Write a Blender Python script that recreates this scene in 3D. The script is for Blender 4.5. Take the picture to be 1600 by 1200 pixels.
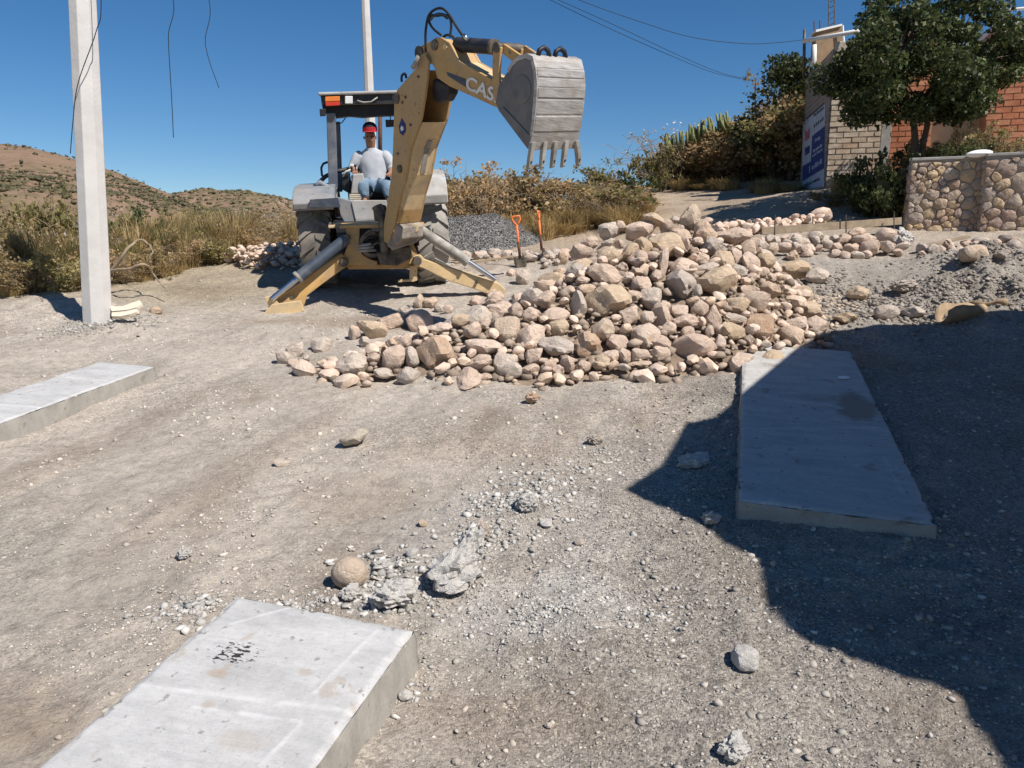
import bpy, bmesh, math, random
import numpy as np
from mathutils import Vector, Matrix, Quaternion, Euler

# ------------------------------------------------------------------ camera, sky, sun, exposure
for o in list(bpy.data.objects):
    bpy.data.objects.remove(o)
SC = bpy.context.scene
COL = SC.collection
PITCH = math.radians(9.9)
SLOPE = 0.128                      # the road climbs away from the camera
CZ = 2.016
FP = 1200.0                        # focal length in photo pixels (1600 wide)
cam_d = bpy.data.cameras.new('camera')
cam = bpy.data.objects.new('camera', cam_d)
COL.objects.link(cam)
cam.location = (0, 0, CZ)
cam.rotation_euler = (math.pi / 2 - PITCH, 0, 0)
cam_d.sensor_width = 36.0
cam_d.lens = 27.0
cam_d.clip_start = 0.05
cam_d.clip_end = 6000
SC.camera = cam

SUN_EL = math.radians(50)
SUN_AZ = math.radians(42)          # how far behind the camera's right the sun stands
SUN = Vector((math.cos(SUN_AZ) * math.cos(SUN_EL), -math.sin(SUN_AZ) * math.cos(SUN_EL), math.sin(SUN_EL)))
world = bpy.data.worlds.new('World')
SC.world = world
world.use_nodes = True
wn = world.node_tree
bg = wn.nodes['Background']
sky = wn.nodes.new('ShaderNodeTexSky')
sky.sky_type = 'NISHITA'
sky.sun_disc = False
sky.sun_elevation = SUN_EL
sky.sun_rotation = math.atan2(SUN.x, SUN.y)
sky.altitude = 1500
sky.air_density = 1.0
sky.dust_density = 0.1
sky.ozone_density = 4.0
hs = wn.nodes.new('ShaderNodeHueSaturation')
hs.inputs['Saturation'].default_value = 1.25
wn.links.new(sky.outputs[0], hs.inputs['Color'])
wn.links.new(hs.outputs[0], bg.inputs[0])
bg.inputs[1].default_value = 0.062
sun_d = bpy.data.lights.new('sun', 'SUN')
sun_d.energy = 4.2
sun_d.angle = math.radians(0.53)
sun_d.color = (1.0, 0.95, 0.88)
sun = bpy.data.objects.new('sun', sun_d)
COL.objects.link(sun)
sun.location = (20, -10, 30)
sun.rotation_euler = (-SUN).to_track_quat('-Z', 'Y').to_euler()
SC.view_settings.view_transform = 'Standard'
SC.view_settings.look = 'None'
SC.view_settings.gamma = 1
SC.view_settings.use_curve_mapping = False
SC.view_settings.exposure = 0.6
SC.cycles.use_denoising = True

# ------------------------------------------------------------------ helpers: survey (photo point -> place)
RX, UP, FW = Vector((1, 0, 0)), Vector((0, math.sin(PITCH), math.cos(PITCH))), Vector((0, math.cos(PITCH), -math.sin(PITCH)))
CAM = Vector((0, 0, CZ))
def ray(px, py):
    return RX * ((px - 800) / FP) + UP * (-(py - 600) / FP) + FW
def P(px, py, Y):
    r = ray(px, py)
    return CAM + r * (Y / r.y)
def PL(px, py, o, n):
    r = ray(px, py)
    return CAM + r * ((o - CAM).dot(n) / r.dot(n))
def G(px, py, dz=0.0):
    return PL(px, py, Vector((0, 0, dz)), Vector((0, -SLOPE, 1)))

rng = np.random.default_rng(7)
random.seed(7)
U = random.uniform

def _h(ix, iy, s):
    n = (ix.astype(np.int64) * 374761393 + iy.astype(np.int64) * 668265263 + s * 1442695041) & 0x7fffffff
    n = ((n ^ (n >> 13)) * 1274126177) & 0x7fffffff
    n = (n ^ (n >> 16)) & 0xffff
    return n / 32767.5 - 1.0
def vnoise(x, y, s=0):
    x = np.asarray(x, float); y = np.asarray(y, float)
    ix, iy = np.floor(x), np.floor(y)
    fx, fy = x - ix, y - iy
    fx = fx * fx * (3 - 2 * fx); fy = fy * fy * (3 - 2 * fy)
    a, b, c, d = _h(ix, iy, s), _h(ix + 1, iy, s), _h(ix, iy + 1, s), _h(ix + 1, iy + 1, s)
    return (a * (1 - fx) + b * fx) * (1 - fy) + (c * (1 - fx) + d * fx) * fy
def fbm(x, y, o=4, s=0, g=0.5):
    t, a, f = 0, 1.0, 1.0
    for i in range(o):
        t = t + a * vnoise(np.asarray(x) * f + 17.3 * i, np.asarray(y) * f - 9.1 * i, s + i)
        a *= g; f *= 2.03
    return t
def sstep(a, b, x):
    t = np.clip((np.asarray(x, float) - a) / (b - a), 0, 1)
    return t * t * (3 - 2 * t)

# ------------------------------------------------------------------ helpers: objects
def tag(o, label=None, cat=None, group=None, kind=None):
    if label: o['label'] = label
    if cat: o['category'] = cat
    if group: o['group'] = group
    if kind: o['kind'] = kind
    return o
def link(name, me, m=None, parent=None, keep=True):
    o = bpy.data.objects.new(name, me)
    COL.objects.link(o)
    if m is not None and me is not None and len(me.materials) == 0:
        me.materials.append(m)
    if parent is not None:
        o.parent = parent
        if keep:
            o.matrix_parent_inverse = wmat(parent).inverted()
    return o
def wmat(o):
    m = o.matrix_basis.copy()
    if o.parent is not None:
        m = wmat(o.parent) @ o.matrix_parent_inverse @ m
    return m
def empty(name, loc=(0, 0, 0), mw=None):
    o = bpy.data.objects.new(name, None)
    COL.objects.link(o)
    o.empty_display_size = 0.2
    if mw is not None: o.matrix_basis = mw
    else: o.location = loc
    return o
def npmesh(name, V, F, smooth=False):
    """V (n,3), F (m,k) arrays"""
    me = bpy.data.meshes.new(name)
    V = np.asarray(V, np.float32); F = np.asarray(F, np.int32)
    k = F.shape[1]
    me.vertices.add(len(V)); me.vertices.foreach_set('co', V.ravel())
    me.loops.add(F.size); me.loops.foreach_set('vertex_index', F.ravel())
    me.polygons.add(len(F))
    me.polygons.foreach_set('loop_start', np.arange(0, F.size, k, dtype=np.int32))
    me.polygons.foreach_set('loop_total', np.full(len(F), k, np.int32))
    if smooth: me.polygons.foreach_set('use_smooth', np.ones(len(F), bool))
    me.update(calc_edges=True)
    return me

class MB:
    def __init__(s):
        s.v = []; s.f = []
    def add(s, vs, fs):
        b = len(s.v)
        s.v += [tuple(v) for v in vs]
        s.f += [tuple(i + b for i in f) for f in fs]
        return s
    def box(s, c, d, R=None):
        c = Vector(c)
        vs = []
        for z in (-.5, .5):
            for y in (-.5, .5):
                for x in (-.5, .5):
                    p = Vector((x * d[0], y * d[1], z * d[2]))
                    if R is not None: p = R @ p
                    vs.append(c + p)
        return s.add(vs, [(0, 2, 3, 1), (4, 5, 7, 6), (0, 1, 5, 4), (2, 6, 7, 3), (0, 4, 6, 2), (1, 3, 7, 5)])
    def prism(s, pts, off):
        """planar polygon pts (Vectors) swept by off"""
        n = len(pts)
        off = Vector(off)
        vs = [Vector(p) for p in pts] + [Vector(p) + off for p in pts]
        nrm = Vector((0, 0, 0))
        for i in range(n):
            nrm += Vector(pts[i]).cross(Vector(pts[(i + 1) % n]))
        fl = nrm.dot(off) > 0
        a = tuple(range(n)); b = tuple(range(n, 2 * n))
        fs = [a[::-1], b] if fl else [a, b[::-1]]
        for i in range(n):
            j = (i + 1) % n
            fs.append((i, j, n + j, n + i) if fl else (j, i, n + i, n + j))
        return s.add(vs, fs)
    def tube(s, pts, r, seg=8, cap=True):
        pts = [Vector(p) for p in pts]
        n = len(pts)
        rs = r if isinstance(r, (list, tuple)) else [r] * n
        t0 = (pts[1] - pts[0]).normalized()
        ref = Vector((0, 0, 1)) if abs(t0.z) < .9 else Vector((1, 0, 0))
        u = t0.cross(ref).normalized()
        vs = []
        for i in range(n):
            if i == 0: t = pts[1] - pts[0]
            elif i == n - 1: t = pts[-1] - pts[-2]
            else: t = pts[i + 1] - pts[i - 1]
            t.normalize()
            u = (u - t * u.dot(t))
            if u.length < 1e-6: u = t.orthogonal()
            u.normalize()
            w = t.cross(u)
            for k in range(seg):
                a = 2 * math.pi * k / seg
                vs.append(pts[i] + (u * math.cos(a) + w * math.sin(a)) * rs[i])
        fs = []
        for i in range(n - 1):
            for k in range(seg):
                k2 = (k + 1) % seg
                fs.append((i * seg + k, i * seg + k2, (i + 1) * seg + k2, (i + 1) * seg + k))
        if cap:
            fs.append(tuple(range(seg))[::-1])
            fs.append(tuple(range((n - 1) * seg, n * seg)))
        return s.add(vs, fs)
    def lathe(s, prof, c, ax, seg=32, close=False):
        """prof: (axial, radius) pairs revolved about axis ax through c"""
        c = Vector(c); ax = Vector(ax).normalized()
        u = ax.orthogonal().normalized(); w = ax.cross(u)
        vs = []; n = len(prof)
        for (a, r) in prof:
            for k in range(seg):
                t = 2 * math.pi * k / seg
                vs.append(c + ax * a + (u * math.cos(t) + w * math.sin(t)) * r)
        fs = []
        for i in range(n if close else n - 1):
            j = (i + 1) % n
            for k in range(seg):
                k2 = (k + 1) % seg
                fs.append((i * seg + k, i * seg + k2, j * seg + k2, j * seg + k))
        if not close:
            fs.append(tuple(range(seg))[::-1]); fs.append(tuple(range((n - 1) * seg, n * seg)))
        return s.add(vs, fs)
    def mesh(s, name, smooth=False):
        me = bpy.data.meshes.new(name)
        me.from_pydata(s.v, [], s.f)
        if smooth:
            me.polygons.foreach_set('use_smooth', np.ones(len(me.polygons), bool))
        me.update()
        return me
    def build(s, name, m, parent=None, smooth=False, bevel=0.0, auto=None):
        me = s.mesh(name, smooth)
        if auto: me.set_sharp_from_angle(angle=math.radians(auto))
        o = link(name, me, m, parent)
        if bevel:
            b = o.modifiers.new('bevel', 'BEVEL'); b.width = bevel; b.segments = 2; b.limit_method = 'ANGLE'
            b.angle_limit = math.radians(40)
        return o

# ------------------------------------------------------------------ helpers: materials
class NT:
    def __init__(s, name, rough=0.85, metal=0.0, spec=0.3):
        s.m = bpy.data.materials.new(name); s.m.use_nodes = True
        s.t = s.m.node_tree; s.p = s.t.nodes['Principled BSDF']
        s.p.inputs['Roughness'].default_value = rough
        s.p.inputs['Metallic'].default_value = metal
        s.p.inputs['Specular IOR Level'].default_value = spec
        s.co = None
    def n(s, k): return s.t.nodes.new(k)
    def l(s, a, b): s.t.links.new(a, b)
    def coord(s, kind='Object'):
        c = s.n('ShaderNodeTexCoord'); return c.outputs[kind]
    def pos(s): return s.n('ShaderNodeNewGeometry').outputs['Position']
    def island(s): return s.n('ShaderNodeNewGeometry').outputs['Random Per Island']
    def orand(s): return s.n('ShaderNodeObjectInfo').outputs['Random']
    def mapping(s, v, sc=(1, 1, 1), rot=(0, 0, 0)):
        m = s.n('ShaderNodeMapping'); m.inputs['Scale'].default_value = sc; m.inputs['Rotation'].default_value = rot
        s.l(v, m.inputs['Vector']); return m.outputs[0]
    def addrand(s, v, k=37.0):
        a = s.n('ShaderNodeVectorMath'); a.operation = 'ADD'
        q = s.math('MULTIPLY', s.orand(), k)
        s.l(v, a.inputs[0]); s.l(q, a.inputs[1]); return a.outputs[0]
    def noise(s, v, sc, det=4, rough=.55, dist=0.0):
        t = s.n('ShaderNodeTexNoise'); t.inputs['Scale'].default_value = sc; t.inputs['Detail'].default_value = det
        t.inputs['Roughness'].default_value = rough; t.inputs['Distortion'].default_value = dist
        s.l(v, t.inputs['Vector']); return t.outputs['Fac']
    def voro(s, v, sc, feat='F1', out='Distance', rnd=1.0):
        t = s.n('ShaderNodeTexVoronoi'); t.feature = feat; t.inputs['Scale'].default_value = sc
        t.inputs['Randomness'].default_value = rnd
        s.l(v, t.inputs['Vector']); return t.outputs[out]
    def math(s, op, a, b=0.0, c=None):
        t = s.n('ShaderNodeMath'); t.operation = op
        for i, q in enumerate((a, b) if c is None else (a, b, c)):
            if isinstance(q, (int, float)): t.inputs[i].default_value = q
            else: s.l(q, t.inputs[i])
        return t.outputs[0]
    def ramp(s, f, stops, interp='LINEAR'):
        t = s.n('ShaderNodeValToRGB'); t.color_ramp.interpolation = interp
        e = t.color_ramp.elements
        while len(e) < len(stops): e.new(.5)
        for q, (p, c) in zip(e, stops):
            q.position = p; q.color = (c, c, c, 1) if isinstance(c, (int, float)) else (*c, 1)
        s.l(f, t.inputs['Fac']); return t.outputs['Color']
    def mix(s, f, a, b, op='MIX'):
        t = s.n('ShaderNodeMix'); t.data_type = 'RGBA'; t.blend_type = op
        for i, q in ((0, f), (6, a), (7, b)):
            if isinstance(q, (int, float)): t.inputs[i].default_value = q
            elif isinstance(q, tuple): t.inputs[i].default_value = (*q, 1)
            else: s.l(q, t.inputs[i])
        return t.outputs[2]
    def attr(s, name, out='Color'):
        t = s.n('ShaderNodeAttribute'); t.attribute_name = name; return t.outputs[out]
    def bump(s, h, st=.5, d=.02, prev=None):
        t = s.n('ShaderNodeBump'); t.inputs['Strength'].default_value = st; t.inputs['Distance'].default_value = d
        s.l(h, t.inputs['Height'])
        if prev is not None: s.l(prev, t.inputs['Normal'])
        return t.outputs[0]
    def col(s, c):
        if isinstance(c, tuple): s.p.inputs['Base Color'].default_value = (*c, 1)
        else: s.l(c, s.p.inputs['Base Color'])
        return s
    def rough(s, c): s.l(c, s.p.inputs['Roughness']); return s
    def nrm(s, c): s.l(c, s.p.inputs['Normal']); return s

M = {}
def simple(name, c, rough=.8, metal=0.0, var=.25, sc=6.0, bump=0.0, bsc=40.0, dirt=None, dsc=3.0, dthr=(.45, .7), damt=.8, spec=.3, chip=None, chsc=16.0, chthr=.62):
    """paint or plain stuff with mottling and shaped dirt"""
    k = NT(name, rough, metal, spec)
    v = k.coord()
    f = k.noise(v, sc, 5, .6)
    c2 = tuple(min(1, x * (1 + var)) for x in c); c1 = tuple(x * (1 - var) for x in c)
    b = k.mix(k.ramp(f, [(.3, 0.0), (.7, 1.0)]), c1, c2)
    if dirt:
        d = k.noise(v, dsc, 6, .65, .4)
        b = k.mix(k.math('MULTIPLY', k.ramp(d, [(dthr[0], 0.0), (dthr[1], 1.0)]), damt), b, dirt)
    if chip:
        ch = k.noise(v, chsc, 5, .7, .3)
        b = k.mix(k.math('MULTIPLY', k.ramp(ch, [(chthr, 0.0), (chthr + .03, 1.0)]), .75), b, chip)
        sc_ = k.noise(k.mapping(v, (3, 3, 26), (.5, .3, 0)), 2.0, 4, .6)
        b = k.mix(k.math('MULTIPLY', k.ramp(sc_, [(.62, 0.0), (.66, 1.0)]), .4), b, tuple(x * .55 for x in c))
    k.col(b)
    if bump: k.nrm(k.bump(k.noise(v, bsc, 4), bump, .01))
    M[name] = k.m
    return k.m
DUST = (.40, .35, .29)
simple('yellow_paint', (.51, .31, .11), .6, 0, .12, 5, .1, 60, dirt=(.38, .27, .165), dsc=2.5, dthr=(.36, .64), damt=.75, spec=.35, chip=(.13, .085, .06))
simple('lit_cream_paint', (.68, .49, .26), .6, 0, .12, 5, .1, 60, dirt=(.42, .33, .22), dsc=3.5, dthr=(.42, .7), damt=.9, chip=(.20, .14, .10))  # lighter copy of the yellow for sunlit faces; light is in the colour
simple('post_paint', (.10, .115, .145), .5, 0, .15, 5, dirt=DUST, dsc=4, dthr=(.45, .8), damt=.6)
simple('grey_paint', (.20, .215, .24), .55, 0, .15, 5, .05, 60, dirt=(.33, .29, .25), dsc=3, dthr=(.4, .68), damt=.8, chip=(.10, .09, .08))
simple('light_grey_paint', (.40, .39, .375), .6, 0, .12, 5, .05, 60, dirt=(.30, .26, .22), dsc=3, dthr=(.42, .66), damt=.75, chip=(.16, .14, .12))
simple('dark_paint', (.022, .024, .03), .5, 0, .2, 5, .05, 60, dirt=(.12, .11, .10), dsc=5, dthr=(.45, .8), damt=.5)
simple('black_rubber', (.02, .02, .022), .6, 0, .3, 8)
simple('tyre_dusty', (.16, .15, .14), .95, 0, .3, 5, .3, 50, dirt=(.42, .39, .35), dsc=2.2, dthr=(.25, .55), damt=.9)
simple('casting', (.20, .17, .14), .8, .1, .35, 7, .9, 22, dirt=(.36, .31, .26), dsc=5, dthr=(.4, .62), damt=.9)
simple('tyre_rubber', (.045, .043, .042), .9, 0, .3, 5, .3, 50, dirt=(.30, .26, .22), dsc=2.2, dthr=(.3, .62), damt=.75)
simple('greasy_metal', (.07, .06, .05), .5, .3, .4, 9, .2, 60, dirt=(.25, .20, .15), dsc=7, dthr=(.4, .7), damt=.8)
simple('chrome', (.55, .56, .58), .28, 1.0, .03, 5)
simple('barrel_steel', (.055, .07, .095), .5, .1, .2, 6, dirt=(.2, .18, .16), dsc=5, dthr=(.48, .75), damt=.4)
simple('barrel_dusty', (.36, .34, .30), .65, 0, .25, 6, .1, 40, dirt=(.15, .13, .11), dsc=4, dthr=(.45, .65), damt=.75)
simple('red_lens', (.55, .05, .03), .2, 0, .1)
simple('orange_lens', (.75, .22, .05), .2, 0, .1)
simple('white_lens', (.7, .7, .68), .2, 0, .1)
simple('denim', (.16, .23, .31), .9, 0, .25, 14, .3, 90)
simple('shirt_cloth', (.42, .44, .47), .9, 0, .1, 8, .35, 30)
simple('skin', (.33, .165, .105), .6, 0, .12, 9)
simple('cap_red', (.45, .03, .04), .8, 0, .1, 9)
simple('cap_black', (.02, .02, .03), .8, 0, .1, 9)
simple('leather', (.05, .035, .025), .6, 0, .2, 9)
simple('orange_wood', (.75, .19, .06), .5, 0, .12, 8)
simple('white_paint', (.75, .74, .72), .6, 0, .06, 6, dirt=(.45, .41, .36), dsc=5, dthr=(.5, .75), damt=.6)
simple('blue_paint', (.025, .04, .16), .7, 0, .15, 5, dirt=(.1, .11, .2), dsc=4, dthr=(.5, .8), damt=.6)
simple('pale_blue_paint', (.42, .45, .52), .75, 0, .08, 5, dirt=(.34, .33, .34), dsc=4)
simple('faded_red_paint', (.45, .12, .14), .7)
simple('wire_black', (.02, .02, .025), .6)
simple('rust_steel', (.12, .06, .035), .8, .2, .3, 12)
simple('old_wood', (.30, .23, .16), .85, 0, .25, 9, .3, 40)
simple('pale_board', (.62, .54, .42), .8, 0, .15, 6, .2, 30)
simple('husk', (.36, .26, .165), .85, 0, .3, 6, .5, 20)
simple('plaster', (.50, .42, .32), .9, 0, .12, 3, .3, 30, dirt=(.34, .28, .22), dsc=2)
simple('house_plaster', (.45, .30, .20), .9, 0, .12, 3, .3, 30, dirt=(.34, .25, .18), dsc=2)
simple('grey_concrete', (.36, .34, .31), .9, 0, .15, 4, .3, 40, dirt=(.22, .2, .18), dsc=3)
simple('mortar', (.40, .34, .27), .95, 0, .2, 7, .5, 30)
simple('orange_mortar', (.40, .22, .14), .95, 0, .2, 7, .5, 30)
simple('paper', (.8, .8, .8), .8, 0, .03)
simple('brown_parapet', (.27, .18, .11), .9, 0, .2, 6, .4, 30)
simple('pvc_white', (.72, .70, .66), .5, 0, .05, 6)
simple('glass_dark', (.03, .035, .04), .08, 0, .05)
simple('bark', (.12, .085, .06), .95, 0, .35, 10, .7, 30)
simple('dry_twig', (.30, .23, .155), .9, 0, .3, 6)
simple('dark_twig', (.12, .085, .06), .9, 0, .3, 6)
# ------------------------------------------------------------------ materials of the ground and the stones
def mat_ground():
    k = NT('soil', .95, 0, .15)
    v = k.pos()
    tint = k.attr('tint')
    big = k.noise(v, 1.3, 6, .62)
    b = k.mix(k.ramp(big, [(.3, 0.0), (.72, 1.0)]), k.mix(1.0, tint, (.80, .78, .76), 'MULTIPLY'), k.mix(1.0, tint, (1.16, 1.14, 1.12), 'MULTIPLY'))
    med = k.noise(v, 14, 5, .7)
    b = k.mix(.55, b, k.mix(1.0, b, k.ramp(med, [(.32, .55), (.5, 1.0), (.7, 1.3)]), 'MULTIPLY'))
    # single grains, pale and dark
    ce = k.voro(v, 95, 'F1', 'Color')
    sp = k.n('ShaderNodeSeparateColor'); k.l(ce, sp.inputs[0])
    gr = k.ramp(sp.outputs[0], [(0, .45), (.25, .85), (.75, 1.05), (1, 1.5)])
    b = k.mix(k.attr('grit', 'Fac'), b, k.mix(1.0, b, gr, 'MULTIPLY'))
    # brown stains left by machines
    st = k.noise(v, .9, 5, .6, .6)
    b = k.mix(k.math('MULTIPLY', k.ramp(st, [(.55, 0.0), (.7, 1.0)]), .45), b, (.235, .175, .125))
    k.col(b)
    h1 = k.voro(v, 95)
    h2 = k.voro(v, 38)
    hb = k.math('ADD', k.math('MULTIPLY', h1, .5), k.math('MULTIPLY', h2, .7))
    n1 = k.bump(k.noise(v, 24, 7, .75), .8, .04)
    t = k.n('ShaderNodeBump'); t.invert = True
    t.inputs['Distance'].default_value = .012
    k.l(hb, t.inputs['Height']); k.l(n1, t.inputs['Normal'])
    k.l(k.math('MULTIPLY', k.attr('grit', 'Fac'), .9), t.inputs['Strength'])
    k.nrm(t.outputs[0])
    M['soil'] = k.m
mat_ground()

def mat_rock(name, stops, spot=(.64, .56, .48), dark=(.24, .17, .125), stain=(.46, .30, .18)):
    k = NT(name, .88, 0, .25)
    v = k.addrand(k.coord())
    base = k.ramp(k.orand(), stops)
    f = k.noise(v, 2.2, 6, .65, .5)
    b = k.mix(k.ramp(f, [(.28, 0.0), (.72, 1.0)]), k.mix(1.0, base, (.78, .75, .73), 'MULTIPLY'), k.mix(1.0, base, (1.15, 1.13, 1.10), 'MULTIPLY'))
    wh = k.noise(v, 5.5, 6, .7)
    b = k.mix(k.math('MULTIPLY', k.ramp(wh, [(.58, 0.0), (.66, 1.0)]), .55), b, spot)
    dk = k.noise(v, 9, 6, .75)
    b = k.mix(k.math('MULTIPLY', k.ramp(dk, [(.60, 0.0), (.70, 1.0)]), .6), b, dark)
    rs = k.noise(v, 1.4, 4, .6)
    b = k.mix(k.math('MULTIPLY', k.ramp(rs, [(.58, 0.0), (.70, 1.0)]), .5), b, stain)
    k.col(b)
    n = k.bump(k.noise(v, 3.2, 7, .68, .3), .55, .16)
    n = k.bump(k.voro(v, 16), .18, .04, n)
    n = k.bump(k.noise(v, 40, 4, .7), .35, .02, n)
    k.nrm(n)
    M[name] = k.m
PINK = [(0, (.65, .495, .395)), (.2, (.73, .59, .49)), (.45, (.68, .535, .435)), (.65, (.62, .49, .40)), (.82, (.66, .505, .38)), (1, (.65, .545, .465))]
mat_rock('river_stone', PINK)
mat_rock('pale_stone', [(0, (.62, .53, .45)), (1, (.66, .58, .50))], stain=(.5, .36, .26))
mat_rock('ochre_stone', [(0, (.56, .43, .30)), (1, (.63, .50, .37))], stain=(.44, .27, .13))
mat_rock('rust_stone', [(0, (.52, .37, .26)), (1, (.57, .42, .31))], stain=(.42, .18, .10))
mat_rock('grey_stone', [(0, (.52, .45, .395)), (1, (.58, .51, .45))], stain=(.35, .27, .2))
mat_rock('speckled_stone', [(0, (.58, .47, .37)), (1, (.62, .50, .39))], spot=(.66, .60, .52), dark=(.24, .15, .09))
mat_rock('cement_lump', [(0, (.58, .56, .53)), (1, (.64, .62, .59))], spot=(.66, .64, .61), dark=(.42, .40, .37), stain=(.50, .47, .43))
mat_rock('wall_stone', [(0, (.44, .30, .20)), (.16, (.36, .27, .23)), (.34, (.52, .42, .30)), (.5, (.38, .31, .28)), (.66, (.54, .40, .24)), (.82, (.34, .26, .21)), (1, (.52, .44, .36))])
mat_rock('yellow_core_stone', [(0, (.52, .46, .38)), (1, (.52, .46, .38))], stain=(.55, .28, .04))

_k = NT('heap_stone', .9, 0, .2)
_c = _k.ramp(_k.island(), PINK)
_c = _k.mix(_k.ramp(_k.noise(_k.pos(), 12, 5, .65), [(.3, 0.0), (.7, 1.0)]), _k.mix(1.0, _c, (.7, .67, .65), 'MULTIPLY'), _k.mix(1.0, _c, (1.15, 1.13, 1.1), 'MULTIPLY'))
_k.col(_c); _k.nrm(_k.bump(_k.noise(_k.pos(), 30, 5, .7), .5, .02)); M['heap_stone'] = _k.m
def mat_concrete(name, base, stain, joints=None):
    k = NT(name, .85, 0, .25)
    v = k.coord()
    f = k.noise(k.mapping(v, (1, 3.5, 1)), 2.3, 6, .65, .3)
    b = k.mix(k.ramp(f, [(.3, 0.0), (.7, 1.0)]), tuple(x * .78 for x in base), tuple(min(1, x * 1.1) for x in base))
    g = k.noise(v, 22, 6, .75)
    b = k.mix(.5, b, k.mix(1.0, b, k.ramp(g, [(.3, .8), (.6, 1.06)]), 'MULTIPLY'))
    # brown mud drops and spots
    s1 = k.noise(v, 4.5, 5, .6, .8)
    b = k.mix(k.math('MULTIPLY', k.ramp(s1, [(.62, 0.0), (.66, 1.0)]), .55), b, stain)
    s2 = k.noise(v, 17, 3, .5)
    b = k.mix(k.math('MULTIPLY', k.ramp(s2, [(.655, 0.0), (.69, 1.0)]), .6), b, (.16, .14, .125))
    b = k.mix(k.math('MULTIPLY', k.ramp(k.noise(v, 60, 4, .7), [(.56, 0.0), (.66, 1.0)]), .35), b, tuple(x * .5 for x in base))
    # oil splashes
    oil = k.attr('oil', 'Fac')
    s3 = k.noise(k.mapping(v, (1, 2.4, 1)), 30, 3, .55, .4)
    b = k.mix(k.ramp(k.math('MULTIPLY', oil, k.ramp(s3, [(.48, 0.0), (.60, 1.0)])), [(.25, 0.0), (.45, 1.0)]), b, (.035, .033, .032))
    b = k.mix(k.math('MULTIPLY', k.attr('ridge_light', 'Fac'), k.ramp(k.noise(v, 11, 4), [(.3, .3), (.6, 1.0)])), b, tuple(min(.8, x * 1.16) for x in base))  # trowel ridges whitened: laitance plus the light they catch
    b = k.mix(k.attr('mud', 'Fac'), b, stain)
    k.col(b)
    n = k.bump(k.noise(k.mapping(v, (1, 5, 1)), 9, 5, .6), .25, .02)
    n = k.bump(k.noise(v, 90, 3, .7), .3, .004, n)
    k.nrm(n)
    M[name] = k.m
mat_concrete('slab_concrete', (.48, .472, .462), (.36, .30, .24))
mat_concrete('slab_concrete_worn', (.46, .445, .42), (.25, .18, .13))
mat_concrete('slab_edge', (.33, .305, .27), (.18, .15, .12))

def mat_leaf(name, stops, trans=.3, rough=.6, spec=.3):
    k = NT(name, rough, 0, spec)
    c = k.ramp(k.island(), stops)
    hv = k.n('ShaderNodeHueSaturation')
    hv.inputs['Value'].default_value = 1.0
    k.l(k.math('ADD', k.math('MULTIPLY', k.orand(), .5), .75), hv.inputs['Value'])
    k.l(c, hv.inputs['Color'])
    k.col(hv.outputs[0])
    tr = k.n('ShaderNodeBsdfTranslucent'); k.l(hv.outputs[0], tr.inputs[0])
    mx = k.n('ShaderNodeMixShader'); mx.inputs[0].default_value = trans
    k.l(k.p.outputs[0], mx.inputs[1]); k.l(tr.outputs[0], mx.inputs[2])
    k.l(mx.outputs[0], k.t.nodes['Material Output'].inputs[0])
    M[name] = k.m
mat_leaf('leaf_dry', [(0, (.34, .23, .105)), (.3, (.43, .31, .15)), (.55, (.28, .21, .09)), (.75, (.24, .19, .075)), (1, (.54, .43, .26))], .4)
mat_leaf('leaf_olive', [(0, (.23, .205, .075)), (.3, (.33, .27, .11)), (.6, (.18, .175, .06)), (.85, (.44, .35, .17)), (1, (.27, .245, .09))], .4)
mat_leaf('leaf_green', [(0, (.045, .06, .022)), (.4, (.07, .09, .03)), (.8, (.10, .115, .04)), (1, (.16, .15, .06))], .25, .5, .3)
mat_leaf('leaf_tree', [(0, (.032, .046, .018)), (.4, (.05, .068, .024)), (.85, (.08, .10, .034)), (1, (.16, .16, .06))], .28, .5, .25)
mat_leaf('leaf_rust', [(0, (.40, .26, .13)), (.5, (.48, .32, .17)), (1, (.38, .28, .14))], .4)
mat_leaf('straw', [(0, (.42, .30, .13)), (.5, (.50, .37, .18)), (1, (.34, .24, .10))], .25)
mat_leaf('flower', [(0, (.62, .50, .46)), (1, (.75, .66, .62))], .3)
mat_leaf('cactus_skin', [(0, (.14, .16, .06)), (1, (.24, .24, .10))], .05)

def mat_steel():
    k = NT('bucket_steel', .5, .35, .4)
    v = k.coord()
    f = k.noise(k.mapping(v, (1, 1, 9)), 4, 6, .65, .3)
    b = k.ramp(f, [(.25, (.25, .225, .205)), (.5, (.42, .39, .36)), (.75, (.60, .58, .55))])
    b = k.mix(k.math('MULTIPLY', k.ramp(k.noise(v, 6, 5, .6), [(.5, 0.0), (.68, 1.0)]), .6), b, (.30, .25, .19))
    k.col(b)
    k.nrm(k.bump(k.noise(k.mapping(v, (1, 1, 14)), 6, 5, .6), .35, .01))
    M['bucket_steel'] = k.m
mat_steel()
simple('bucket_side', (.15, .145, .15), .6, .2, .25, 5, .15, 40, dirt=(.24, .21, .18), dsc=4, dthr=(.4, .7), damt=.7)  # bucket steel darkened: shade of the unlit side put into the colour

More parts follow.
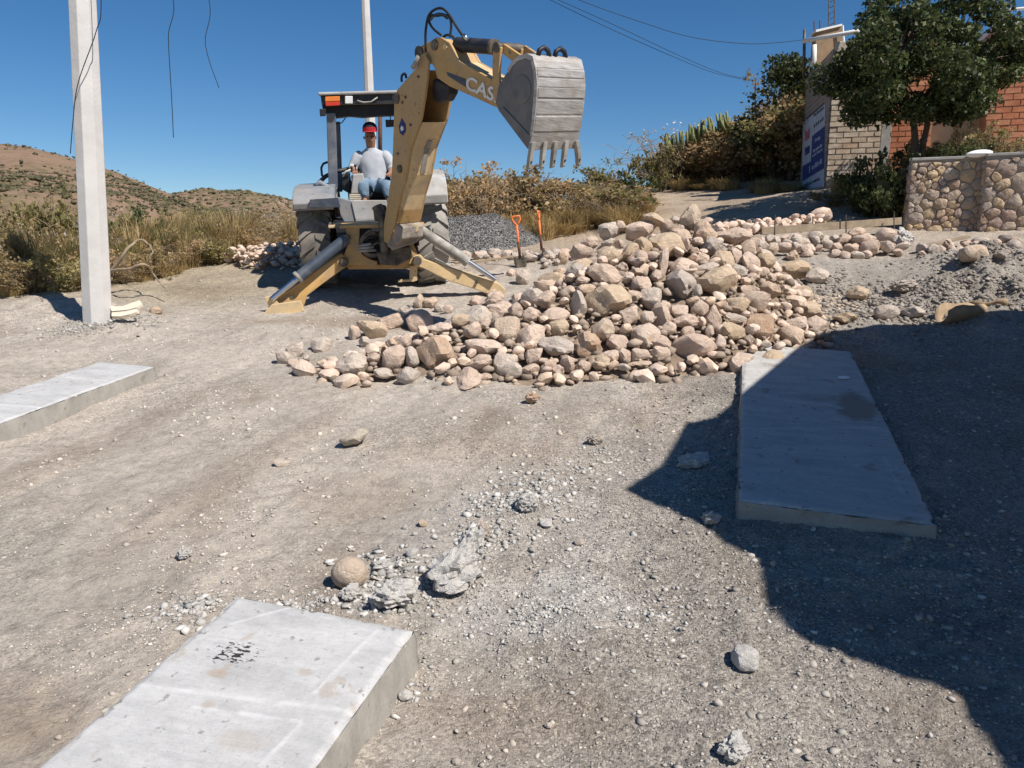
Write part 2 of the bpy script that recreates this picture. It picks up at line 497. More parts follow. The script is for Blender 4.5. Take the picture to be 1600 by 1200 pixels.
def mat_gravel():
    k = NT('gravel', .95, 0, .2)
    v = k.pos()
    ce = k.voro(v, 24, 'F1', 'Color')
    sp = k.n('ShaderNodeSeparateColor'); k.l(ce, sp.inputs[0])
    k.col(k.ramp(sp.outputs[0], [(0, (.09, .087, .083)), (.5, (.17, .163, .155)), (1, (.29, .28, .265))]))
    t = k.n('ShaderNodeBump'); t.invert = True; t.inputs['Distance'].default_value = .05; t.inputs['Strength'].default_value = 1
    k.l(k.voro(v, 24), t.inputs['Height']); k.nrm(t.outputs[0])
    M['gravel'] = k.m
mat_gravel()
k = NT('pebble', .95, 0, .2)
k.col(k.mix(1.0, k.attr('tint'), k.ramp(k.island(), [(0, .70), (.5, .96), (1, 1.18)]), 'MULTIPLY')); M['pebble'] = k.m

def mat_brick(name, stops, wh, wamt):
    k = NT(name, .95, 0, .2)
    v = k.addrand(k.coord())
    b = k.ramp(k.orand(), stops)
    b = k.mix(k.ramp(k.noise(v, 9, 5, .65), [(.3, 0.0), (.7, 1.0)]), k.mix(1.0, b, (.75, .74, .72), 'MULTIPLY'), k.mix(1.0, b, (1.15, 1.14, 1.12), 'MULTIPLY'))
    b = k.mix(k.math('MULTIPLY', k.ramp(k.noise(v, 4, 5, .6), [(.52, 0.0), (.66, 1.0)]), wamt), b, wh)
    k.col(b); k.nrm(k.bump(k.noise(v, 40, 4, .7), .5, .01))
    M[name] = k.m
mat_brick('grey_brick', [(0, (.46, .36, .27)), (.5, (.52, .42, .33)), (.8, (.50, .34, .23)), (1, (.60, .52, .43))], (.68, .62, .54), .6)
mat_brick('orange_brick', [(0, (.42, .155, .085)), (.5, (.48, .19, .105)), (1, (.52, .23, .13))], (.50, .27, .17), .5)

def mat_hill():
    k = NT('hill_soil', 1, 0, .1)
    v = k.pos()
    a = k.noise(v, .02, 6, .6)
    b = k.ramp(a, [(.3, (.20, .145, .095)), (.5, (.25, .165, .115)), (.65, (.20, .15, .09)), (.8, (.29, .185, .13))])
    gz = k.attr('scrub', 'Fac')
    sh = k.voro(v, .22)
    b = k.mix(k.math('MULTIPLY', gz, k.ramp(sh, [(.25, 1.0), (.62, 0.0)])), b, (.085, .085, .04))
    k.col(b); k.nrm(k.bump(k.noise(v, .12, 6, .7), .7, 4.0))
    M['hill_soil'] = k.m
mat_hill()

# ------------------------------------------------------------------ the ground
_cp = []
for x in (-8, -4, 0, 3.5):
    for y in (-3, 0, 3, 6, 9):
        _cp.append((x, y, 0.0))
for y in (-3, 0, 3, 6): _cp.append((7, y, 0.0))
for px, py, D in [(1200, 402, 11.6), (1400, 390, 12.2), (1590, 380, 12.0), (1415, 357, 13.4), (1600, 354, 12.7), (1285, 294, 17.0),
                  (1250, 300, 18.0), (1110, 338, 16.0), (1000, 304, 23), (960, 332, 18.5), (880, 348, 18), (1010, 297, 28),
                  (0, 462, 10.4), (330, 412, 13.2), (450, 405, 13.5), (700, 398, 14.5), (850, 378, 15.2)]:
    p = P(px, py, D)
    _cp.append((p.x, p.y, p.z - SLOPE * p.y))
for x, y, z in [(-20, 28, 2.0), (-10, 24, 2.6), (-45, 60, -4), (0, 32, 3.6), (0, 60, 1.5), (12, 34, 6.0), (16, 20, 5.0), (14, 12, 3.0), (14, 0, .6), (-20, 12, 1.0), (-20, 0, 0), (30, 50, 8), (14, 60, 5), (0, -12, -1.5), (-20, -12, -1.5), (20, -12, -1.5)]:
    _cp.append((x, y, z - SLOPE * y))
_cp = np.array(_cp)
def _phi(r2): return np.sqrt(r2 + 1.2)
_A = _phi((_cp[:, None, 0] - _cp[None, :, 0]) ** 2 + (_cp[:, None, 1] - _cp[None, :, 1]) ** 2)
_n = len(_cp)
_K = np.zeros((_n + 1, _n + 1)); _K[:_n, :_n] = _A; _K[_n, :_n] = 1; _K[:_n, _n] = 1
_w = np.linalg.solve(_K, np.append(_cp[:, 2], 0))
SD = np.array([math.sin(math.radians(17.5)), math.cos(math.radians(17.5))])     # the way the concrete strips run
def macro(x, y):
    x = np.asarray(x, float); y = np.asarray(y, float)
    sh = x.shape
    xf, yf = x.ravel(), y.ravel()
    out = np.full(xf.shape, _w[_n])
    for i in range(_n):
        out = out + _w[i] * _phi((xf - _cp[i, 0]) ** 2 + (yf - _cp[i, 1]) ** 2)
    z = out + SLOPE * yf
    r = np.hypot(xf, yf - 10)
    t = sstep(45, 110, r)
    z = z * (1 - t) + (-14) * t
    return z.reshape(sh)
def GT(px, py):
    r = ray(px, py)
    t = np.linspace(1.5, 40, 3000) / r.y
    b = (CZ + r.z * t) < macro(r.x * t, r.y * t)
    i = int(np.argmax(b)) if b.any() else len(t) - 1
    return CAM + r * float(t[i])
BUMPS = []          # (x, y, radius, height) heaps of loose soil
for px, py, rr, hh in [(170, 505, .55, .10), (205, 512, .5, .08), (60, 480, .7, .05), (1540, 428, .9, .34), (1480, 470, .8, .16), (1580, 470, .7, .22), (1350, 520, .6, .08), (1590, 520, .7, .15),
                       (700, 592, .35, .10), (735, 585, .25, .08), (820, 800, .3, .03), (880, 770, .4, .03), (270, 1010, .25, .04), (320, 970, .2, .04), (900, 960, .3, .025), (100, 470, 1.0, .05), (20, 500, .6, .05)]:
    g = GT(px, py); BUMPS.append((g.x, g.y, rr, hh))
def micro(x, y):
    s = x * SD[1] - y * SD[0]; a = x * SD[0] + y * SD[1]
    near = 1 - sstep(16, 24, np.hypot(x, y))
    z = .020 * fbm(x * .9, y * .9, 3, 3) + .011 * fbm(x * 3.1, y * 3.1, 3, 9) + .006 * fbm(x * 9, y * 9, 3, 21, .6)
    z = z + .010 * fbm(s * 2.6, a * .35, 3, 41) + .007 * fbm(s * 8.0, a * 1.1, 2, 51)     # wheel marks
    for s0, wd in ((-2.55, .26), (-1.05, .26), (-.25, .2), (1.15, .22)):
        wob = s - s0 - .12 * np.sin(a * .5 + s0)
        mk = np.exp(-(wob / wd) ** 4) * sstep(-.3, .35, fbm(s * .8, a * .4, 2, 57) + .2)
        z = z - .010 * mk + .0075 * mk * sstep(-.15, .35, np.sin(a * 2 * math.pi / .17 + np.abs(wob) * 22))
    rough = sstep(0.1, .8, fbm(x * .6 + 3, y * .6, 3, 61) + .25 * (x > 0))
    z = z + (.3 + rough) * .014 * np.abs(fbm(x * 6, y * 6, 3, 71, .75)) + .006 * np.abs(fbm(x * 11, y * 11, 2, 75, .8))
    for bx, by, r, h in BUMPS:
        d = np.hypot(x - bx, y - by) / r
        z = z + h * np.exp(-d * d * 1.6) * (1 + .35 * fbm(x * 5, y * 5, 2, 81))
    return z * near
def gz(x, y):
    a = np.array([float(x)]); b = np.array([float(y)])
    return float(macro(a, b)[0] + micro(a, b)[0])
def axis_grid(lo, hi, step, far, growth=1.16):
    a = list(np.arange(lo, hi + 1e-6, step))
    d = step
    while a[-1] < far: d *= growth; a.append(a[-1] + d)
    d = step
    while a[0] > -far: d *= growth; a.insert(0, a[0] - d)
    return np.array(a)
gx = axis_grid(-6.2, 7.2, .036, 2500)
gy = axis_grid(1.6, 12.0, .036, 2500)
gy = gy[gy > -60]
XX, YY = np.meshgrid(gx, gy)
ZZ = macro(XX, YY)
fine = np.hypot(XX, YY) < 26
ZZ[fine] += micro(XX[fine], YY[fine])
def soil_tint(x, y, px=None):
    """the soil's own colours: pale dust, grey crushed rock, cement powder, far track"""
    pale = np.array([.47, .42, .362]); grey = np.array([.325, .298, .265]); cem = np.array([.52, .495, .46]); tan = np.array([.43, .345, .255]); brown = np.array([.27, .195, .135]); straw = np.array([.37, .31, .22])
    right = sstep(-.5, 1.3, x - .18 * (y - 4) + .6 * fbm(x * .8, y * .8, 3, 101))
    near = 1 - sstep(7.5, 9.5, y - 3.2 * sstep(2.5, 4, x))
    c = pale * (1 - (right * near * .8)[..., None]) + grey * (right * near * .8)[..., None]
    t = sstep(.15, .75, fbm(x * .45, y * .9, 3, 111))
    c = c * (1 - .35 * t[..., None]) + grey * (.35 * t[..., None])
    g0 = G(840, 950); g1 = G(820, 830); g2 = G(600, 930)
    for g, rx, ry, am in ((g0, .55, .35, .85), (g1, .8, .6, .45), (g2, .35, .2, .7), (G(930, 730), .7, .7, .3)):
        d = np.hypot((x - g.x) / rx, (y - g.y) / ry) + .35 * fbm(x * 3, y * 3, 3, 121)
        m = am * (1 - sstep(.4, 1.1, d))
        c = c * (1 - m[..., None]) + cem * m[..., None]
    far = sstep(11.5, 15, y)
    c = c * (1 - far[..., None]) + tan * far[..., None]
    off = sstep(0, 1.2, -x - 3.2 + .10 * (y - 8) + .5 * fbm(x * .7, y * .7, 3, 131)) * sstep(9.3, 10.6, y)
    off = np.maximum(off, sstep(22, 34, np.hypot(x, y)))
    c = c * (1 - .8 * off[..., None]) + straw * (.8 * off[..., None])
    d = np.hypot((x - 3.0) / 1.3, (y - 7.4) / .8)
    m = .55 * (1 - sstep(.4, 1.2, d + .3 * fbm(x * 2, y * 2, 3, 141)))
    c = c * (1 - m[..., None]) + brown * m[..., None]
    for g, rx, ry, am in ((G(530, 505), 1.3, .45, .4), (G(700, 700), .8, .35, .25), (G(560, 780), .5, .3, .25), (G(60, 1150), .35, .3, .5), (G(800, 1100), .35, .2, .3)):
        d = np.hypot((x - g.x) / rx, (y - g.y) / ry) + .5 * fbm(x * 2.5, y * 2.5, 3, 191)
        m = am * (1 - sstep(.4, 1.1, d))
        c = c * (1 - m[..., None]) + brown * m[..., None]
    tr = sstep(.35, .8, fbm((x * SD[1] - y * SD[0]) * 1.6, (x * SD[0] + y * SD[1]) * .25, 3, 151)) * (1 - right * .6) * near * .22
    return c * (1 - tr[..., None]) + brown * tr[..., None]
ny, nx = XX.shape
idx = np.arange(ny * nx).reshape(ny, nx)
F = np.stack([idx[:-1, :-1], idx[:-1, 1:], idx[1:, 1:], idx[1:, :-1]], -1).reshape(-1, 4)
gme = npmesh('ground', np.stack([XX, YY, ZZ], -1).reshape(-1, 3), F, True)
tint = soil_tint(XX, YY).reshape(-1, 3)
ca = gme.color_attributes.new('tint', 'FLOAT_COLOR', 'POINT')
ca.data.foreach_set('color', np.c_[tint, np.ones(len(tint))].astype(np.float32).ravel())
grit = (np.clip(.42 + .45 * sstep(-.2, 1.2, XX - .18 * (YY - 4)) + .35 * fbm(XX * 1.1, YY * 1.1, 3, 161), .12, 1) * (1 - sstep(10, 30, np.hypot(XX, YY)))).ravel()
fa = gme.attributes.new('grit', 'FLOAT', 'POINT'); fa.data.foreach_set('value', grit.astype(np.float32))
tag(link('ground', gme, M['soil']), kind='structure')

# ------------------------------------------------------------------ hills
def px_az(px): return math.atan((px - 800) / FP * math.cos(0))
def ridge_mesh(name, pts, r0, r1, base, label, seed, scrub_amt):
    pxs = np.linspace(pts[0][0], pts[-1][0], 150)
    pys = np.interp(pxs, [p[0] for p in pts], [p[1] for p in pts])
    rs = np.linspace(0, 1, 60)
    V = []; S = []
    for i, (a, b) in enumerate(zip(pxs, pys)):
        q = ray(a, b)
        for t in rs:
            D = r0 + (r1 - r0) * min(t, 1.0) * 1.25
            top = CZ + q.z / q.y * r1
            e = min(t / .8, 1.0)
            prof = e ** 1.15 if t <= .8 else 1 - (t - .8) * .6
            z = base + (top - base) * prof
            V.append((q.x / q.y * D, D, z))
    V = np.array(V)
    am = (r1 - r0) * .02
    t = np.tile(rs, len(pxs))
    w = np.where(t < .8, np.sin(np.clip(t / .8, 0, 1) * math.pi) ** .7, .5)
    V[:, 2] += am * fbm(V[:, 0] / 45, V[:, 1] / 45, 4, seed) * (w + .05)
    n1, n2 = len(pxs), len(rs)
    ii = np.arange(n1 * n2).reshape(n1, n2)
    F = np.stack([ii[:-1, :-1], ii[1:, :-1], ii[1:, 1:], ii[:-1, 1:]], -1).reshape(-1, 4)
    me = npmesh(name, V, F, True)
    sc = np.clip(scrub_amt + .5 * fbm(V[:, 0] / 60, V[:, 1] / 60, 3, seed + 5), .1, 1)
    fa = me.attributes.new('scrub', 'FLOAT', 'POINT'); fa.data.foreach_set('value', sc.astype(np.float32))
    o = tag(link(name, me, M['hill_soil']), kind='structure')
    return V, sc, o
R1 = [(-700, 150), (-400, 185), (-150, 212), (0, 224), (45, 229), (100, 243), (160, 262), (215, 283), (262, 301), (300, 318), (420, 350), (560, 372)]
R2 = [(120, 330), (200, 318), (285, 299), (330, 296), (385, 297), (430, 306), (480, 322), (560, 335), (700, 350), (900, 352), (1400, 340)]
V2, S2, h2 = ridge_mesh('hill', R2, 300, 640, -25, '', 300, .75)
V1, S1, h1 = ridge_mesh('hill', R1, 90, 330, -12, '', 200, .5)
# scrub bushes on the hills, far too many to count
def ico(sub):
    bm = bmesh.new(); bmesh.ops.create_icosphere(bm, subdivisions=sub, radius=1)
    v = np.array([q.co[:] for q in bm.verts]); f = np.array([[q.index for q in t.verts] for t in bm.faces])
    bm.free(); return v, f
I0v, I0f = ico(1)
def scatter_blobs(name, pos, size, squash, m, rgn, jit=.35, kind='stuff', rotate=True, tints=None):
    n = len(pos); nv = len(I0v)
    B = I0v[None] * (1 + jit * rgn.standard_normal((n, nv, 1)) * .75)
    sc = np.stack([size * rgn.uniform(.75, 1.3, n), size * rgn.uniform(.75, 1.3, n), size * squash * rgn.uniform(.75, 1.25, n)], -1)
    B = B * sc[:, None, :]
    a = rgn.uniform(0, 6.283, n); c, s = np.cos(a)[:, None], np.sin(a)[:, None]
    x = B[..., 0] * c - B[..., 1] * s; y = B[..., 0] * s + B[..., 1] * c
    B = np.stack([x, y, B[..., 2]], -1) + pos[:, None, :]
    Fc = (I0f[None] + (np.arange(n) * nv)[:, None, None]).reshape(-1, 3)
    me = npmesh(name, B.reshape(-1, 3), Fc)
    if tints is not None:
        ca = me.color_attributes.new('tint', 'FLOAT_COLOR', 'POINT')
        t = np.repeat(np.c_[tints, np.ones(n)], nv, 0).astype(np.float32)
        ca.data.foreach_set('color', t.ravel())
    return link(name, me, m)
I_keep = (I0v, I0f)
mat_leaf('far_scrub', [(0, (.06, .06, .028)), (.4, (.09, .085, .04)), (.7, (.13, .105, .055)), (1, (.075, .08, .04))], .1)
for V, S, n, sz, nm in ((V1, S1, 20000, .42, 'near'), (V2, S2, 15000, .95, 'far')):
    pr = S ** 2; pr /= pr.sum()
    k = rng.choice(len(V), n, p=pr)
    pos = V[k].copy()
    pos[:, 0] += rng.normal(0, 1.5, n); pos[:, 1] += rng.normal(0, 1.5, n)
    o = scatter_blobs('hillside_scrub', pos, sz * rng.lognormal(0, .4, n), .7, M['far_scrub'], rng)
    tag(o, 'dark scrub dotting the %s brown hillside on the left' % nm, 'scrub', kind='stuff')

# ------------------------------------------------------------------ loose stones on the soil, too many to count
def pebbles(name, n, box, smin, smax, dens, label):
    x0, x1, y0, y1 = box
    x = rng.uniform(x0, x1, n * 3); y = rng.uniform(y0, y1, n * 3)
    keep = (np.abs(x) < .78 * y + 1.0) & (rng.uniform(0, 1, n * 3) < dens(x, y))
    x = x[keep][:n]; y = y[keep][:n]
    s = smin * (smax / smin) ** (rng.uniform(0, 1, len(x)) ** 2.2)
    z = macro(x, y) + micro(x, y) + s * .12
    t = soil_tint(x, y) * 1.06 * rng.uniform(.8, 1.18, (len(x), 1))
    pk = rng.uniform(0, 1, len(x)) < .18
    t[pk] = t[pk] * np.array([1.12, 1.1, 1.08])
    o = scatter_blobs(name, np.stack([x, y, z], -1), s, .65, M['pebble'], rng, .4, tints=np.clip(t, 0, .75))
    tag(o, label, 'gravel', kind='stuff')
def dens_f(x, y):
    return np.clip(.14 + .6 * sstep(-.6, 1.2, x - .18 * (y - 4)) + .55 * fbm(x * 1.3, y * 1.3, 3, 171), .02, 1)
pebbles('fine_gravel', 30000, (-3.2, 3.8, 1.8, 5.2), .0025, .0075, dens_f, 'fine crushed gravel covering the near ground')
pebbles('coarse_gravel', 9000, (-7, 8, 1.8, 10.5), .006, .02, dens_f, 'loose coarse gravel scattered over the road')
pebbles('rubble_bits', 1100, (-9, 9, 2.6, 14), .010, .028, lambda x, y: np.clip(.1 + .5 * fbm(x * .9, y * .9, 3, 181), .02, 1), 'fist sized rubble bits strewn over the ground')
# crumbs of broken cement and heaps of crushed stone
def crumbs(name, spots, label, m='pebble', tint=(.44, .42, .39)):
    X, Y, S = [], [], []
    for px, py, r, n, s0, s1 in spots:
        g = GT(px, py)
        rr = np.abs(rng.normal(0, r, n)); a = rng.uniform(0, 6.283, n)
        X.append(g.x + rr * np.cos(a)); Y.append(g.y + rr * np.sin(a) * .8); S.append(s0 * (s1 / s0) ** (rng.uniform(0, 1, n) ** 2))
    x, y, s = np.concatenate(X), np.concatenate(Y), np.concatenate(S)
    z = macro(x, y) + micro(x, y) + s * .2
    t = np.array(tint) * rng.uniform(.75, 1.2, (len(x), 1))
    tag(scatter_blobs(name, np.stack([x, y, z], -1), s, .7, M[m], rng, .5, tints=t), label, 'rubble', kind='stuff')
crumbs('cement_crumbs', [(600, 925, .16, 700, .003, .022), (470, 940, .12, 350, .003, .014), (600, 880, .12, 260, .004, .022), (700, 915, .2, 700, .003, .015), (850, 960, .35, 1500, .002, .010), (830, 790, .3, 600, .003, .02), (760, 830, .2, 450, .003, .022), (800, 800, .18, 200, .003, .02), (860, 765, .22, 170, .003, .02), (905, 735, .2, 130, .003, .018), (945, 705, .2, 90, .003, .016),
                         (300, 960, .14, 260, .005, .02), (640, 1070, .1, 90, .004, .015), (1030, 960, .3, 400, .003, .012)], 'broken cement crumbs around the plaster lumps')
crumbs('crushed_rock_spill', [(1540, 430, .5, 1500, .008, .035), (1480, 475, .6, 1200, .008, .03), (1400, 490, .6, 900, .01, .035), (1240, 480, .35, 500, .01, .045), (1340, 470, .5, 500, .01, .04), (1580, 480, .4, 500, .01, .04), (1270, 530, .25, 200, .01, .03), (1290, 440, .4, 300, .01, .03)], 'crushed grey rock spilled right of the rock pile', tint=(.29, .255, .22))
crumbs('pole_foot_gravel', [(190, 512, .3, 900, .006, .024), (120, 520, .35, 500, .006, .02)], 'grey gravel heaped at the foot of the left pole', tint=(.36, .34, .31))
# ------------------------------------------------------------------ concrete strips
def slab(px_corners, thick, label, mname, sides, oil=None, mud=None, name='concrete_slab', joints=(), ext=0.0, wear=.010):
    """corners of the top face: near-left, near-right, far-right, far-left (photo points on the raised top)"""
    c = [G(px, py, thick) for px, py in px_corners]
    o0 = (c[0] + c[1]) / 2
    ax = ((c[2] + c[3]) / 2 - o0); L = ax.length; ay = ax.normalized()
    up = Vector((0, -SLOPE, 1)).normalized()
    xr = ay.cross(up).normalized(); ay = up.cross(xr)
    W = ((c[1] - c[0]).dot(xr) + (c[2] - c[3]).dot(xr)) / 2
    mw = Matrix((( xr.x, ay.x, up.x, o0.x), (xr.y, ay.y, up.y, o0.y), (xr.z, ay.z, up.z, o0.z), (0, 0, 0, 1)))
    L += ext
    nx_, ny_ = 90, int(90 * L / W)
    us = np.linspace(-W / 2, W / 2, nx_); vs = np.linspace(0, L, ny_)
    A, B = np.meshgrid(us, vs)
    e = np.minimum(np.minimum(A + W / 2, W / 2 - A), np.minimum(B, L - B))
    nz = fbm(A * 6, B * 6, 3, 7)
    Z = .0025 * fbm(A * 2, B * 2, 3, 11) - wear * (1 - sstep(0, .022, e + .010 * nz)) - .018 * sstep(.5, .8, fbm(A * 16, B * 16, 2, 13)) * (1 - sstep(.0, .03, e)) 
    jj = np.zeros_like(A)
    inv = mw.inverted()
    for (pa, pc, wd) in joints:
        qa, qc = inv @ PL(*pa, o0, up), inv @ PL(*pc, o0, up)
        ex, ey = qc.x - qa.x, qc.y - qa.y; ll = math.hypot(ex, ey)
        tt = ((A - qa.x) * ex + (B - qa.y) * ey) / ll / ll
        dd = np.abs((A - qa.x) * ey - (B - qa.y) * ex) / ll + .004 * fbm(A * 20, B * 20, 2, 3)
        jj = np.maximum(jj, np.exp(-(dd / wd) ** 2) * (tt > -.02) * (tt < 1.02))
    Z = Z + .0015 * jj
    ii = np.arange(nx_ * ny_).reshape(ny_, nx_)
    F = np.stack([ii[:-1, :-1], ii[:-1, 1:], ii[1:, 1:], ii[1:, :-1]], -1).reshape(-1, 4)
    top = npmesh('slab_top', np.stack([A, B, Z], -1).reshape(-1, 3), F, True)
    om = np.zeros(A.shape); mu = np.zeros(A.shape)
    inv = mw.inverted()
    for (px, py, rx, ry, am) in (oil or []):
        q = inv @ PL(px, py, o0, up)
        om = np.maximum(om, am * np.exp(-((A - q.x) / rx) ** 2 - ((B - q.y) / ry) ** 2))
    for (px, py, rx, ry, am) in (mud or []):
        q = inv @ PL(px, py, o0, up)
        mu = np.maximum(mu, am * sstep(.2, .7, np.exp(-((A - q.x) / rx) ** 2 - ((B - q.y) / ry) ** 2) + .25 * fbm(A * 8, B * 8, 3, 5)))
    for nm, q in (('oil', om), ('mud', mu), ('ridge_light', jj)):
        fa = top.attributes.new(nm, 'FLOAT', 'POINT'); fa.data.foreach_set('value', q.ravel().astype(np.float32))
    root = empty(name, mw=mw)
    tag(root, label, 'concrete slab', 'concrete strips cast along the road')
    link('top_face', top, M[mname], root, keep=False)
    # rough cast sides, one skirt
    n = 60
    ring = []
    for t in np.linspace(0, 1, n, endpoint=False): ring.append((-W / 2 + W * t, 0))
    for t in np.linspace(0, 1, n * 2, endpoint=False): ring.append((W / 2, L * t))
    for t in np.linspace(0, 1, n, endpoint=False): ring.append((W / 2 - W * t, L))
    for t in np.linspace(0, 1, n * 2, endpoint=False): ring.append((-W / 2, L * (1 - t)))
    ring = np.array(ring)
    lev = [-.003 - wear * .9, -thick * .35, -thick * .7, -thick - .08]
    V = []
    ctr = np.array([0, L / 2])
    for i, z in enumerate(lev):
        nn = fbm(ring[:, 0] * 9 + i * 3, ring[:, 1] * 9, 3, 31 + i)
        out = (.001, .004, .012, .02)[i] + (.003, .009, .012, .014)[i] * nn
        d = np.stack([np.where(np.abs(ring[:, 0]) > W / 2 - 1e-6, np.sign(ring[:, 0]), 0), np.where(ring[:, 1] < 1e-6, -1, np.where(ring[:, 1] > L - 1e-6, 1, 0))], -1)
        q = ring + d * out[:, None] if hasattr(out, 'shape') else ring + d * out
        V.append(np.c_[q, np.full(len(q), z) + .004 * fbm(ring[:, 0] * 14, ring[:, 1] * 14, 2, 77) * (i == 0)])
    V = np.concatenate(V); m = len(ring)
    F = [(i * m + k, i * m + (k + 1) % m, (i + 1) * m + (k + 1) % m, (i + 1) * m + k) for i in range(3) for k in range(m)]
    F = [f[::-1] for f in F]
    sk = npmesh('slab_sides', V, np.array(F))
    link('side_face', sk, M[sides], root, keep=False)
    return root, mw, W, L
s1 = slab([(-60, 1300), (418, 1300), (655, 970), (357, 942)], .17, 'white dusty slab with oil spots in the near left corner', 'slab_concrete', 'slab_edge',
          oil=[(365, 1020, .10, .07, 1.0), (345, 1052, .06, .03, .35), (250, 1140, .03, .02, .5), (440, 1080, .05, .03, .3)], mud=[(340, 1052, .05, .025, .8), (325, 1100, .03, .03, .6), (370, 1155, .10, .06, .35), (480, 1050, .03, .02, .6)], joints=(((205, 1068), (545, 1110), .012), ((300, 1104), (470, 1126), .008), ((588, 985), (492, 1080), .007), ((360, 975), (470, 945), .006), ((470, 1130), (400, 1200), .008)), ext=0)
s2 = slab([(1155, 802), (1452, 797), (1326, 541), (1160, 544)], .11, 'long worn slab lying half in the house shadow', 'slab_concrete_worn', 'slab_edge',
          mud=[(1340, 640, .16, .35, .8), (1300, 622, .3, .1, .35)], joints=(((1160, 595), (1230, 595), .012), ((1382, 715), (1410, 770), .008), ((1158, 670), (1390, 668), .008)))
s3 = slab([(-337, 727), (-200, 733), (246, 570), (152, 566)], .15, 'pale slab at the left edge below the concrete pole', 'slab_concrete', 'slab_edge', joints=(((0, 632), (110, 640), .012),), mud=[(230, 585, .1, .2, .3)])
# scrap of paper on the long slab
g = G(1318, 590, .118)
mb = MB(); 
pp = []
for (a, b) in ((-.05, -.02), (-.01, -.035), (.045, -.02), (.05, .015), (.01, .03), (-.04, .02)):
    pp.append(g + Vector((a, b, SLOPE * b)))
mb.prism(pp, (0, 0, .006))
tag(mb.build('paper_scrap', M['paper']), 'white scrap of paper lying on the long slab', 'paper')

# ------------------------------------------------------------------ stones
def lump_mesh(seed, amp=.35, sub=4, cone=0.0):
    r = np.random.default_rng(seed)
    bm = bmesh.new(); bmesh.ops.create_icosphere(bm, subdivisions=sub, radius=1)
    v = np.array([q.co[:] for q in bm.verts]); f = np.array([[q.index for q in t.verts] for t in bm.faces]); bm.free()
    def n3(p, s, k): return fbm(p[:, 0] * s + k, p[:, 1] * s + p[:, 2] * s * .7, 4, k, .6) + fbm(p[:, 2] * s - k, p[:, 0] * s * .8 - p[:, 1] * s, 4, k + 9, .6)
    rad = 1 + amp * (np.abs(n3(v, 1.3, seed)) - .5) + amp * .4 * n3(v, 3.5, seed + 3)
    v = v * rad[:, None]
    if cone:
        t = np.clip((v[:, 2] + 1) / 2, 0, 1.4)
        v[:, :2] *= (1 - cone * t)[:, None]
        v[:, 0] += .45 * t
    v = v / np.abs(v).max(0)
    return npmesh('lump_shape', v, f, True)
def rock_mesh(seed, sub=3, facets=11, round_=.45, rough=.06):
    r = np.random.default_rng(seed)
    bm = bmesh.new(); bmesh.ops.create_icosphere(bm, subdivisions=sub, radius=1)
    v = np.array([q.co[:] for q in bm.verts]); f = np.array([[q.index for q in t.verts] for t in bm.faces]); bm.free()
    n = r.normal(size=(facets, 3)); n /= np.linalg.norm(n, axis=1)[:, None]
    d = r.uniform(.52, .95, facets)
    dt = v @ n.T
    rad = np.where(dt > .05, d[None] / np.maximum(dt, .05), 9)
    k = 26.0
    rm = -np.log(np.exp(-k * np.minimum(rad, 2)).sum(1) + np.exp(-k * 1.0)) / k
    rad = rm * (1 - round_) + .86 * round_
    nz = fbm(v[:, 0] * 1.7 + seed, v[:, 1] * 1.7 + v[:, 2] * 1.3, 4, seed) + fbm(v[:, 2] * 1.9 - seed, v[:, 0] * 1.4 - v[:, 1], 3, seed + 50)
    rad = rad * (1 + rough * nz)
    v = v * rad[:, None]
    v = v / np.abs(v).max(0)          # unit half-sizes
    me = npmesh('rock_shape', v, f, True)
    me.set_sharp_from_angle(angle=math.radians(24 if sub > 2 else 34))
    return me
ROCKS = [rock_mesh(100 + i, 3, 9 + i % 6, .05 + .26 * ((i * 37) % 10) / 10, .05 + .03 * (i % 3)) for i in range(18)]
LOW = [rock_mesh(300 + i, 2, 7 + i % 4, .08 + .04 * (i % 4), .09) for i in range(10)]
_rmesh = {}
def rock_obj(name, shape, mname, loc, half, rot):
    key = (shape.name, mname)
    if key not in _rmesh:
        me = shape.copy(); me.materials.clear(); me.materials.append(M[mname]); _rmesh[key] = me
    o = bpy.data.objects.new(name, _rmesh[key]); COL.objects.link(o)
    o.location = loc; o.scale = half; o.rotation_euler = rot
    return o

# mound under the big pile
RIDGE = [(-1.75, 6.95, .12, .35), (-1.3, 7.0, .22, .50), (-.6, 7.3, .42, .85), (.2, 7.6, .55, 1.05), (1.0, 8.2, .92, 1.55), (1.75, 8.7, 1.10, 1.85), (2.15, 8.85, 1.10, 1.85), (2.7, 8.95, .92, 1.6), (3.25, 9.0, .45, .85), (3.6, 9.0, .10, .45)]
def mound(x, y):
    x = np.asarray(x, float); y = np.asarray(y, float)
    best = np.zeros(np.broadcast(x, y).shape)
    for (ax, ay, ah, aw), (bx, by, bh, bw) in zip(RIDGE[:-1], RIDGE[1:]):
        dx, dy = bx - ax, by - ay
        t = np.clip(((x - ax) * dx + (y - ay) * dy) / (dx * dx + dy * dy), 0, 1)
        d = np.hypot(x - ax - t * dx, y - ay - t * dy)
        h = ah + t * (bh - ah); w = aw + t * (bw - aw)
        q = np.clip(1 - d / w, 0, 1)
        best = np.maximum(best, h * (q * (1.25 - .25 * q)))
    return best * (1 - sstep(-.75, .55, x - (2.65 + (y - 7) * .45)))
def pile_z(x, y): return macro(x, y) + mound(x, y)
def hit_pile(px, py):
    r = ray(px, py)
    t = np.linspace(4, 13, 700) / r.y
    x = r.x * t; y = r.y * t; z = CZ + r.z * t
    b = z < pile_z(x, y)
    i = int(np.argmax(b)) if b.any() else int(np.argmin(np.abs(y - 9.0)))
    return Vector((x[i], y[i], z[i]))
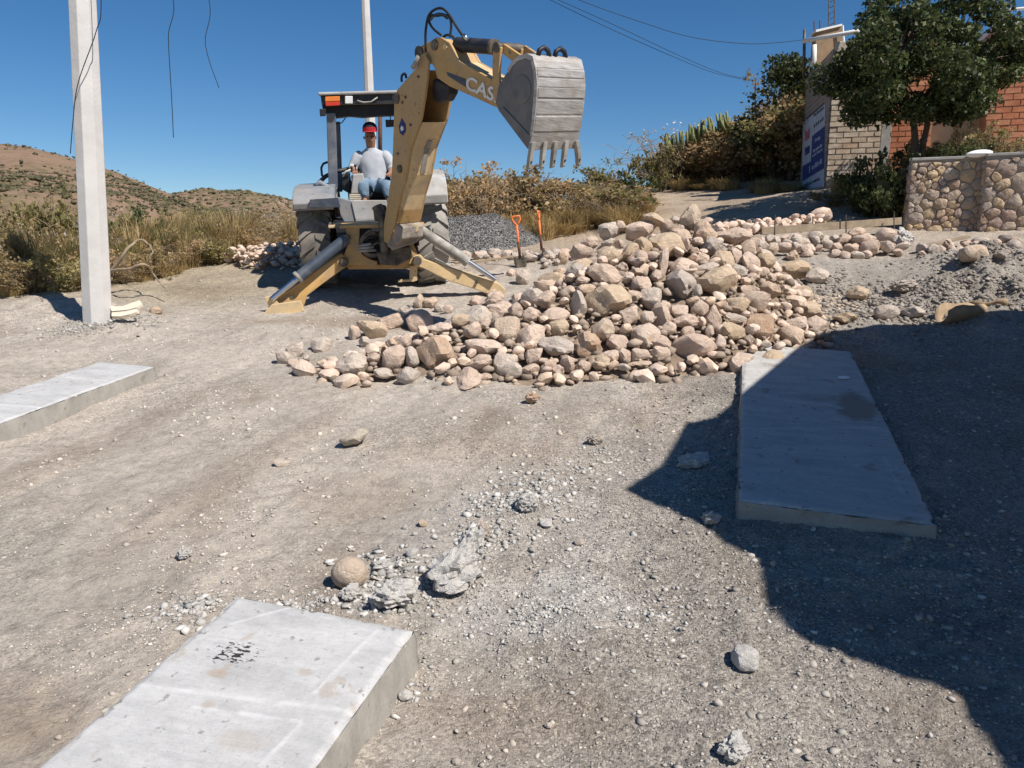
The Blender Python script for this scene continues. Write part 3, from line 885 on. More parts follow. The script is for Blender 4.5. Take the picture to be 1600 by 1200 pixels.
# dirt core added inside the pile, dark so gaps between stones read shaded
mx = np.arange(-2.4, 4.8, .07); my = np.arange(5.6, 11.2, .07)
A, B = np.meshgrid(mx, my)
Hm = mound(A, B)
Z = macro(A, B) + Hm * .92 - .10 - .25 * sstep(-.3, .3, A - (2.65 + (B - 7) * .45)) + .05 * fbm(A * 5, B * 5, 3, 401)
ii = np.arange(A.size).reshape(A.shape)
F = np.stack([ii[:-1, :-1], ii[:-1, 1:], ii[1:, 1:], ii[1:, :-1]], -1).reshape(-1, 4)
keepf = (Hm.ravel()[F].max(1) > .03)
core = npmesh('rubble_core', np.stack([A, B, Z], -1).reshape(-1, 3), F[keepf], True)
simple('pile_dirt', (.22, .165, .12), .95, 0, .3, 9, .9, 25)
tag(link('rubble_core', core, M['pile_dirt']), 'brown dirt and rubble filling inside the big rock pile, darkening its gaps', 'rubble', kind='stuff')

TR = """550 572 54 41 0 p;582 528 46 30 30 o;637 492 28 18 0 p;615 514 45 24 0 r;654 516 43 34 0 r;598 582 32 15 10 p;638 588 34 28 0 g;614 560 38 40 0 r
631 534 26 22 0 r;644 556 26 28 0 p;680 554 50 54 0 u;753 541 56 24 8 r;738 517 28 28 0 r;750 566 44 24 -8 r;796 511 45 45 0 s;688 513 38 18 0 r;554 530 17 22 0 r;569 543 17 17 0 p
584 560 26 17 0 r;611 537 17 15 0 r;669 532 20 13 0 r;717 500 28 19 0 o;687 485 15 13 0 p;672 479 21 17 0 r;654 479 16 22 0 r;742 477 20 17 0 r;772 479 30 22 0 r;700 490 15 13 0 r
759 504 19 17 0 r;791 567 38 38 20 p;757 588 22 10 0 r;829 492 24 24 0 r;866 492 42 28 0 r;873 513 28 27 0 o;832 524 50 44 -20 r;868 541 60 32 12 g;919 539 44 40 0 u;835 555 26 28 20 r
858 570 20 18 0 r;872 578 20 16 0 r;887 567 22 24 0 r;911 573 24 20 0 r;937 566 36 26 10 o;953 558 28 22 0 r;828 577 30 17 0 r;801 577 32 22 0 p;943 515 36 34 0 s;962 534 34 28 -20 r
1005 522 47 36 20 r;1031 534 36 20 10 r;999 554 29 19 0 r;973 554 26 24 0 r;1003 568 32 9 0 r;975 573 22 10 0 p;1031 552 30 22 0 r;949 472 66 50 -8 o;988 462 26 18 20 r;904 481 22 50 -5 g
915 453 34 17 0 r;1020 462 36 34 0 P;984 492 32 28 0 r;1033 492 30 38 0 r;1011 496 22 20 0 r;947 431 58 34 28 r;857 449 52 26 25 r;851 468 34 26 0 r;900 423 28 22 0 g;879 412 19 24 0 r
876 429 21 16 0 r;909 393 34 24 0 r;934 402 30 18 0 p;945 391 30 18 0 r;997 406 30 30 0 r;984 394 34 22 -30 o;1035 412 15 47 8 r;973 417 17 14 0 r;994 425 20 12 0 r;979 434 26 18 0 r
1001 444 30 24 0 r;1024 431 18 15 0 r;772 461 24 12 0 r;772 476 30 24 0 r;806 483 22 20 0 r;797 433 14 12 0 r;817 446 24 26 -30 p;874 442 12 16 0 r;911 438 20 11 0 r;889 453 19 13 0 r
1077 340 32 38 0 s;1022 341 42 18 20 o;1042 353 20 22 0 r;1063 360 28 22 0 r;1100 366 42 40 -40 r;1147 370 56 28 8 r;1112 385 32 27 0 g;1168 389 26 28 0 r;951 361 32 26 0 p;969 353 20 16 0 r
999 360 48 28 -8 r;1041 381 66 34 0 o;1071 381 14 20 0 r;922 378 26 17 0 r;950 379 22 17 0 p;968 381 16 13 0 r;1067 415 44 28 0 r;1063 441 46 44 0 g;1102 421 38 18 -10 p;1119 439 64 44 0 o
1129 407 32 30 0 o;1149 398 18 24 0 r;1097 404 26 16 0 r;1086 392 13 10 0 r;1153 424 26 18 20 g;1170 409 30 34 0 r;1089 454 15 20 0 g;1104 346 20 12 0 r;1054 342 16 12 0 p
1093 482 28 24 30 r;1083 470 22 14 0 r;1064 484 32 20 0 r;1038 476 18 14 0 r;1072 501 46 20 0 r;1116 496 25 36 -20 r;1147 496 34 14 0 p;1141 515 40 26 0 o;1046 513 24 21 0 r;1073 519 24 18 0 r
1083 540 68 36 -18 r;1124 534 18 26 0 r;1108 517 14 18 0 r;1155 474 38 26 0 o;1190 507 52 44 0 u;1244 507 44 24 0 r;1236 437 56 30 10 o;1277 445 38 24 0 p;1203 432 21 14 0 r;1223 453 17 15 0 r
1196 538 18 9 0 g;1170 530 12 14 0 r;1174 433 18 13 0 r;1190 425 22 14 0 r;1165 453 19 17 0 r;505 545 34 28 0 p;444 566 26 24 0 p;464 553 30 24 0 p;458 573 18 13 0 r;478 565 16 12 0 p"""
SPECIAL = {(550, 572): 'big pale pinkish boulder at the front left foot of the pile', (582, 528): 'smooth tan boulder tilted on end near the left tail of the pile',
 (680, 554): 'rusty brown broken boulder beside the clump of dark soil', (638, 588): 'grey-sided rounded stone standing alone in front of the pile foot', (598, 582): 'flat pale oval stone between two front boulders',
 (796, 511): 'round speckled boulder in the lower middle of the pile', (868, 541): 'long grey-white knobbly boulder above the front foot', (919, 539): 'reddish brown ridged boulder low in the pile',
 (949, 472): 'largest flat-topped tan boulder in the middle of the pile', (904, 481): 'dark narrow stone standing upright left of the largest boulder', (1020, 462): 'white rounded boulder right of the largest boulder',
 (943, 515): 'round dark-speckled stone below the largest boulder', (1005, 522): 'egg shaped mottled boulder above the front foot of the pile', (1083, 540): 'long smooth sloping boulder at the front right foot of the pile',
 (1077, 340): 'speckled egg-shaped boulder standing on top of the pile', (1022, 341): 'long tan stone lying left of the topmost boulder', (1147, 370): 'long smooth oval boulder at the upper right of the pile',
 (1041, 381): 'wide brown boulder with bulges just below the crest', (1063, 441): 'grey wedge-shaped boulder in the upper middle', (1119, 439): 'large ochre cracked boulder on the right flank of the pile',
 (1035, 412): 'thin upright stone like a finger under the crest', (1129, 407): 'yellowish round stone above the large ochre boulder', (1190, 507): 'orange-stained boulder at the right end by the long slab',
 (1236, 437): 'brown boulder lying apart on the right slope of the pile', (1277, 445): 'pale smooth boulder at the far right end of the pile', (1244, 507): 'grey low boulder beyond the orange-stained one',
 (1141, 515): 'blocky ochre stone at the right front of the pile', (947, 431): 'tilted mottled boulder above the largest boulder', (1112, 385): 'grey-pink smooth boulder under the long oval one', (999, 360): 'angular slab-like boulder on the left shoulder of the crest',
 (505, 545): 'biggest of the loose pale stones left of the pile', (444, 566): 'leftmost pale stone of the small cluster left of the pile', (1100, 366): 'pale boulder with a white scar right below the topmost one'}
TONE = {'p': 'pale_stone', 'o': 'ochre_stone', 'r': 'river_stone', 'g': 'grey_stone', 'u': 'rust_stone', 's': 'speckled_stone', 'P': 'pale_stone'}
WORD = {'p': 'pale', 'o': 'ochre', 'r': 'pinkish tan', 'g': 'grey', 'u': 'rusty', 's': 'speckled', 'P': 'white'}
def region(px, py):
    if px < 490: return 'in the small cluster left of the pile'
    if px < 770: return 'in the low left tail of the rock pile'
    if py > 530: return 'along the front foot of the rock pile'
    if px > 1135: return 'on the right flank of the rock pile'
    if py < 400: return 'near the crest of the rock pile'
    return 'in the middle of the rock pile'
placed = []
def add_pile_rock(c, hx, hy, hz, rot, mname, label, group, shapes=ROCKS, name='river_rock'):
    o = rock_obj(name, random.choice(shapes), mname, c, (hx, hy, hz), rot)
    tag(o, label, 'rock', group)
    placed.append((c.x, c.y, c.z, (hx * hy * hz) ** (1 / 3)))
    return o
for e in TR.replace('\n', ';').split(';'):
    px, py, w, h, a, t = e.split()
    px, py, w, h, a = map(float, (px, py, w, h, a))
    p = hit_pile(px, py + h * .05)
    s = (p - CAM).dot(FW) / FP
    hx, hz = w * s * .585, h * s * .60
    hy = .5 * (hx + hz) * U(.85, 1.05)
    c = p + (p - CAM).normalized() * (hy * .35)
    g = float(pile_z(np.array([c.x]), np.array([c.y]))[0])
    if mound(c.x, c.y) < .05: c.z = max(c.z, gz(c.x, c.y) + hz * .62)
    size = 'large' if w * h > 1250 else ('medium' if w * h > 500 else 'small')
    key = (int(px), int(py))
    grp = 'rocks of the big pile'
    if key in SPECIAL: lab = SPECIAL[key]
    else:
        lab = '%s %s rock %s' % (size, WORD[t], region(px, py))
        grp = '%s %s rocks %s' % (size, WORD[t], region(px, py))
    add_pile_rock(c, hx, hy, hz, (U(-.15, .15), math.radians(a), U(-.5, .5)), TONE[t], lab, grp)
# the rest of the pile's stones
pool = [(random.choice((.135, .12, .10, .085, .07, .06)) if i < 900 else U(.035, .055)) for i in range(6000)]
made = 0; pl = np.array(placed); FILL = []
extra_pos = []
for r in sorted(pool, reverse=True):
    if made >= 240: break
    x, y = U(-2.0, 3.5), U(5.8, 10.4)
    hmd = float(mound(x, y))
    if hmd < .04 or x > 2.7 + (y - 7) * .45: continue
    if y > 9.3 and U(0, 1) < .75: continue
    z = float(pile_z(np.array([x]), np.array([y]))[0]) - r * .1
    d = np.sqrt((pl[:, 0] - x) ** 2 + (pl[:, 1] - y) ** 2 + (pl[:, 2] - z) ** 2)
    if (d < (pl[:, 3] + r) * .80).any(): continue
    q = r
    c = Vector((x, y, z))
    if made >= 50: FILL.append((x, y, z, q))
    else: add_pile_rock(c, q * U(.95, 1.35), q * U(.9, 1.15), q * U(.7, .95), (U(-.4, .4), U(-.4, .4), U(0, 6.28)), random.choice(('river_stone', 'river_stone', 'pale_stone', 'ochre_stone')),
                  'small filler stone wedged among the boulders of the pile', 'filler stones of the big pile', LOW + ROCKS[:6])
    pl = np.vstack([pl, [x, y, z, r]])
    made += 1
def bake_rocks(name, spots, mats, label, group=None):
    V, Fs, mi = [], [], []
    off = 0
    src = []
    for me in LOW:
        v = np.zeros(len(me.vertices) * 3, np.float32); me.vertices.foreach_get('co', v)
        f = np.zeros(len(me.polygons) * 3, np.int32); me.loops.foreach_get('vertex_index', f)
        src.append((v.reshape(-1, 3), f.reshape(-1, 3)))
    for (x, y, z, r) in spots:
        v, f = random.choice(src)
        R = np.array(Euler((U(-.5, .5), U(-.5, .5), U(0, 6.28))).to_matrix())
        v = (v * np.array([r * U(.9, 1.55), r * U(.75, 1.15), r * U(.6, .95)])) @ R.T + np.array([x, y, z])
        V.append(v); Fs.append(f + off); off += len(v)
    me = npmesh(name, np.concatenate(V), np.concatenate(Fs), True)
    me.set_sharp_from_angle(angle=math.radians(30))
    return tag(link(name, me, M[mats]), label, 'rocks', group, 'stuff')
bake_rocks('filler_stones', FILL, 'heap_stone', 'smaller stones wedged between the boulders of the big pile')
# chips and fist stones in the gaps, uncountable
n = 5000
x = rng.uniform(-2.1, 4.2, n); y = rng.uniform(5.7, 10.6, n); hm = mound(x, y)
kk = (hm > .02) & (x < 3.1 + (y - 7) * .45); x, y = x[kk], y[kk]
s = .02 * (3.2 ** rng.uniform(0, 1, len(x)))
z = pile_z(x, y) - .075 + .03 * rng.standard_normal(len(x))
t = np.array([.42, .33, .26]) * rng.uniform(.6, 1.2, (len(x), 1))
tag(scatter_blobs('pile_rubble', np.stack([x, y, z], -1), s, .75, M['pebble'], rng, .35, tints=t), 'small stones and chips filling gaps in the big pile', 'rubble', kind='stuff')
crumbs('pile_debris', [(1190, 450, .22, 500, .01, .05), (1225, 475, .25, 600, .01, .05), (1250, 500, .25, 500, .01, .045), (1285, 470, .3, 400, .01, .04), (1215, 525, .18, 300, .01, .04), (1270, 525, .2, 250, .01, .035)], 'broken tan debris spilling down the right end of the pile', tint=(.45, .36, .28))
# clump of dark soil at the pile's foot
crumbs('dark_soil_clump', [(708, 585, .14, 900, .006, .03), (735, 580, .12, 600, .006, .03), (690, 592, .1, 300, .005, .02)], 'clump of dark damp soil at the foot of the pile', tint=(.13, .11, .09))

# ------------------------------------------------------------------ other stone heaps
def heap(name, pts, n, r0, r1, width, height, label, group, front=None, mats=('river_stone', 'pale_stone', 'river_stone'), stuff=False):
    """stones heaped along a line of photo points given with their distance"""
    W3 = [P(*p) for p in pts]
    pos = []
    out = []
    for i in range(n * 14):
        if len(out) >= n: break
        t = U(0, len(W3) - 1.001); k = int(t); f = t - k
        c = W3[k].lerp(W3[k + 1], f)
        a = random.gauss(0, .45); a = max(-1, min(1, a))
        dirv = (W3[k + 1] - W3[k]); pr = Vector((dirv.y, -dirv.x, 0)).normalized()
        q = c + pr * a * width
        r = r0 + (r1 - r0) * U(0, 1) ** 1.6
        z0 = float(macro(np.array([q.x]), np.array([q.y]))[0])
        z = z0 + height * (1 - a * a) * U(.15, 1) + r * .45
        if any((q.x - b[0]) ** 2 + (q.y - b[1]) ** 2 + (z - b[2]) ** 2 < ((r + b[3]) * .78) ** 2 for b in out): continue
        out.append((q.x, q.y, z, r))
        if stuff: continue
        o = rock_obj(name, random.choice(LOW + ROCKS[:8]), random.choice(mats), (q.x, q.y, z), (r * U(.95, 1.4), r * U(.9, 1.2), r * U(.7, 1)), (U(-.4, .4), U(-.4, .4), U(0, 6.28)))
        tag(o, label, 'rock', group)
    if stuff: bake_rocks(name, out, 'heap_stone', label)
heap('river_rock', [(1120, 385, 11.6), (1200, 388, 11.8), (1300, 382, 12.0), (1395, 378, 12.2)], 85, .08, .16, .42, .20, 'tan stone in the low row between the pile and the stone wall', 'stones of the low row by the stone wall')
heap('stone_row', [(1120, 352, 13.6), (1190, 352, 13.8), (1290, 350, 14.0)], 70, .06, .13, .35, .16, 'rear row of tan stones in front of the shaded track', None, stuff=True)
heap('stone_heap', [(370, 418, 12.8), (420, 408, 13.2), (475, 400, 13.6), (560, 398, 13.9)], 420, .032, .072, .85, .27, 'heap of pinkish stones behind the left stabilizer', None, stuff=True)
heap('river_rock', [(700, 400, 13.6), (770, 398, 13.4), (840, 395, 13.0), (890, 392, 12.6)], 46, .05, .12, .5, .08, 'stone strewn behind the two shovels', 'stones behind the shovels', mats=('river_stone', 'grey_stone', 'pale_stone'))
heap('river_rock', [(1440, 398, 11.6), (1520, 372, 12.0), (1600, 372, 11.7)], 24, .06, .12, .35, .08, 'stone lying at the base of the stone wall', 'stones at the base of the wall', mats=('river_stone', 'grey_stone'))

# single stones on the road
def stone(px, py, w, h, mname, label, shape=None, rot=0, bury=.25, name='loose_stone', cat='stone', yaw=None, depth=.9, group=None):
    g = GT(px, py + h * (.5 - bury * .5))
    x, y = g.x, g.y
    s = (g - CAM).dot(FW) / FP
    hx, hz = w * s * .5, h * s * .5
    o = rock_obj(name, shape or random.choice(ROCKS), mname, (x, y + hx * depth * .3, gz(x, y) + hz * (1 - bury * 1.2)), (hx, hx * depth, hz), (0, math.radians(rot), U(-.4, .4) if yaw is None else yaw))
    tag(o, label, cat, group)
    return o
ROUND = rock_mesh(901, 3, 3, .85, .025)
JAG = [lump_mesh(910 + i, .32) for i in range(4)]
PEAK = lump_mesh(930, .27, 4, .62)
for _m in JAG + [PEAK]: _m.set_sharp_from_angle(angle=math.radians(28))
stone(545, 891, 60, 54, 'speckled_stone', 'round speckled tan stone beside the near slab', ROUND, bury=.1)
stone(551, 685, 52, 26, 'yellow_core_stone', 'white stone with a yellow broken face on the open road', rot=-12, bury=.1)
stone(438, 722, 30, 16, 'pale_stone', 'flat pale stone half sunk in the left road')
stone(830, 622, 30, 24, 'rust_stone', 'brown angular stone just in front of the pile', JAG[0], bury=.1)
stone(929, 691, 28, 18, 'grey_stone', 'grey pointed stone on the gravel below the pile', JAG[1], bury=.15)
stone(660, 816, 16, 14, 'ochre_stone', 'small orange stone in the middle of the road', bury=.1)
stone(1166, 1029, 52, 42, 'cement_lump', 'white smooth cement lump near the big shadow edge', ROCKS[1], rot=25, bury=.15)
stone(1152, 1165, 62, 52, 'cement_lump', 'grooved white cement chunk at the bottom edge', JAG[2], bury=.15)
stone(286, 865, 24, 24, 'cement_lump', 'white upright chip standing in the left road', JAG[3], bury=.15)
stone(700, 885, 104, 92, 'cement_lump', 'large white plaster lump with a pointed top', PEAK, bury=.2, yaw=0)
stone(735, 850, 46, 70, 'cement_lump', 'upper peak of broken plaster behind the large lump', JAG[1], rot=15, bury=.2)
stone(756, 828, 34, 40, 'grey_stone', 'dark furrowed piece leaning behind the plaster lump', JAG[2], rot=-20, bury=.15)
stone(612, 935, 74, 52, 'cement_lump', 'white plaster block between the round stone and the slab', JAG[3], bury=.2)
stone(548, 928, 44, 30, 'cement_lump', 'ragged cement piece in front of the round stone', JAG[2], bury=.25)
stone(822, 796, 42, 34, 'cement_lump', 'lumpy grey cement piece on the mid road', JAG[1], bury=.2)
stone(855, 818, 26, 14, 'cement_lump', 'low cement chip right of the lumpy piece', bury=.25)
stone(905, 845, 20, 12, 'grey_stone', 'dark little stone on the gravel right of centre')
stone(595, 878, 40, 26, 'cement_lump', 'cement rubble behind the round stone', JAG[0], bury=.3)
stone(645, 868, 24, 16, 'cement_lump', 'small white chip between stone and plaster lump', bury=.2)
stone(632, 1085, 26, 18, 'cement_lump', 'split white chip at the right side of the near slab', bury=.2)
stone(858, 1126, 16, 10, 'pale_stone', 'tiny pale pebble on the smooth patch near the bottom')
stone(712, 1187, 16, 12, 'grey_stone', 'little dark-sided stone at the bottom edge')
stone(1085, 722, 62, 28, 'cement_lump', 'low shaded cement lump left of the long slab', JAG[3], bury=.35)
stone(1110, 808, 40, 34, 'cement_lump', 'shaded lump near the near corner of the long slab', JAG[0], bury=.4)
stone(1208, 882, 10, 10, 'pale_stone', 'tiny white stone on the shadow edge')
stone(1518, 428, 52, 30, 'speckled_stone', 'rounded boulder resting on the gravel mound at right', bury=.1)
stone(1384, 496, 44, 28, 'grey_stone', 'grey boulder half sunk right of the pile', bury=.2)
stone(1343, 461, 38, 26, 'ochre_stone', 'tan boulder lying alone right of the pile', bury=.1)
stone(1325, 505, 40, 20, 'ochre_stone', 'flat tan stone right of the pile foot', bury=.25)
stone(1412, 462, 44, 22, 'grey_stone', 'rough grey stone pair right of the pile', JAG[1], bury=.2)
stone(1428, 492, 34, 22, 'grey_stone', 'pale grey block near the husk', bury=.3)
stone(1412, 374, 44, 40, 'cement_lump', 'grey jagged cement boulder at the end of the low row', JAG[2], bury=.1)
stone(1565, 432, 22, 18, 'grey_stone', 'small dark stone on the gravel mound', bury=.2)
stone(184, 503, 24, 18, 'ochre_stone', 'brown stone at the foot of the left pole', bury=.2)
stone(172, 493, 20, 14, 'grey_stone', 'grey stone under the boards by the pole', bury=.2)
stone(243, 490, 22, 14, 'ochre_stone', 'tan stone right of the pole boards', bury=.25)
stone(228, 596, 14, 10, 'pale_stone', 'pale pebble beside the left slab corner')

# ------------------------------------------------------------------ house beside the road whose shade falls across the right
OUT = [(1640, 500), (1450, 513), (1300, 528), (1268, 545, .11), (1160, 640, .11), (1095, 668), (1060, 735), (1000, 778), (1150, 843), (1222, 885), (1243, 965), (1290, 1012), (1420, 1058), (1540, 1102), (1600, 1180), (1660, 1300)]
ROOFZ = 4.3
poly = []
for q in OUT:
    g = G(*q) if len(q) > 2 else GT(*q); t = (ROOFZ - g.z) / SUN.z
    q = g + SUN * t
    poly.append(Vector((q.x, q.y, ROOFZ)))
poly += [Vector((11.5, poly[-1].y - .6, ROOFZ)), Vector((11.5, poly[0].y, ROOFZ))]
house = empty('roadside_house', (8, 3, .3))
tag(house, 'flat-roofed plastered house close by on the right, casting the big shadow', 'house')
MB().prism(poly, (0, 0, .18)).build('roof', M['grey_concrete'], house, bevel=.02)
w0 = [(5.9, 6.3), (4.95, 3.5), (6.1, .8), (11.2, .4), (11.2, 6.3)]
MB().prism([Vector((x, y, -.2)) for x, y in w0], (0, 0, ROOFZ + .2 - .003)).build('wall', M['house_plaster'], house)
def wall_box(a, b, t0, t1, z0_, z1_, m, nm, par, out=.02, th=.06):
    A_, B_ = Vector((*a, 0)), Vector((*b, 0)); d = B_ - A_; nn = Vector((-d.y, d.x, 0)).normalized()
    if nn.x > 0: nn = -nn
    p0, p1 = A_ + d * t0 + nn * out, A_ + d * t1 + nn * out
    return MB().prism([Vector((p0.x, p0.y, z0_)), Vector((p1.x, p1.y, z0_)), Vector((p1.x, p1.y, z1_)), Vector((p0.x, p0.y, z1_))], -nn * th).build(nm, M[m], par, bevel=.008)
dr = wall_box(w0[1], w0[2], .30, .60, .45, 2.5, 'rust_steel', 'door', house)
wall_box(w0[1], w0[2], .55, .575, 1.4, 1.55, 'greasy_metal', 'handle', dr, .05, .04)
for t0, t1 in ((.15, .42), (.6, .86)):
    wn_ = wall_box(w0[0], w0[1], t0, t1, 1.7, 2.9, 'white_paint', 'window', house)
    wall_box(w0[0], w0[1], t0 + .02, (t0 + t1) / 2 - .01, 1.76, 2.84, 'glass_dark', 'pane', wn_, .026, .02)
    wall_box(w0[0], w0[1], (t0 + t1) / 2 + .01, t1 - .02, 1.76, 2.84, 'glass_dark', 'pane', wn_, .026, .02)

# ------------------------------------------------------------------ backhoe loader
def bm_basis():
    p = G(593, 452)
    d = Vector((p.x, p.y, 0)).normalized()
    fwd = (d + Vector((0, 0, SLOPE * d.y))).normalized()
    rt = Vector((d.y, -d.x, SLOPE * -d.x + .035)).normalized()
    rt = (rt - fwd * rt.dot(fwd)).normalized()
    up = rt.cross(fwd)
    o = p + d * .2
    o.z = SLOPE * o.y + .01
    return Matrix(((rt.x, fwd.x, up.x, o.x), (rt.y, fwd.y, up.y, o.y), (rt.z, fwd.z, up.z, o.z), (0, 0, 0, 1)))
BW = bm_basis(); BI = BW.inverted()
digger = empty('backhoe_loader', mw=BW)
tag(digger, 'dusty yellow backhoe loader with its bucket raised, standing behind the rock pile', 'backhoe')
def LW(*p): return BW @ Vector(p)
def LP(px, py, ly):
    """photo point on the machine's cross plane ly (machine space)"""
    o = BW @ Vector((0, ly, 0)); n = (BW.to_3x3() @ Vector((0, 1, 0)))
    return BI @ PL(px, py, o, n)
class LB(MB):
    def build(s, name, m, parent=None, **k):
        s.v = [tuple(BW @ Vector(v)) for v in s.v]
        return MB.build(s, name, m, parent or digger, **k)
def plate(px, ly, th): return LB().prism([LP(a, b, ly) for a, b in px], (0, th, 0))

# wheels
def wheel(cx, cy, R, W, inner, nlug, name='wheel', tm='tyre_rubber'):
    ax = (1, 0, 0); c = (cx, cy, R)
    rim = LB().lathe([(-W * .30, inner * .98), (-W * .30, inner * .85), (-W * .05, inner * .55), (-W * .02, .12), (W * .02, .12), (W * .05, inner * .55), (W * .30, inner * .85), (W * .30, inner * .98)], c, ax, 28)
    rim.lathe([(-W * .12, .10), (W * .12, .10)], c, ax, 16)
    ro = rim.build(name, M['lit_cream_paint'], smooth=True, auto=35)
    prof = [(-W * .36, inner), (-W * .47, inner + (R - inner) * .35), (-W * .5, inner + (R - inner) * .62), (-W * .43, R * .945), (-W * .2, R * .965), (0, R * .97), (W * .2, R * .965), (W * .43, R * .945), (W * .5, inner + (R - inner) * .62), (W * .47, inner + (R - inner) * .35), (W * .36, inner)]
    t = LB().lathe(prof, c, ax, 48, close=True)
    for i in range(nlug):
        for sd in (-1, 1):
            a = 2 * math.pi * (i + (.5 if sd > 0 else 0)) / nlug
            vs = []
            for k, (u, da) in enumerate(((0.02, -.07), (.25, .02), (.47, .13), (.505, .16))):
                for dd in (-.045, .045):
                    for rr in ((R * .94, R * 1.0) if k < 3 else (R * .82, R * .93)):
                        b = a + da + dd
                        vs.append((cx + sd * u * W, cy + rr * math.cos(b), R + rr * math.sin(b)))
            fs = []
            for k in range(3):
                q = k * 4
                fs += [(q, q + 4, q + 5, q + 1), (q + 1, q + 5, q + 7, q + 3), (q + 3, q + 7, q + 6, q + 2)]
            fs += [(0, 1, 3, 2), (12, 14, 15, 13)]
            t.add(vs, fs)
    to = t.build('tyre', M[tm], ro, smooth=True, auto=30)
    return ro
wheel(-.80, 0, .70, .46, .36, 20)
wheel(.80, 0, .70, .46, .36, 20, tm='tyre_dusty')
wheel(-.74, 2.15, .42, .30, .22, 16)
wheel(.74, 2.15, .42, .30, .22, 16)

# frame, hood, loader
LB().box((0, .9, .62), (.62, 3.6, .36)).box((0, 0, .68), (1.25, .26, .26)).box((0, 2.15, .45), (1.3, .2, .18)).build('chassis', M['dark_paint'], bevel=.015)
h = LB(); h.prism([Vector((-.36, y, z)) for y, z in ((.75, .75), (2.6, .75), (2.6, 1.25), (2.5, 1.38), (.75, 1.50))], (.72, 0, 0)); h.build('hood', M['yellow_paint'], bevel=.03)
for s in (-1, 1):
    a = LB().prism([Vector((s * .55, y, z)) for y, z in ((.75, 1.15), (1.0, 1.32), (2.4, .95), (3.25, .40), (3.25, .22), (3.05, .25), (2.3, .72), (.85, 1.0))], (s * .09, 0, 0)); a.build('loader_arm', M['yellow_paint'], bevel=.01)
lb = LB(); prof = [(3.25, .75), (3.22, .20), (3.30, .08), (3.95, .05), (3.95, .07), (3.34, .11), (3.26, .22), (3.29, .75)]
lb.prism([Vector((-1.05, y, z)) for y, z in prof], (2.1, 0, 0))
for s in (-1.05, 1.03): lb.prism([Vector((s, y, z)) for y, z in ((3.25, .75), (3.22, .2), (3.3, .08), (3.95, .05), (3.45, .7))], (.02, 0, 0))
lb.build('loader_bucket', M['bucket_steel'])

# platform, panels
LB().box((0, .1, .98), (1.12, 1.6, .06)).build('platform', M['dark_paint'], bevel=.01)
plate([(604, 313), (612, 345), (556, 347), (549, 316), (553, 313)], -.62, .05).build('rear_panel', M['light_grey_paint'], bevel=.008)
plate([(527, 308), (550, 314), (556, 350), (541, 352), (532, 336)], -.60, .06).build('side_panel', M['grey_paint'], bevel=.008)
plate([(556, 341), (612, 339), (612, 345), (556, 348)], -.66, .035).build('bumper_strip', M['light_grey_paint'])
LB().box((-.02, -.75, .98), (1.15, .22, .03)).build('step_plate', M['lit_cream_paint'], bevel=.006)

# fenders: rounded arch over each rear wheel
def fender(s):
    x0, x1 = (.50, 1.03)
    zl_ = LP(500, 325, -.78).z; zt_ = LP(495, 289 if s < 0 else 274, -.2).z; dz_ = zt_ - zl_
    out = [(-.78, zl_), (-.80, zl_ + .25 * dz_), (-.70, zl_ + .62 * dz_), (-.52, zl_ + .88 * dz_), (-.25, zt_), (.35, zt_), (.62, zl_ + .8 * dz_), (.80, zl_ + .3 * dz_), (.84, zl_ - .1)]
    inn = [(y * .95, z - .035) for y, z in out]
    f = LB().prism([Vector((s * x0, y, z)) for y, z in out + inn[::-1]], (s * (x1 - x0), 0, 0))
    fo = f.build('fender', M['light_grey_paint'] if s > 0 else M['grey_paint'], bevel=.09)  # left fender coloured darker to stand for the boom's shade
    w = LB().prism([Vector((s * (x0 - .02), y, z)) for y, z in out], (s * .02, 0, 0))
    w.build('fender_wall', M['grey_paint'], fo)
    return fo
fl = fender(-1); fr = fender(1)
plate([(655, 331), (690, 319), (692, 328), (657, 340)], -.86, .05).build('tail_or_shade_panel', M['black_rubber'], fr)
plate([(484, 312), (528, 309), (532, 324), (483, 323)], -.83, .03).build('tail_or_shade_panel', M['barrel_steel'], fl)  # dark strip standing for shade on the left fender's rear face
LB().tube([LP(a, b, -.3) for a, b in ((492, 292), (500, 285), (512, 292), (522, 305), (530, 322))], .035, 8).build('fender_rail', M['grey_paint'], smooth=True)
LB().tube([LP(a, b, .1) for a, b in ((508, 278), (503, 274), (502, 262), (505, 256), (512, 253))], .016, 8).build('grab_handle', M['dark_paint'], smooth=True)
LB().tube([LP(a, b, .1) for a, b in ((498, 286), (508, 276), (524, 268), (545, 264))], .03, 8).build('side_guard', M['dark_paint'], smooth=True)

# canopy with its posts
def post(pa, pb, ly, w, d, nm='canopy_post'):
    a, b = LP(*pa, ly), LP(*pb, ly)
    m = LB().prism([a + Vector((-w, 0, 0)), a + Vector((w, 0, 0)), b + Vector((w, 0, 0)), b + Vector((-w, 0, 0))], (0, d, 0)); m.build(nm, M['post_paint'], bevel=.012)
post((517, 176), (521, 314), -.15, .062, .13)
post((664, 172), (656, 312), -.15, .062, .13)
post((526, 190), (530, 300), 1.0, .05, .1)
post((650, 190), (648, 300), 1.0, .05, .1)
tl = LP(501, 148, -.22); tr = LP(682, 145, -.22); bl = LP(503, 164, -.22)
hgt = tl.z - bl.z
cy0, cy1 = -.22, 1.15
cnp = LB()
cnp.prism([Vector((tl.x, cy0, bl.z)), Vector((tr.x, cy0, bl.z)), Vector((tr.x, cy0, tl.z - .012)), Vector((tl.x, cy0, tl.z - .012))], (0, .03, 0))
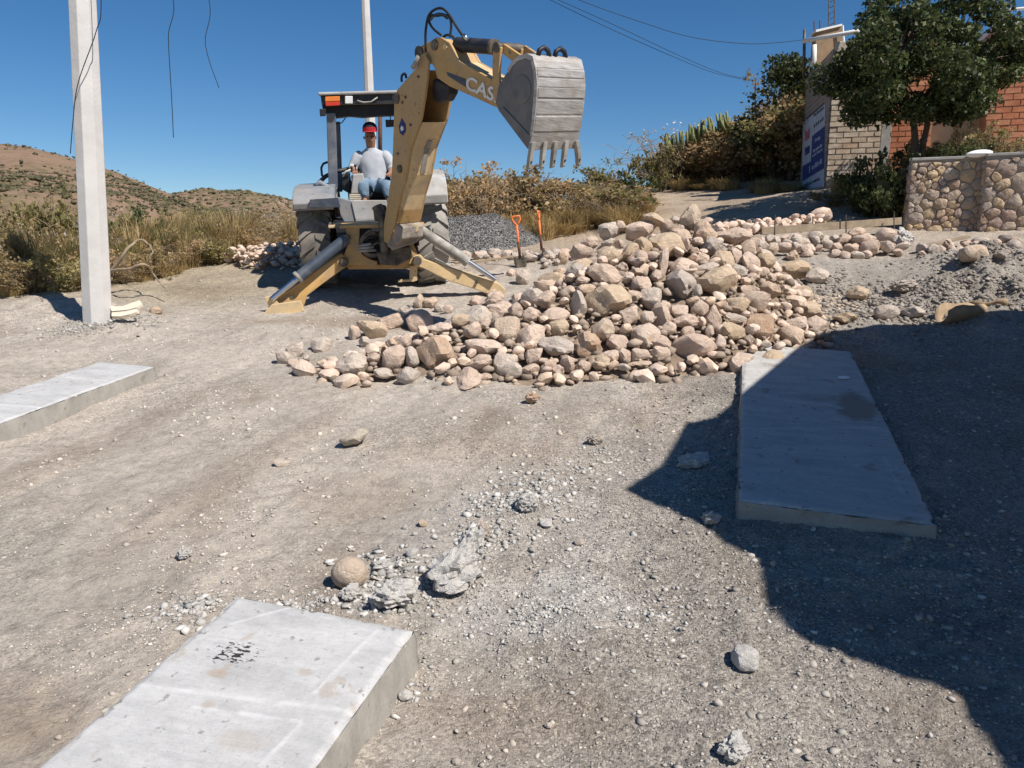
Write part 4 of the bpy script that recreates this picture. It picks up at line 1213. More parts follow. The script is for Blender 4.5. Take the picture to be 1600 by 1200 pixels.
cnp.prism([Vector((tl.x, cy1, bl.z - .02)), Vector((tr.x, cy1, bl.z - .02)), Vector((tr.x, cy1, tl.z - .012)), Vector((tl.x, cy1, tl.z - .012))], (0, .03, 0))
for x in (tl.x, tr.x - .03): cnp.box((x + .015, (cy0 + cy1) / 2 + .015, (bl.z + tl.z) / 2), (.03, cy1 - cy0 - .03, hgt * .9))
cnp.box(((tl.x + tr.x) / 2, (cy0 + cy1) / 2 + .015, bl.z + .045), (tr.x - tl.x - .07, cy1 - cy0 - .04, .03))
co = cnp.build('canopy', M['dark_paint'])
LB().box(((tl.x + tr.x) / 2, (cy0 + cy1) / 2, tl.z + .01), (tr.x - tl.x + .06, cy1 - cy0 + .10, .04)).build('roof_skin', M['light_grey_paint'], co, bevel=.015)
plate([(508, 151), (531, 150), (531, 158), (508, 159)], -.26, .035).build('brake_lamp', M['orange_lens'], co, bevel=.008)
plate([(508, 159.5), (531, 158.5), (531, 165), (509, 166)], -.26, .035).build('tail_lamp', M['red_lens'], co, bevel=.008)
plate([(539, 150), (551, 150), (551, 162), (539, 162)], -.27, .045).build('work_lamp', M['white_lens'], co, bevel=.008)
LB().tube([LP(a, b, -.24) for a, b in ((558, 157), (568, 160), (580, 159), (590, 152))], .011, 6).build('loose_cable', M['barrel_dusty'], co, smooth=True)
LB().tube([LP(a, b, -.1) for a, b in ((525, 193), (534, 192), (540, 184))], .008, 6).build('hanging_cable', M['black_rubber'], co, smooth=True)
plate([(503, 164.5), (560, 163.5), (616, 162.5), (680, 161), (680, 178), (616, 180), (590, 181), (566, 183), (545, 181), (520, 184), (506, 176)], -.12, .5).build('canopy_liner', M['black_rubber'], co)
plate([(499, 170), (509, 170), (509, 181), (500, 182)], -.28, .05).build('side_lamp', M['black_rubber'], co, bevel=.01)
plate([(602, 187), (617, 187), (617, 198), (603, 199)], .05, .02).build('mirror', M['dark_paint'], co, bevel=.006)
LB().tube([LP(610, 178, .05), LP(610, 187, .05)], .008, 6).build('mirror_stem', M['black_rubber'], co)

# engine stack, steering wheel, seat, controls
LB().tube([LP(594, 175, 1.9), LP(594, 260, 1.9)], .035, 10).build('exhaust_pipe', M['rust_steel'], smooth=True)
LB().box((-.03, .62, 1.34), (.5, .12, .5)).build('dashboard', M['dark_paint'], bevel=.02)
st = LP(585, 300, .25)
seat = LB().box((st.x, .12, st.z - .02), (.52, .5, .12)); seat.build('seat', M['black_rubber'], bevel=.04)
LB().box((st.x, .36, st.z + .28), (.5, .12, .55)).build('seat_back', M['black_rubber'], bevel=.04)
LB().box((st.x, .12, st.z - .2), (.3, .3, .28)).build('seat_base', M['dark_paint'], bevel=.02)
plate([(551, 272), (567, 271), (570, 283), (565, 302), (548, 303), (550, 288)], -.42, .22).build('control_tower', M['light_grey_paint'], bevel=.015)
for k in range(4):
    y0 = 303.5 + 2.8 * k
    plate([(546, y0), (565, y0 - .3), (565, y0 + 1.7), (546, y0 + 2)], -.43, .24).build('bellows_fold', M['pale_board'])
for a, b in (((552, 272), (549, 262)), ((557, 272), (555, 259)), ((563, 271), (561, 263))):
    lv = LB().tube([LP(*a, -.32), LP(*b, -.34)], .008, 6); 
    p = LP(*b, -.34); lv.lathe([(-.02, .008), (-.012, .018), (.012, .018), (.02, .008)], p, (0, 0, 1), 10)
    lv.build('control_lever', M['black_rubber'], smooth=True)
plate([(534, 272), (546, 268), (549, 290), (545, 302), (534, 296)], -.2, .2).build('side_console', M['dark_paint'], bevel=.02)
LB().tube([LP(536, 276, -.25), LP(540, 268, -.25), LP(548, 265, -.25)], .012, 6).build('console_hose', M['pale_board'], smooth=True)

# rear stabilizer frame
fy = -1.28
rf = plate([(541, 356), (562, 354), (561, 385), (566, 398), (580, 406), (590, 409), (588, 416), (541, 414), (535, 405), (543, 384)], fy, .10)
rf.add(*(lambda q: (q.v, q.f))(plate([(633, 398), (640, 392), (637, 384), (646, 380), (652, 396), (664, 405), (660, 413), (643, 412), (608, 417), (606, 413), (630, 407)], fy, .10)))
rf.add(*(lambda q: (q.v, q.f))(plate([(531, 352), (605, 350), (664, 350), (664, 356), (531, 357)], fy - .03, .30)))
rf.add(*(lambda q: (q.v, q.f))(plate([(541, 414), (655, 412), (655, 420), (545, 421)], fy + .11, .12)))
rf.build('stabilizer_frame', M['yellow_paint'], bevel=.008)
LB().box((.0, -.82, .72), (.98, .26, .62)).build('frame_housing', M['dark_paint'])
plate([(640, 416), (652, 415), (652, 438), (646, 440), (622, 441), (622, 438), (640, 437)], fy + .05, .06).build('lock_bracket', M['lit_cream_paint'])
# swing ring and hoses in the opening
c = LP(582, 382, fy - .02)
LB().lathe([(-.02, .17), (.03, .17), (.03, .12), (-.02, .12)], c, (0, 1, 0), 26, close=True).build('swing_ring', M['greasy_metal'], smooth=True, auto=30)
for i in range(6):
    a = LP(562 + 6 * i, 372 + (i % 3) * 8, fy + .02); b = LP(590 + 3 * i, 366 + i * 5, fy - .06); m_ = (a + b) / 2 + Vector((U(-.06, .06), -.07, U(-.05, .10)))
    LB().tube([a, a.lerp(m_, .6), m_, m_.lerp(b, .5), b], .014, 7).build('hydraulic_hose', M['black_rubber'] if i % 2 else M['greasy_metal'], smooth=True)
for i in range(3):
    LB().tube([LP(560, 384 + i * 4, fy - .05), LP(580 + i * 4, 381 + 5 * i, fy - .06)], .018, 8).build('hydraulic_fitting', M['barrel_dusty'], smooth=True)

# stabilizers
def cyl(a, b, ra, rb, split, nm, mb_, mr, lyA, lyB):
    A, B = LP(*a, lyA), LP(*b, lyB)
    Cc = A.lerp(B, split)
    o = LB().tube([A, A.lerp(Cc, .96), Cc], [ra, ra, ra * 1.06], 16).build(nm, mb_, smooth=True, auto=40)
    LB().tube([A.lerp(Cc, .985), Cc + (B - A).normalized() * .025], ra * 1.18, 16).build('gland', M['barrel_dusty'], o, smooth=True, auto=40)
    LB().tube([Cc, B], rb, 12).build('piston_rod', mr, o, smooth=True, auto=40)
    LB().lathe([(-.06, ra * .75), (.06, ra * .75)], A, (0, 1, 0), 14).build('pin', M['greasy_metal'], o, smooth=True, auto=40)
    return o
cyl((541, 373), (424, 468), .074, .036, .64, 'stabilizer_cylinder', M['barrel_steel'], M['chrome'], fy - .08, fy - .42)  # left barrel in dark steel, standing for the boom's shade on it
cyl((652, 356), (774, 437), .066, .034, .62, 'stabilizer_cylinder', M['barrel_dusty'], M['chrome'], fy - .06, fy - .06)
def slant(px, th, x0=540, x1=440, l0=0.0, l1=-.30): return LB().prism([LP(a, b, fy - .02 + l0 + (l1 - l0) * min(1, max(0, (x0 - a) / (x0 - x1)))) for a, b in px], (0, th, 0))
left_arm = slant([(533, 397), (546, 404), (543, 416), (535, 421), (505, 443), (480, 462), (473, 484), (432, 490), (418, 480), (430, 468), (470, 441), (510, 411)], .17)
lo = left_arm.build('stabilizer_arm', M['yellow_paint'], bevel=.012)
plate([(413, 465), (424, 462), (432, 470), (438, 480), (430, 490), (418, 489), (420, 479)], fy - .40, .05).build('foot_lug', M['lit_cream_paint'], lo, bevel=.008)
plate([(424, 476), (470, 470), (475, 486), (462, 491), (420, 496), (411, 491)], fy - .44, .05).build('foot_plate', M['lit_cream_paint'], lo, bevel=.008)
f0 = LP(442, 494, fy - .36)
LB().box((f0.x, fy - .25, f0.z - .005), (.46, .42, .035)).build('foot_pad', M['rust_steel'], lo, bevel=.01)
ro_ = plate([(646, 401), (656, 397), (664, 405), (700, 417), (745, 432), (778, 442), (790, 452), (788, 470), (742, 452), (698, 438), (662, 420), (646, 414)], fy - .02, .16).build('stabilizer_arm', M['lit_cream_paint'], bevel=.012)
p = LP(796, 470, fy); LB().box((p.x, fy + .05, p.z), (.46, .42, .035)).build('foot_pad', M['rust_steel'], ro_, bevel=.01)
for q in ((537, 410), (652, 408)):
    p = LP(*q, fy - .08); LB().lathe([(-.03, .052), (0, .06), (.2, .06), (.24, .05)], p, (0, 1, 0), 18).build('pivot_pin', M['greasy_metal'], smooth=True, auto=40)
for q, dq in (((745, 441), -.045), ((455, 466), -.33)):
    p = LP(*q, fy + dq); LB().lathe([(-.01, .022), (.03, .022)], p, (0, 1, 0), 12).build('bolt', M['greasy_metal'])

# ---- boom, dipper and bucket: one swinging plane
AL = math.radians(48)
bdir = Vector((math.cos(AL), -math.sin(AL), 0))
wdir = Vector((math.sin(AL), math.cos(AL), .11)).normalized()      # across the boom, to the right and away
vdir = bdir.cross(wdir).normalized()
if vdir.z < 0: vdir = -vdir
B0 = BW @ LP(620, 372, fy - .45)
def on_boom(px, py, off=0.0):
    return PL(px, py, B0 + wdir * off, wdir)
class WB(MB):
    def build(s, name, m, parent=None, **k): return MB.build(s, name, m, parent or digger, **k)
def bplate(px, off, th): return WB().prism([on_boom(a, b, 0) + wdir * off for a, b in px], wdir * th)
BWID = .40
side = [(662, 82), (669, 95), (667, 120), (664, 145), (657, 187), (641, 232), (634, 275), (625, 307), (617, 348), (606, 381), (599, 377), (600, 347), (607, 305), (612, 267), (614, 225), (616, 155), (620, 141), (650, 106), (655, 88)]
boom = bplate(side, 0, .035)
boom.add(*(lambda q: (q.v, q.f))(bplate(side, BWID - .035, .035)))
boom.build('boom', M['yellow_paint'], bevel=.006)
def strip(px, off, wid, inset): # face across the boom following the outline
    a = [on_boom(*q) + wdir * off for q in px]
    m = WB()
    n = len(a)
    dn = [(bdir * -inset) for _ in a]
    vs = [p for p in a] + [p + wdir * wid for p in a] + [p + d for p, d in zip(a, dn)] + [p + wdir * wid + d for p, d in zip(a, dn)]
    fs = []
    for i in range(n - 1):
        fs += [(i, i + 1, n + i + 1, n + i), (2 * n + i, 3 * n + i, 3 * n + i + 1, 2 * n + i + 1), (i, 2 * n + i, 2 * n + i + 1, i + 1), (n + i, n + i + 1, 3 * n + i + 1, 3 * n + i)]
    fs += [(0, n, 3 * n, 2 * n), (n - 1, 3 * n - 1, 4 * n - 1, 2 * n - 1)]
    m.add(vs, fs)
    return m
strip([(657.5, 191), (641.5, 232), (634.5, 275), (625.5, 307), (617.5, 348)], .036, BWID - .072, .03).build('boom_front_plate', M['lit_cream_paint'], bevel=.004)  # front plate lighter than the sides: sunlight put into its colour
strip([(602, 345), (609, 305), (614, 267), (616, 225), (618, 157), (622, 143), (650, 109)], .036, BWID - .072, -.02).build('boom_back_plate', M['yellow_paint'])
bplate([(640, 243), (643, 250), (640, 285), (636, 291), (634.5, 284), (637, 255)], .0, .001) if 0 else None
strip([(646.5, 221), (641.8, 232), (637.8, 255), (635.2, 272)], .20, .07, -.006).build('bare_scrape', M['barrel_dusty'])
# boom foot, king post and swing casting
foot = bplate([(606, 352), (616, 349), (624, 356), (624, 374), (614, 384), (604, 388), (598, 380)], .03, BWID - .06)
foot.build('boom_foot', M['casting'], bevel=.015)
strip([(622.5, 330), (620, 341), (617.8, 350)], .036, BWID - .072, -.012).build('boom_worn_plate', M['rust_steel'] if 0 else M['yellow_paint'])
kp = LP(628, 378, fy - .35)
LB().prism([LP(a, b, fy - .30) for a, b in ((614, 357), (650, 352), (656, 366), (648, 380), (612, 392), (606, 380))], (0, .28, 0)).build('swing_post', M['casting'], bevel=.02)
for a, b in ((618, 357), (648, 356)):
    p = LP(a, b, fy - .34); LB().lathe([(-.03, .05), (.1, .05)], p, (0, 1, 0), 16).build('swing_pin', M['lit_cream_paint'], smooth=True, auto=40)
LB().prism([LP(a, b, fy - .12) for a, b in ((588, 395), (610, 388), (640, 385), (646, 402), (620, 416), (594, 413))], (0, .16, 0)).build('swing_casting', M['greasy_metal'], bevel=.02)
# boom cylinder seen beside the boom foot
bc = [BW @ LP(597, 335, fy - .2), BW @ LP(602, 395, fy - .2)]
WB().tube([BW @ LP(589, 322, fy - .1), BW @ LP(598, 342, fy - .15), BW @ LP(601, 398, fy - .15)], [.07, .06, .055], 12).build('boom_cylinder', M['greasy_metal'], smooth=True, auto=40)
WB().prism([BW @ LP(a, b, fy - .02) for a, b in ((583, 326), (596, 320), (604, 322), (603, 345), (585, 346))], BW.to_3x3() @ Vector((0, .12, 0))).build('valve_block', M['greasy_metal'], bevel=.02)
# pins and marks on the boom side
def disc(px, py, r, off, th, m, nm, seg=20, parent=None):
    p = on_boom(px, py) + wdir * off
    return WB().lathe([(0, r), (th, r)], p, wdir, seg).build(nm, m, parent, smooth=True, auto=40)
disc(620, 154, .06, -.02, .05, M['greasy_metal'], 'boom_pin')
disc(625, 264, .045, -.018, .04, M['greasy_metal'], 'boom_pin')
for q in ((654, 120), (629, 160), (642, 195), (622, 240), (634, 152)): disc(*q, .016, -.012, .02, M['greasy_metal'], 'bolt', 10)
bplate([(628, 184), (634, 194), (634.5, 205), (630, 212), (625, 208), (623.5, 197)], -.004, .006).build('maker_decal', M['blue_paint'])
bplate([(628, 196), (631, 199), (631, 203), (628, 205), (626, 201)], -.007, .004).build('decal_emblem', M['white_lens'])
WB().tube([on_boom(651, 106, 0) - wdir * .05, on_boom(657, 98) - wdir * .06, on_boom(660, 88) - wdir * .05], .025, 10).build('boom_link', M['barrel_dusty'], smooth=True)

# dipper
dip = [(643, 82), (647, 72), (657, 69), (666, 64), (675, 58), (684, 58), (697, 67), (712, 95), (767, 126), (786, 136), (792, 150), (786, 166), (774, 169), (697, 134), (677, 120), (673, 106), (668, 98), (655, 104), (646, 94)]
DW = .30; DO = .05
dm = bplate(dip, DO, .03)
dm.add(*(lambda q: (q.v, q.f))(bplate(dip, DO + DW - .03, .03)))
dm.build('dipper', M['yellow_paint'], bevel=.006)
strip([(712, 96), (740, 111), (767, 127), (786, 137)], DO + .031, DW - .062, .05).build('dipper_top_plate', M['lit_cream_paint'])  # lit top flange, drawn by the lighter copy of the yellow
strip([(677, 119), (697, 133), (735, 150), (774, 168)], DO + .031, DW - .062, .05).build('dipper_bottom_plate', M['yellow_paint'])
strip([(666, 66), (675, 60), (684, 60), (697, 69), (712, 96)], DO + .031, DW - .062, .05).build('dipper_end_plate', M['yellow_paint'])
disc(650, 82, .07, DO - .02, .04, M['greasy_metal'], 'dipper_pin'); disc(674, 70, .055, DO - .02, .04, M['greasy_metal'], 'dipper_pin')
disc(691, 73, .03, DO - .02, .05, M['lit_cream_paint'], 'dipper_pin')
bplate([(664, 122), (690, 134), (688, 146), (682, 157), (672, 160), (664, 156), (662, 142)], DO + .06, .14).build('dipper_nose', M['dark_paint'], bevel=.02)  # dipper end in the boom opening, dark to stand for the hole's shade
# bucket cylinder along the top, with its links
bcA, bcB = on_boom(697, 68, 0) + wdir * .16, on_boom(776, 74, 0) + wdir * .16
o = WB().tube([bcA, bcA.lerp(bcB, .72)], .075, 16).build('bucket_cylinder', M['dark_paint'], smooth=True, auto=40)
WB().tube([bcA.lerp(bcB, .70), bcA.lerp(bcB, .75)], .08, 16).build('gland', M['greasy_metal'], o, smooth=True, auto=40)
WB().tube([bcA.lerp(bcB, .75), bcB], .038, 12).build('piston_rod', M['barrel_dusty'], o, smooth=True)
WB().lathe([(-.17, .05), (.17, .05)], bcB, wdir, 16).build('link_pin', M['greasy_metal'], smooth=True, auto=40)
for off in (.0, .28):
    bplate([(770, 72), (776, 68), (782, 74), (779, 110), (781, 150), (777, 166), (770, 150), (769, 110)], off, .035).build('guide_link', M['yellow_paint'], bevel=.006)
    bplate([(774, 70), (782, 68), (812, 88), (812, 96), (800, 100), (776, 80)], off + .04, .035).build('bucket_link', M['yellow_paint'], bevel=.006)
# lettering on the dipper side
def decal_quad(a, b, c, d, m, nm, off): bplate([a, b, c, d], off, .003).build(nm, m)
bplate([(692, 112), (722, 123), (722, 136), (694, 118)], DO - .004, .005).build('name_stripe', M['barrel_steel'])
fc = bpy.data.curves.new('maker_name', 'FONT'); fc.body = 'CASE'; fc.extrude = .004; fc.size = 1.0; fc.offset = .022
tmp = bpy.data.objects.new('tmp_text', fc); COL.objects.link(tmp)
bpy.context.view_layer.update()
tme = bpy.data.meshes.new_from_object(tmp.evaluated_get(bpy.context.evaluated_depsgraph_get()))
bpy.data.objects.remove(tmp)
vv = np.array([v.co[:] for v in tme.vertices])
x0, x1 = vv[:, 0].min(), vv[:, 0].max(); y0, y1 = vv[:, 1].min(), vv[:, 1].max()
q00, q10, q01 = on_boom(722, 138), on_boom(778, 165), on_boom(726, 117.5)
for i, v in enumerate(tme.vertices):
    a = (v.co.x - x0) / (x1 - x0); b = (v.co.y - y0) / (y1 - y0)
    pnt = q00 + (q10 - q00) * a + (q01 - q00) * b + wdir * (DO - .006 - (0.004 if v.co.z > 0 else 0))
    v.co = pnt
tme.update()
link('maker_lettering', tme, M['white_paint'], digger)

# bucket
bo = [(774, 160), (779, 133), (794, 110), (801, 98), (811, 89), (824, 86), (832, 91), (836, 109), (838, 132), (836.5, 160), (833, 195), (829.5, 217), (826, 232), (822, 226), (780, 174)]
BKW = .64; BKO = -.14
BK0 = B0 + wdir * BKO
def on_bk(px, py): return PL(px, py, BK0, wdir)
bk = WB()
for off in (0, BKW - .028): bk.prism([on_bk(*q) + wdir * off for q in bo], wdir * .028)
bo_side = bk.build('bucket_side', M['bucket_side'], bevel=.006)
shell = [(794, 110), (801, 98), (811, 89), (824, 85.5), (832.5, 90), (837, 109), (839, 132), (837.5, 160), (834, 195), (830.5, 217), (827, 233)]
sp = [on_bk(*q) for q in shell]
cen = on_bk(805, 150)
m = WB(); n = len(sp)
ins = [p + (cen - p).normalized() * .03 for p in sp]
ou = [p + (p - cen).normalized() * .012 for p in sp]
A0 = [p - wdir * .01 for p in ou]; A1 = [p + wdir * (BKW + .01) for p in ou]; B0_ = [p - wdir * .01 for p in ins]; B1_ = [p + wdir * (BKW + .01) for p in ins]
vs = A0 + A1 + B0_ + B1_
fs = []
for i in range(n - 1):
    fs += [(i, i + 1, n + i + 1, n + i), (2 * n + i, 3 * n + i, 3 * n + i + 1, 2 * n + i + 1), (i, 2 * n + i, 2 * n + i + 1, i + 1), (n + i, n + i + 1, 3 * n + i + 1, 3 * n + i)]
fs += [(0, n, 3 * n, 2 * n), (n - 1, 3 * n - 1, 4 * n - 1, 2 * n - 1)]
m.add(vs, fs)
so = m.build('bucket_shell', M['bucket_steel'], smooth=True, auto=50)
for k, (ya, yz) in enumerate(((96, 107), (109, 121), (123, 136), (137.5, 152), (155.5, 177), (180.5, 203))):        # wear strips welded across the back
    def at(y):
        for (x0_, y0_), (x1_, y1_) in zip(shell[3:-1], shell[4:]):
            if y0_ <= y <= y1_: 
                return x0_ + (x1_ - x0_) * (y - y0_) / (y1_ - y0_ + 1e-9)
        return shell[-1][0]
    a, b = on_bk(at(ya), ya), on_bk(at(yz), yz)
    na = (a - cen).normalized(); nb = (b - cen).normalized()
    e0, e1 = .006, BKW - .006
    mm = WB()
    vs = []
    for off in (e0, e1):
        for p, q in ((a, na), (b, nb)):
            for dd in (.008, .016 + .004 * (k % 2)):
                vs.append(p + q * dd + wdir * off)
    mm.add(vs, [(0, 1, 3, 2), (4, 6, 7, 5), (1, 5, 7, 3), (0, 4, 5, 1), (2, 3, 7, 6), (0, 2, 6, 4)])
    mm.build('wear_strip', M['bucket_steel'], so, bevel=.004)
dn = (on_bk(824, 262) - on_bk(828, 226)).normalized()
for k in range(5):
    base = on_bk(828, 224) + wdir * (BKW * (.03 + .235 * k))
    th = (on_bk(838, 130) - cen).normalized()
    sp_k = (-.012, 0, 0, 0, .05)[k]
    mm = WB().prism([base - wdir * .03, base + wdir * .03, base + wdir * (.026 + sp_k) + dn * .13, base + wdir * (.020 + sp_k * 1.6) + dn * .25, base - wdir * (.020 - sp_k * 1.6) + dn * .25, base - wdir * (.026 - sp_k) + dn * .13], th * .05)
    t_ = mm.build('bucket_tooth', M['barrel_dusty'], bevel=.008)
    WB().lathe([(-.004, .012), (.052, .012)], base + wdir * sp_k * 1.3 + dn * .19 + th * .002, th, 8).build('tooth_pin', M['dark_paint'], t_)
# lifting ears on the bucket top
for off in (.18, .40):
    e = on_bk(828, 86) + wdir * off; u_ = (on_bk(828, 70) - on_bk(828, 86)).normalized()
    w_ = (on_bk(850, 86) - on_bk(828, 86)).normalized()
    WB().tube([e - wdir * .075, e - wdir * .055 + u_ * .05, e + u_ * .075, e + wdir * .055 + u_ * .05, e + wdir * .075], .024, 8).build('lifting_ear', M['dark_paint'], so, smooth=True)
bplates = WB().prism([on_bk(*q) - wdir * .012 for q in ((779, 171), (788, 168), (831, 214), (826, 233), (822, 228))], wdir * .012).build('side_cutter', M['bucket_side'], bo_side, bevel=.004)
pc = on_bk(815, 140); WB().lathe([(-.012, .11), (-.008, .13), (.004, .135)], pc, wdir, 28).build('side_boss', M['bucket_side'], bo_side, smooth=True, auto=40)
# hydraulic hoses looping above the boom head
def hose(px, nm='hydraulic_hose', r=.014, off=.05, m='black_rubber'):
    pts = [on_boom(a, b) + wdir * (off + (c[0] if c else 0)) for a, b, *c in px]
    # smooth the path
    out = []
    for i in range(len(pts) - 1):
        p0 = pts[max(i - 1, 0)]; p1 = pts[i]; p2 = pts[i + 1]; p3 = pts[min(i + 2, len(pts) - 1)]
        for t in (0, .25, .5, .75):
            out.append(.5 * ((2 * p1) + (p2 - p0) * t + (2 * p0 - 5 * p1 + 4 * p2 - p3) * t * t + (3 * p1 - p0 - 3 * p2 + p3) * t ** 3))
    out.append(pts[-1])
    WB().tube(out, r, 8).build(nm, M[m], smooth=True)
hose([(660, 84), (659, 60), (660, 42), (664, 24), (674, 14), (686, 13), (697, 24), (708, 42), (719, 58)])
hose([(683, 54), (672, 45), (665, 34), (667, 24), (677, 24), (686, 23), (693, 28)])
hose([(667, 30), (675, 22), (686, 22), (697, 28), (699, 42), (697, 58)], m='barrel_steel')
hose([(668, 58), (674, 53), (682, 54), (688, 60)], off=.2)
hose([(630, 128), (630, 119), (635, 115), (637, 122)], off=-.02)
hose([(704, 60), (720, 62), (738, 64)], r=.011, off=.2)
WB().tube([on_boom(718, 54) + wdir * .05, on_boom(722, 62) + wdir * .08], .022, 8).build('hose_fitting', M['chrome'], smooth=True)
# ------------------------------------------------------------------ the operator
def skin_mesh(nodes, edges, root, name, sub=2, fold=0.0):
    names = list(nodes)
    me = bpy.data.meshes.new(name)
    me.from_pydata([nodes[k][0] for k in names], [(names.index(a), names.index(b)) for a, b in edges], [])
    o = bpy.data.objects.new(name, me); COL.objects.link(o)
    md = o.modifiers.new('skin', 'SKIN'); md.use_smooth_shade = True
    sl = me.skin_vertices[0].data
    for i, k in enumerate(names):
        r = nodes[k][1]
        sl[i].radius = r if isinstance(r, tuple) else (r, r)
        sl[i].use_root = (k == root)
    ss = o.modifiers.new('sub', 'SUBSURF'); ss.levels = sub; ss.render_levels = sub
    bpy.context.view_layer.update()
    out = bpy.data.meshes.new_from_object(o.evaluated_get(bpy.context.evaluated_depsgraph_get()))
    bpy.data.objects.remove(o)
    out.name = name
    if fold:
        nv = len(out.vertices); co = np.zeros(nv * 3); no = np.zeros(nv * 3)
        out.vertices.foreach_get('co', co); out.vertices.foreach_get('normal', no)
        co = co.reshape(-1, 3); no = no.reshape(-1, 3)
        co += no * (fold * fbm(co[:, 0] * 16 + co[:, 2] * 7, co[:, 2] * 13 - co[:, 1] * 9, 3, 5))[:, None]
        out.vertices.foreach_set('co', co.ravel()); out.update()
    out.polygons.foreach_set('use_smooth', np.ones(len(out.polygons), bool))
    return out
def J(px, py, ly): return BW @ LP(px, py, ly)
J_ = {'pelvis': (J(585, 289, .06), (.13, .10)), 'belly': (J(584, 272, .07), (.10, .075)), 'chest': (J(582, 251, .07), (.105, .07)), 'neck': (J(579, 231, .04), .055), 'jaw': (J(578, 221, .0), (.062, .075)), 'brow': (J(578, 210, .01), (.078, .092)), 'crown': (J(578, 203, .02), .055),
      'nose': (J(578, 216, -.10), .015),
      'shl': (J(560, 243.5, .06), .058), 'ell': (J(551, 262, .02), .05), 'wrl': (J(554, 268, -.22), .034), 'pal': (J(555, 268, -.30), (.036, .022)),
      'shr': (J(603, 242.5, .06), .058), 'elr': (J(613, 263, .02), .05), 'wrr': (J(610, 271, -.22), .034), 'par': (J(609, 272, -.30), (.036, .022)),
      'hil': (J(575, 292, .0), .095), 'knl': (J(566, 285, -.40), .07), 'anl': (J(571, 311, -.38), .045), 'tol': (J(570, 314, -.56), .04),
      'hir': (J(595, 292, .0), .095), 'knr': (J(605, 287, -.40), .07), 'anr': (J(607, 312, -.38), .045), 'tor': (J(608, 315, -.56), .04)}
ED = [('pelvis', 'belly'), ('belly', 'chest'), ('chest', 'neck'), ('neck', 'jaw'), ('jaw', 'brow'), ('brow', 'crown'), ('jaw', 'nose'), ('chest', 'shl'), ('shl', 'ell'), ('ell', 'wrl'), ('wrl', 'pal'), ('chest', 'shr'), ('shr', 'elr'), ('elr', 'wrr'), ('wrr', 'par'),
      ('pelvis', 'hil'), ('hil', 'knl'), ('knl', 'anl'), ('anl', 'tol'), ('pelvis', 'hir'), ('hir', 'knr'), ('knr', 'anr'), ('anr', 'tor')]
for sd, hand, sg in (('l', 'pal', 1), ('r', 'par', -1)):
    hp = J_[hand][0]
    R3 = BW.to_3x3()
    for i, (dx, ln) in enumerate(((-.028, .07), (-.010, .08), (.010, .075), (.027, .058))):
        a = hp + R3 @ Vector((dx, -.045, .005)); b = a + R3 @ Vector((0, -ln * .5, -.01)); c_ = b + R3 @ Vector((0, -.005, -ln * .45))
        for j, q in enumerate((a, b, c_)): J_['f%s%d%d' % (sd, i, j)] = (q, .010 if j < 2 else .008)
        ED += [(hand, 'f%s%d0' % (sd, i)), ('f%s%d0' % (sd, i), 'f%s%d1' % (sd, i)), ('f%s%d1' % (sd, i), 'f%s%d2' % (sd, i))]
    t0 = hp + R3 @ Vector((sg * .045, -.005, .0)); t1 = t0 + R3 @ Vector((sg * .012, -.035, -.02))
    J_['t%s0' % sd] = (t0, .012); J_['t%s1' % sd] = (t1, .009)
    ED += [(hand, 't%s0' % sd), ('t%s0' % sd, 't%s1' % sd)]
man = empty('person', tuple(J(585, 300, .1)))
tag(man, 'person in red and black cap, grey shirt and jeans seated at the backhoe controls', 'person')
link('body', skin_mesh(J_, ED, 'pelvis', 'person_body'), M['skin'], man)
def grow(keys, add, repl=None):
    d = {}
    for k in keys:
        p, r = J_[k]
        r = tuple(x + add for x in r) if isinstance(r, tuple) else r + add
        d[k] = (p, r)
    if repl: d.update(repl)
    return d
sl_ = {'cufl': (J_['ell'][0].lerp(J_['wrl'][0], .35), .055), 'cufr': (J_['elr'][0].lerp(J_['wrr'][0], .35), .055), 'hem': (J(585, 284, .05), (.175, .145)), 'coll': (J(579, 230, .04), .085)}
sl_['belly'] = (J_['belly'][0], (.165, .14)); sl_['chest'] = (J(582, 251, .07), (.17, .14)); sl_['shl'] = (J_['shl'][0], .09); sl_['shr'] = (J_['shr'][0], .09)
vs_ = []; NS = 28
rings_ = [(585, 292, .05, .175, .15), (585, 284, .05, .185, .155), (584.5, 273, .06, .19, .15), (583.5, 262, .065, .20, .145), (582.5, 252, .07, .21, .14), (582, 245, .07, .215, .125), (581.5, 240, .065, .20, .11), (581, 236.5, .06, .15, .095), (580, 233.5, .05, .09, .08), (579.5, 231, .04, .075, .07)]
for (a_, b_, l_, rx_, ry_) in rings_:
    cc_ = LP(a_, b_, l_)
    for k_ in range(NS):
        t_ = 2 * math.pi * k_ / NS
        fd_ = 1 + .035 * math.sin(5 * t_ + b_ * .35) + .02 * math.sin(9 * t_ - b_ * .6)
        vs_.append(BW @ (cc_ + Vector((rx_ * math.cos(t_) * fd_, ry_ * math.sin(t_) * fd_, 0))))
n_r = len(rings_)
sm_ = MB().add(vs_, [(i_ * NS + k_, i_ * NS + (k_ + 1) % NS, (i_ + 1) * NS + (k_ + 1) % NS, (i_ + 1) * NS + k_) for i_ in range(n_r - 1) for k_ in range(NS)]).mesh('person_shirt', True)
shirt = link('shirt', sm_, M['shirt_cloth'], man)
sb_ = shirt.modifiers.new('sub', 'SUBSURF'); sb_.levels = sb_.render_levels = 2
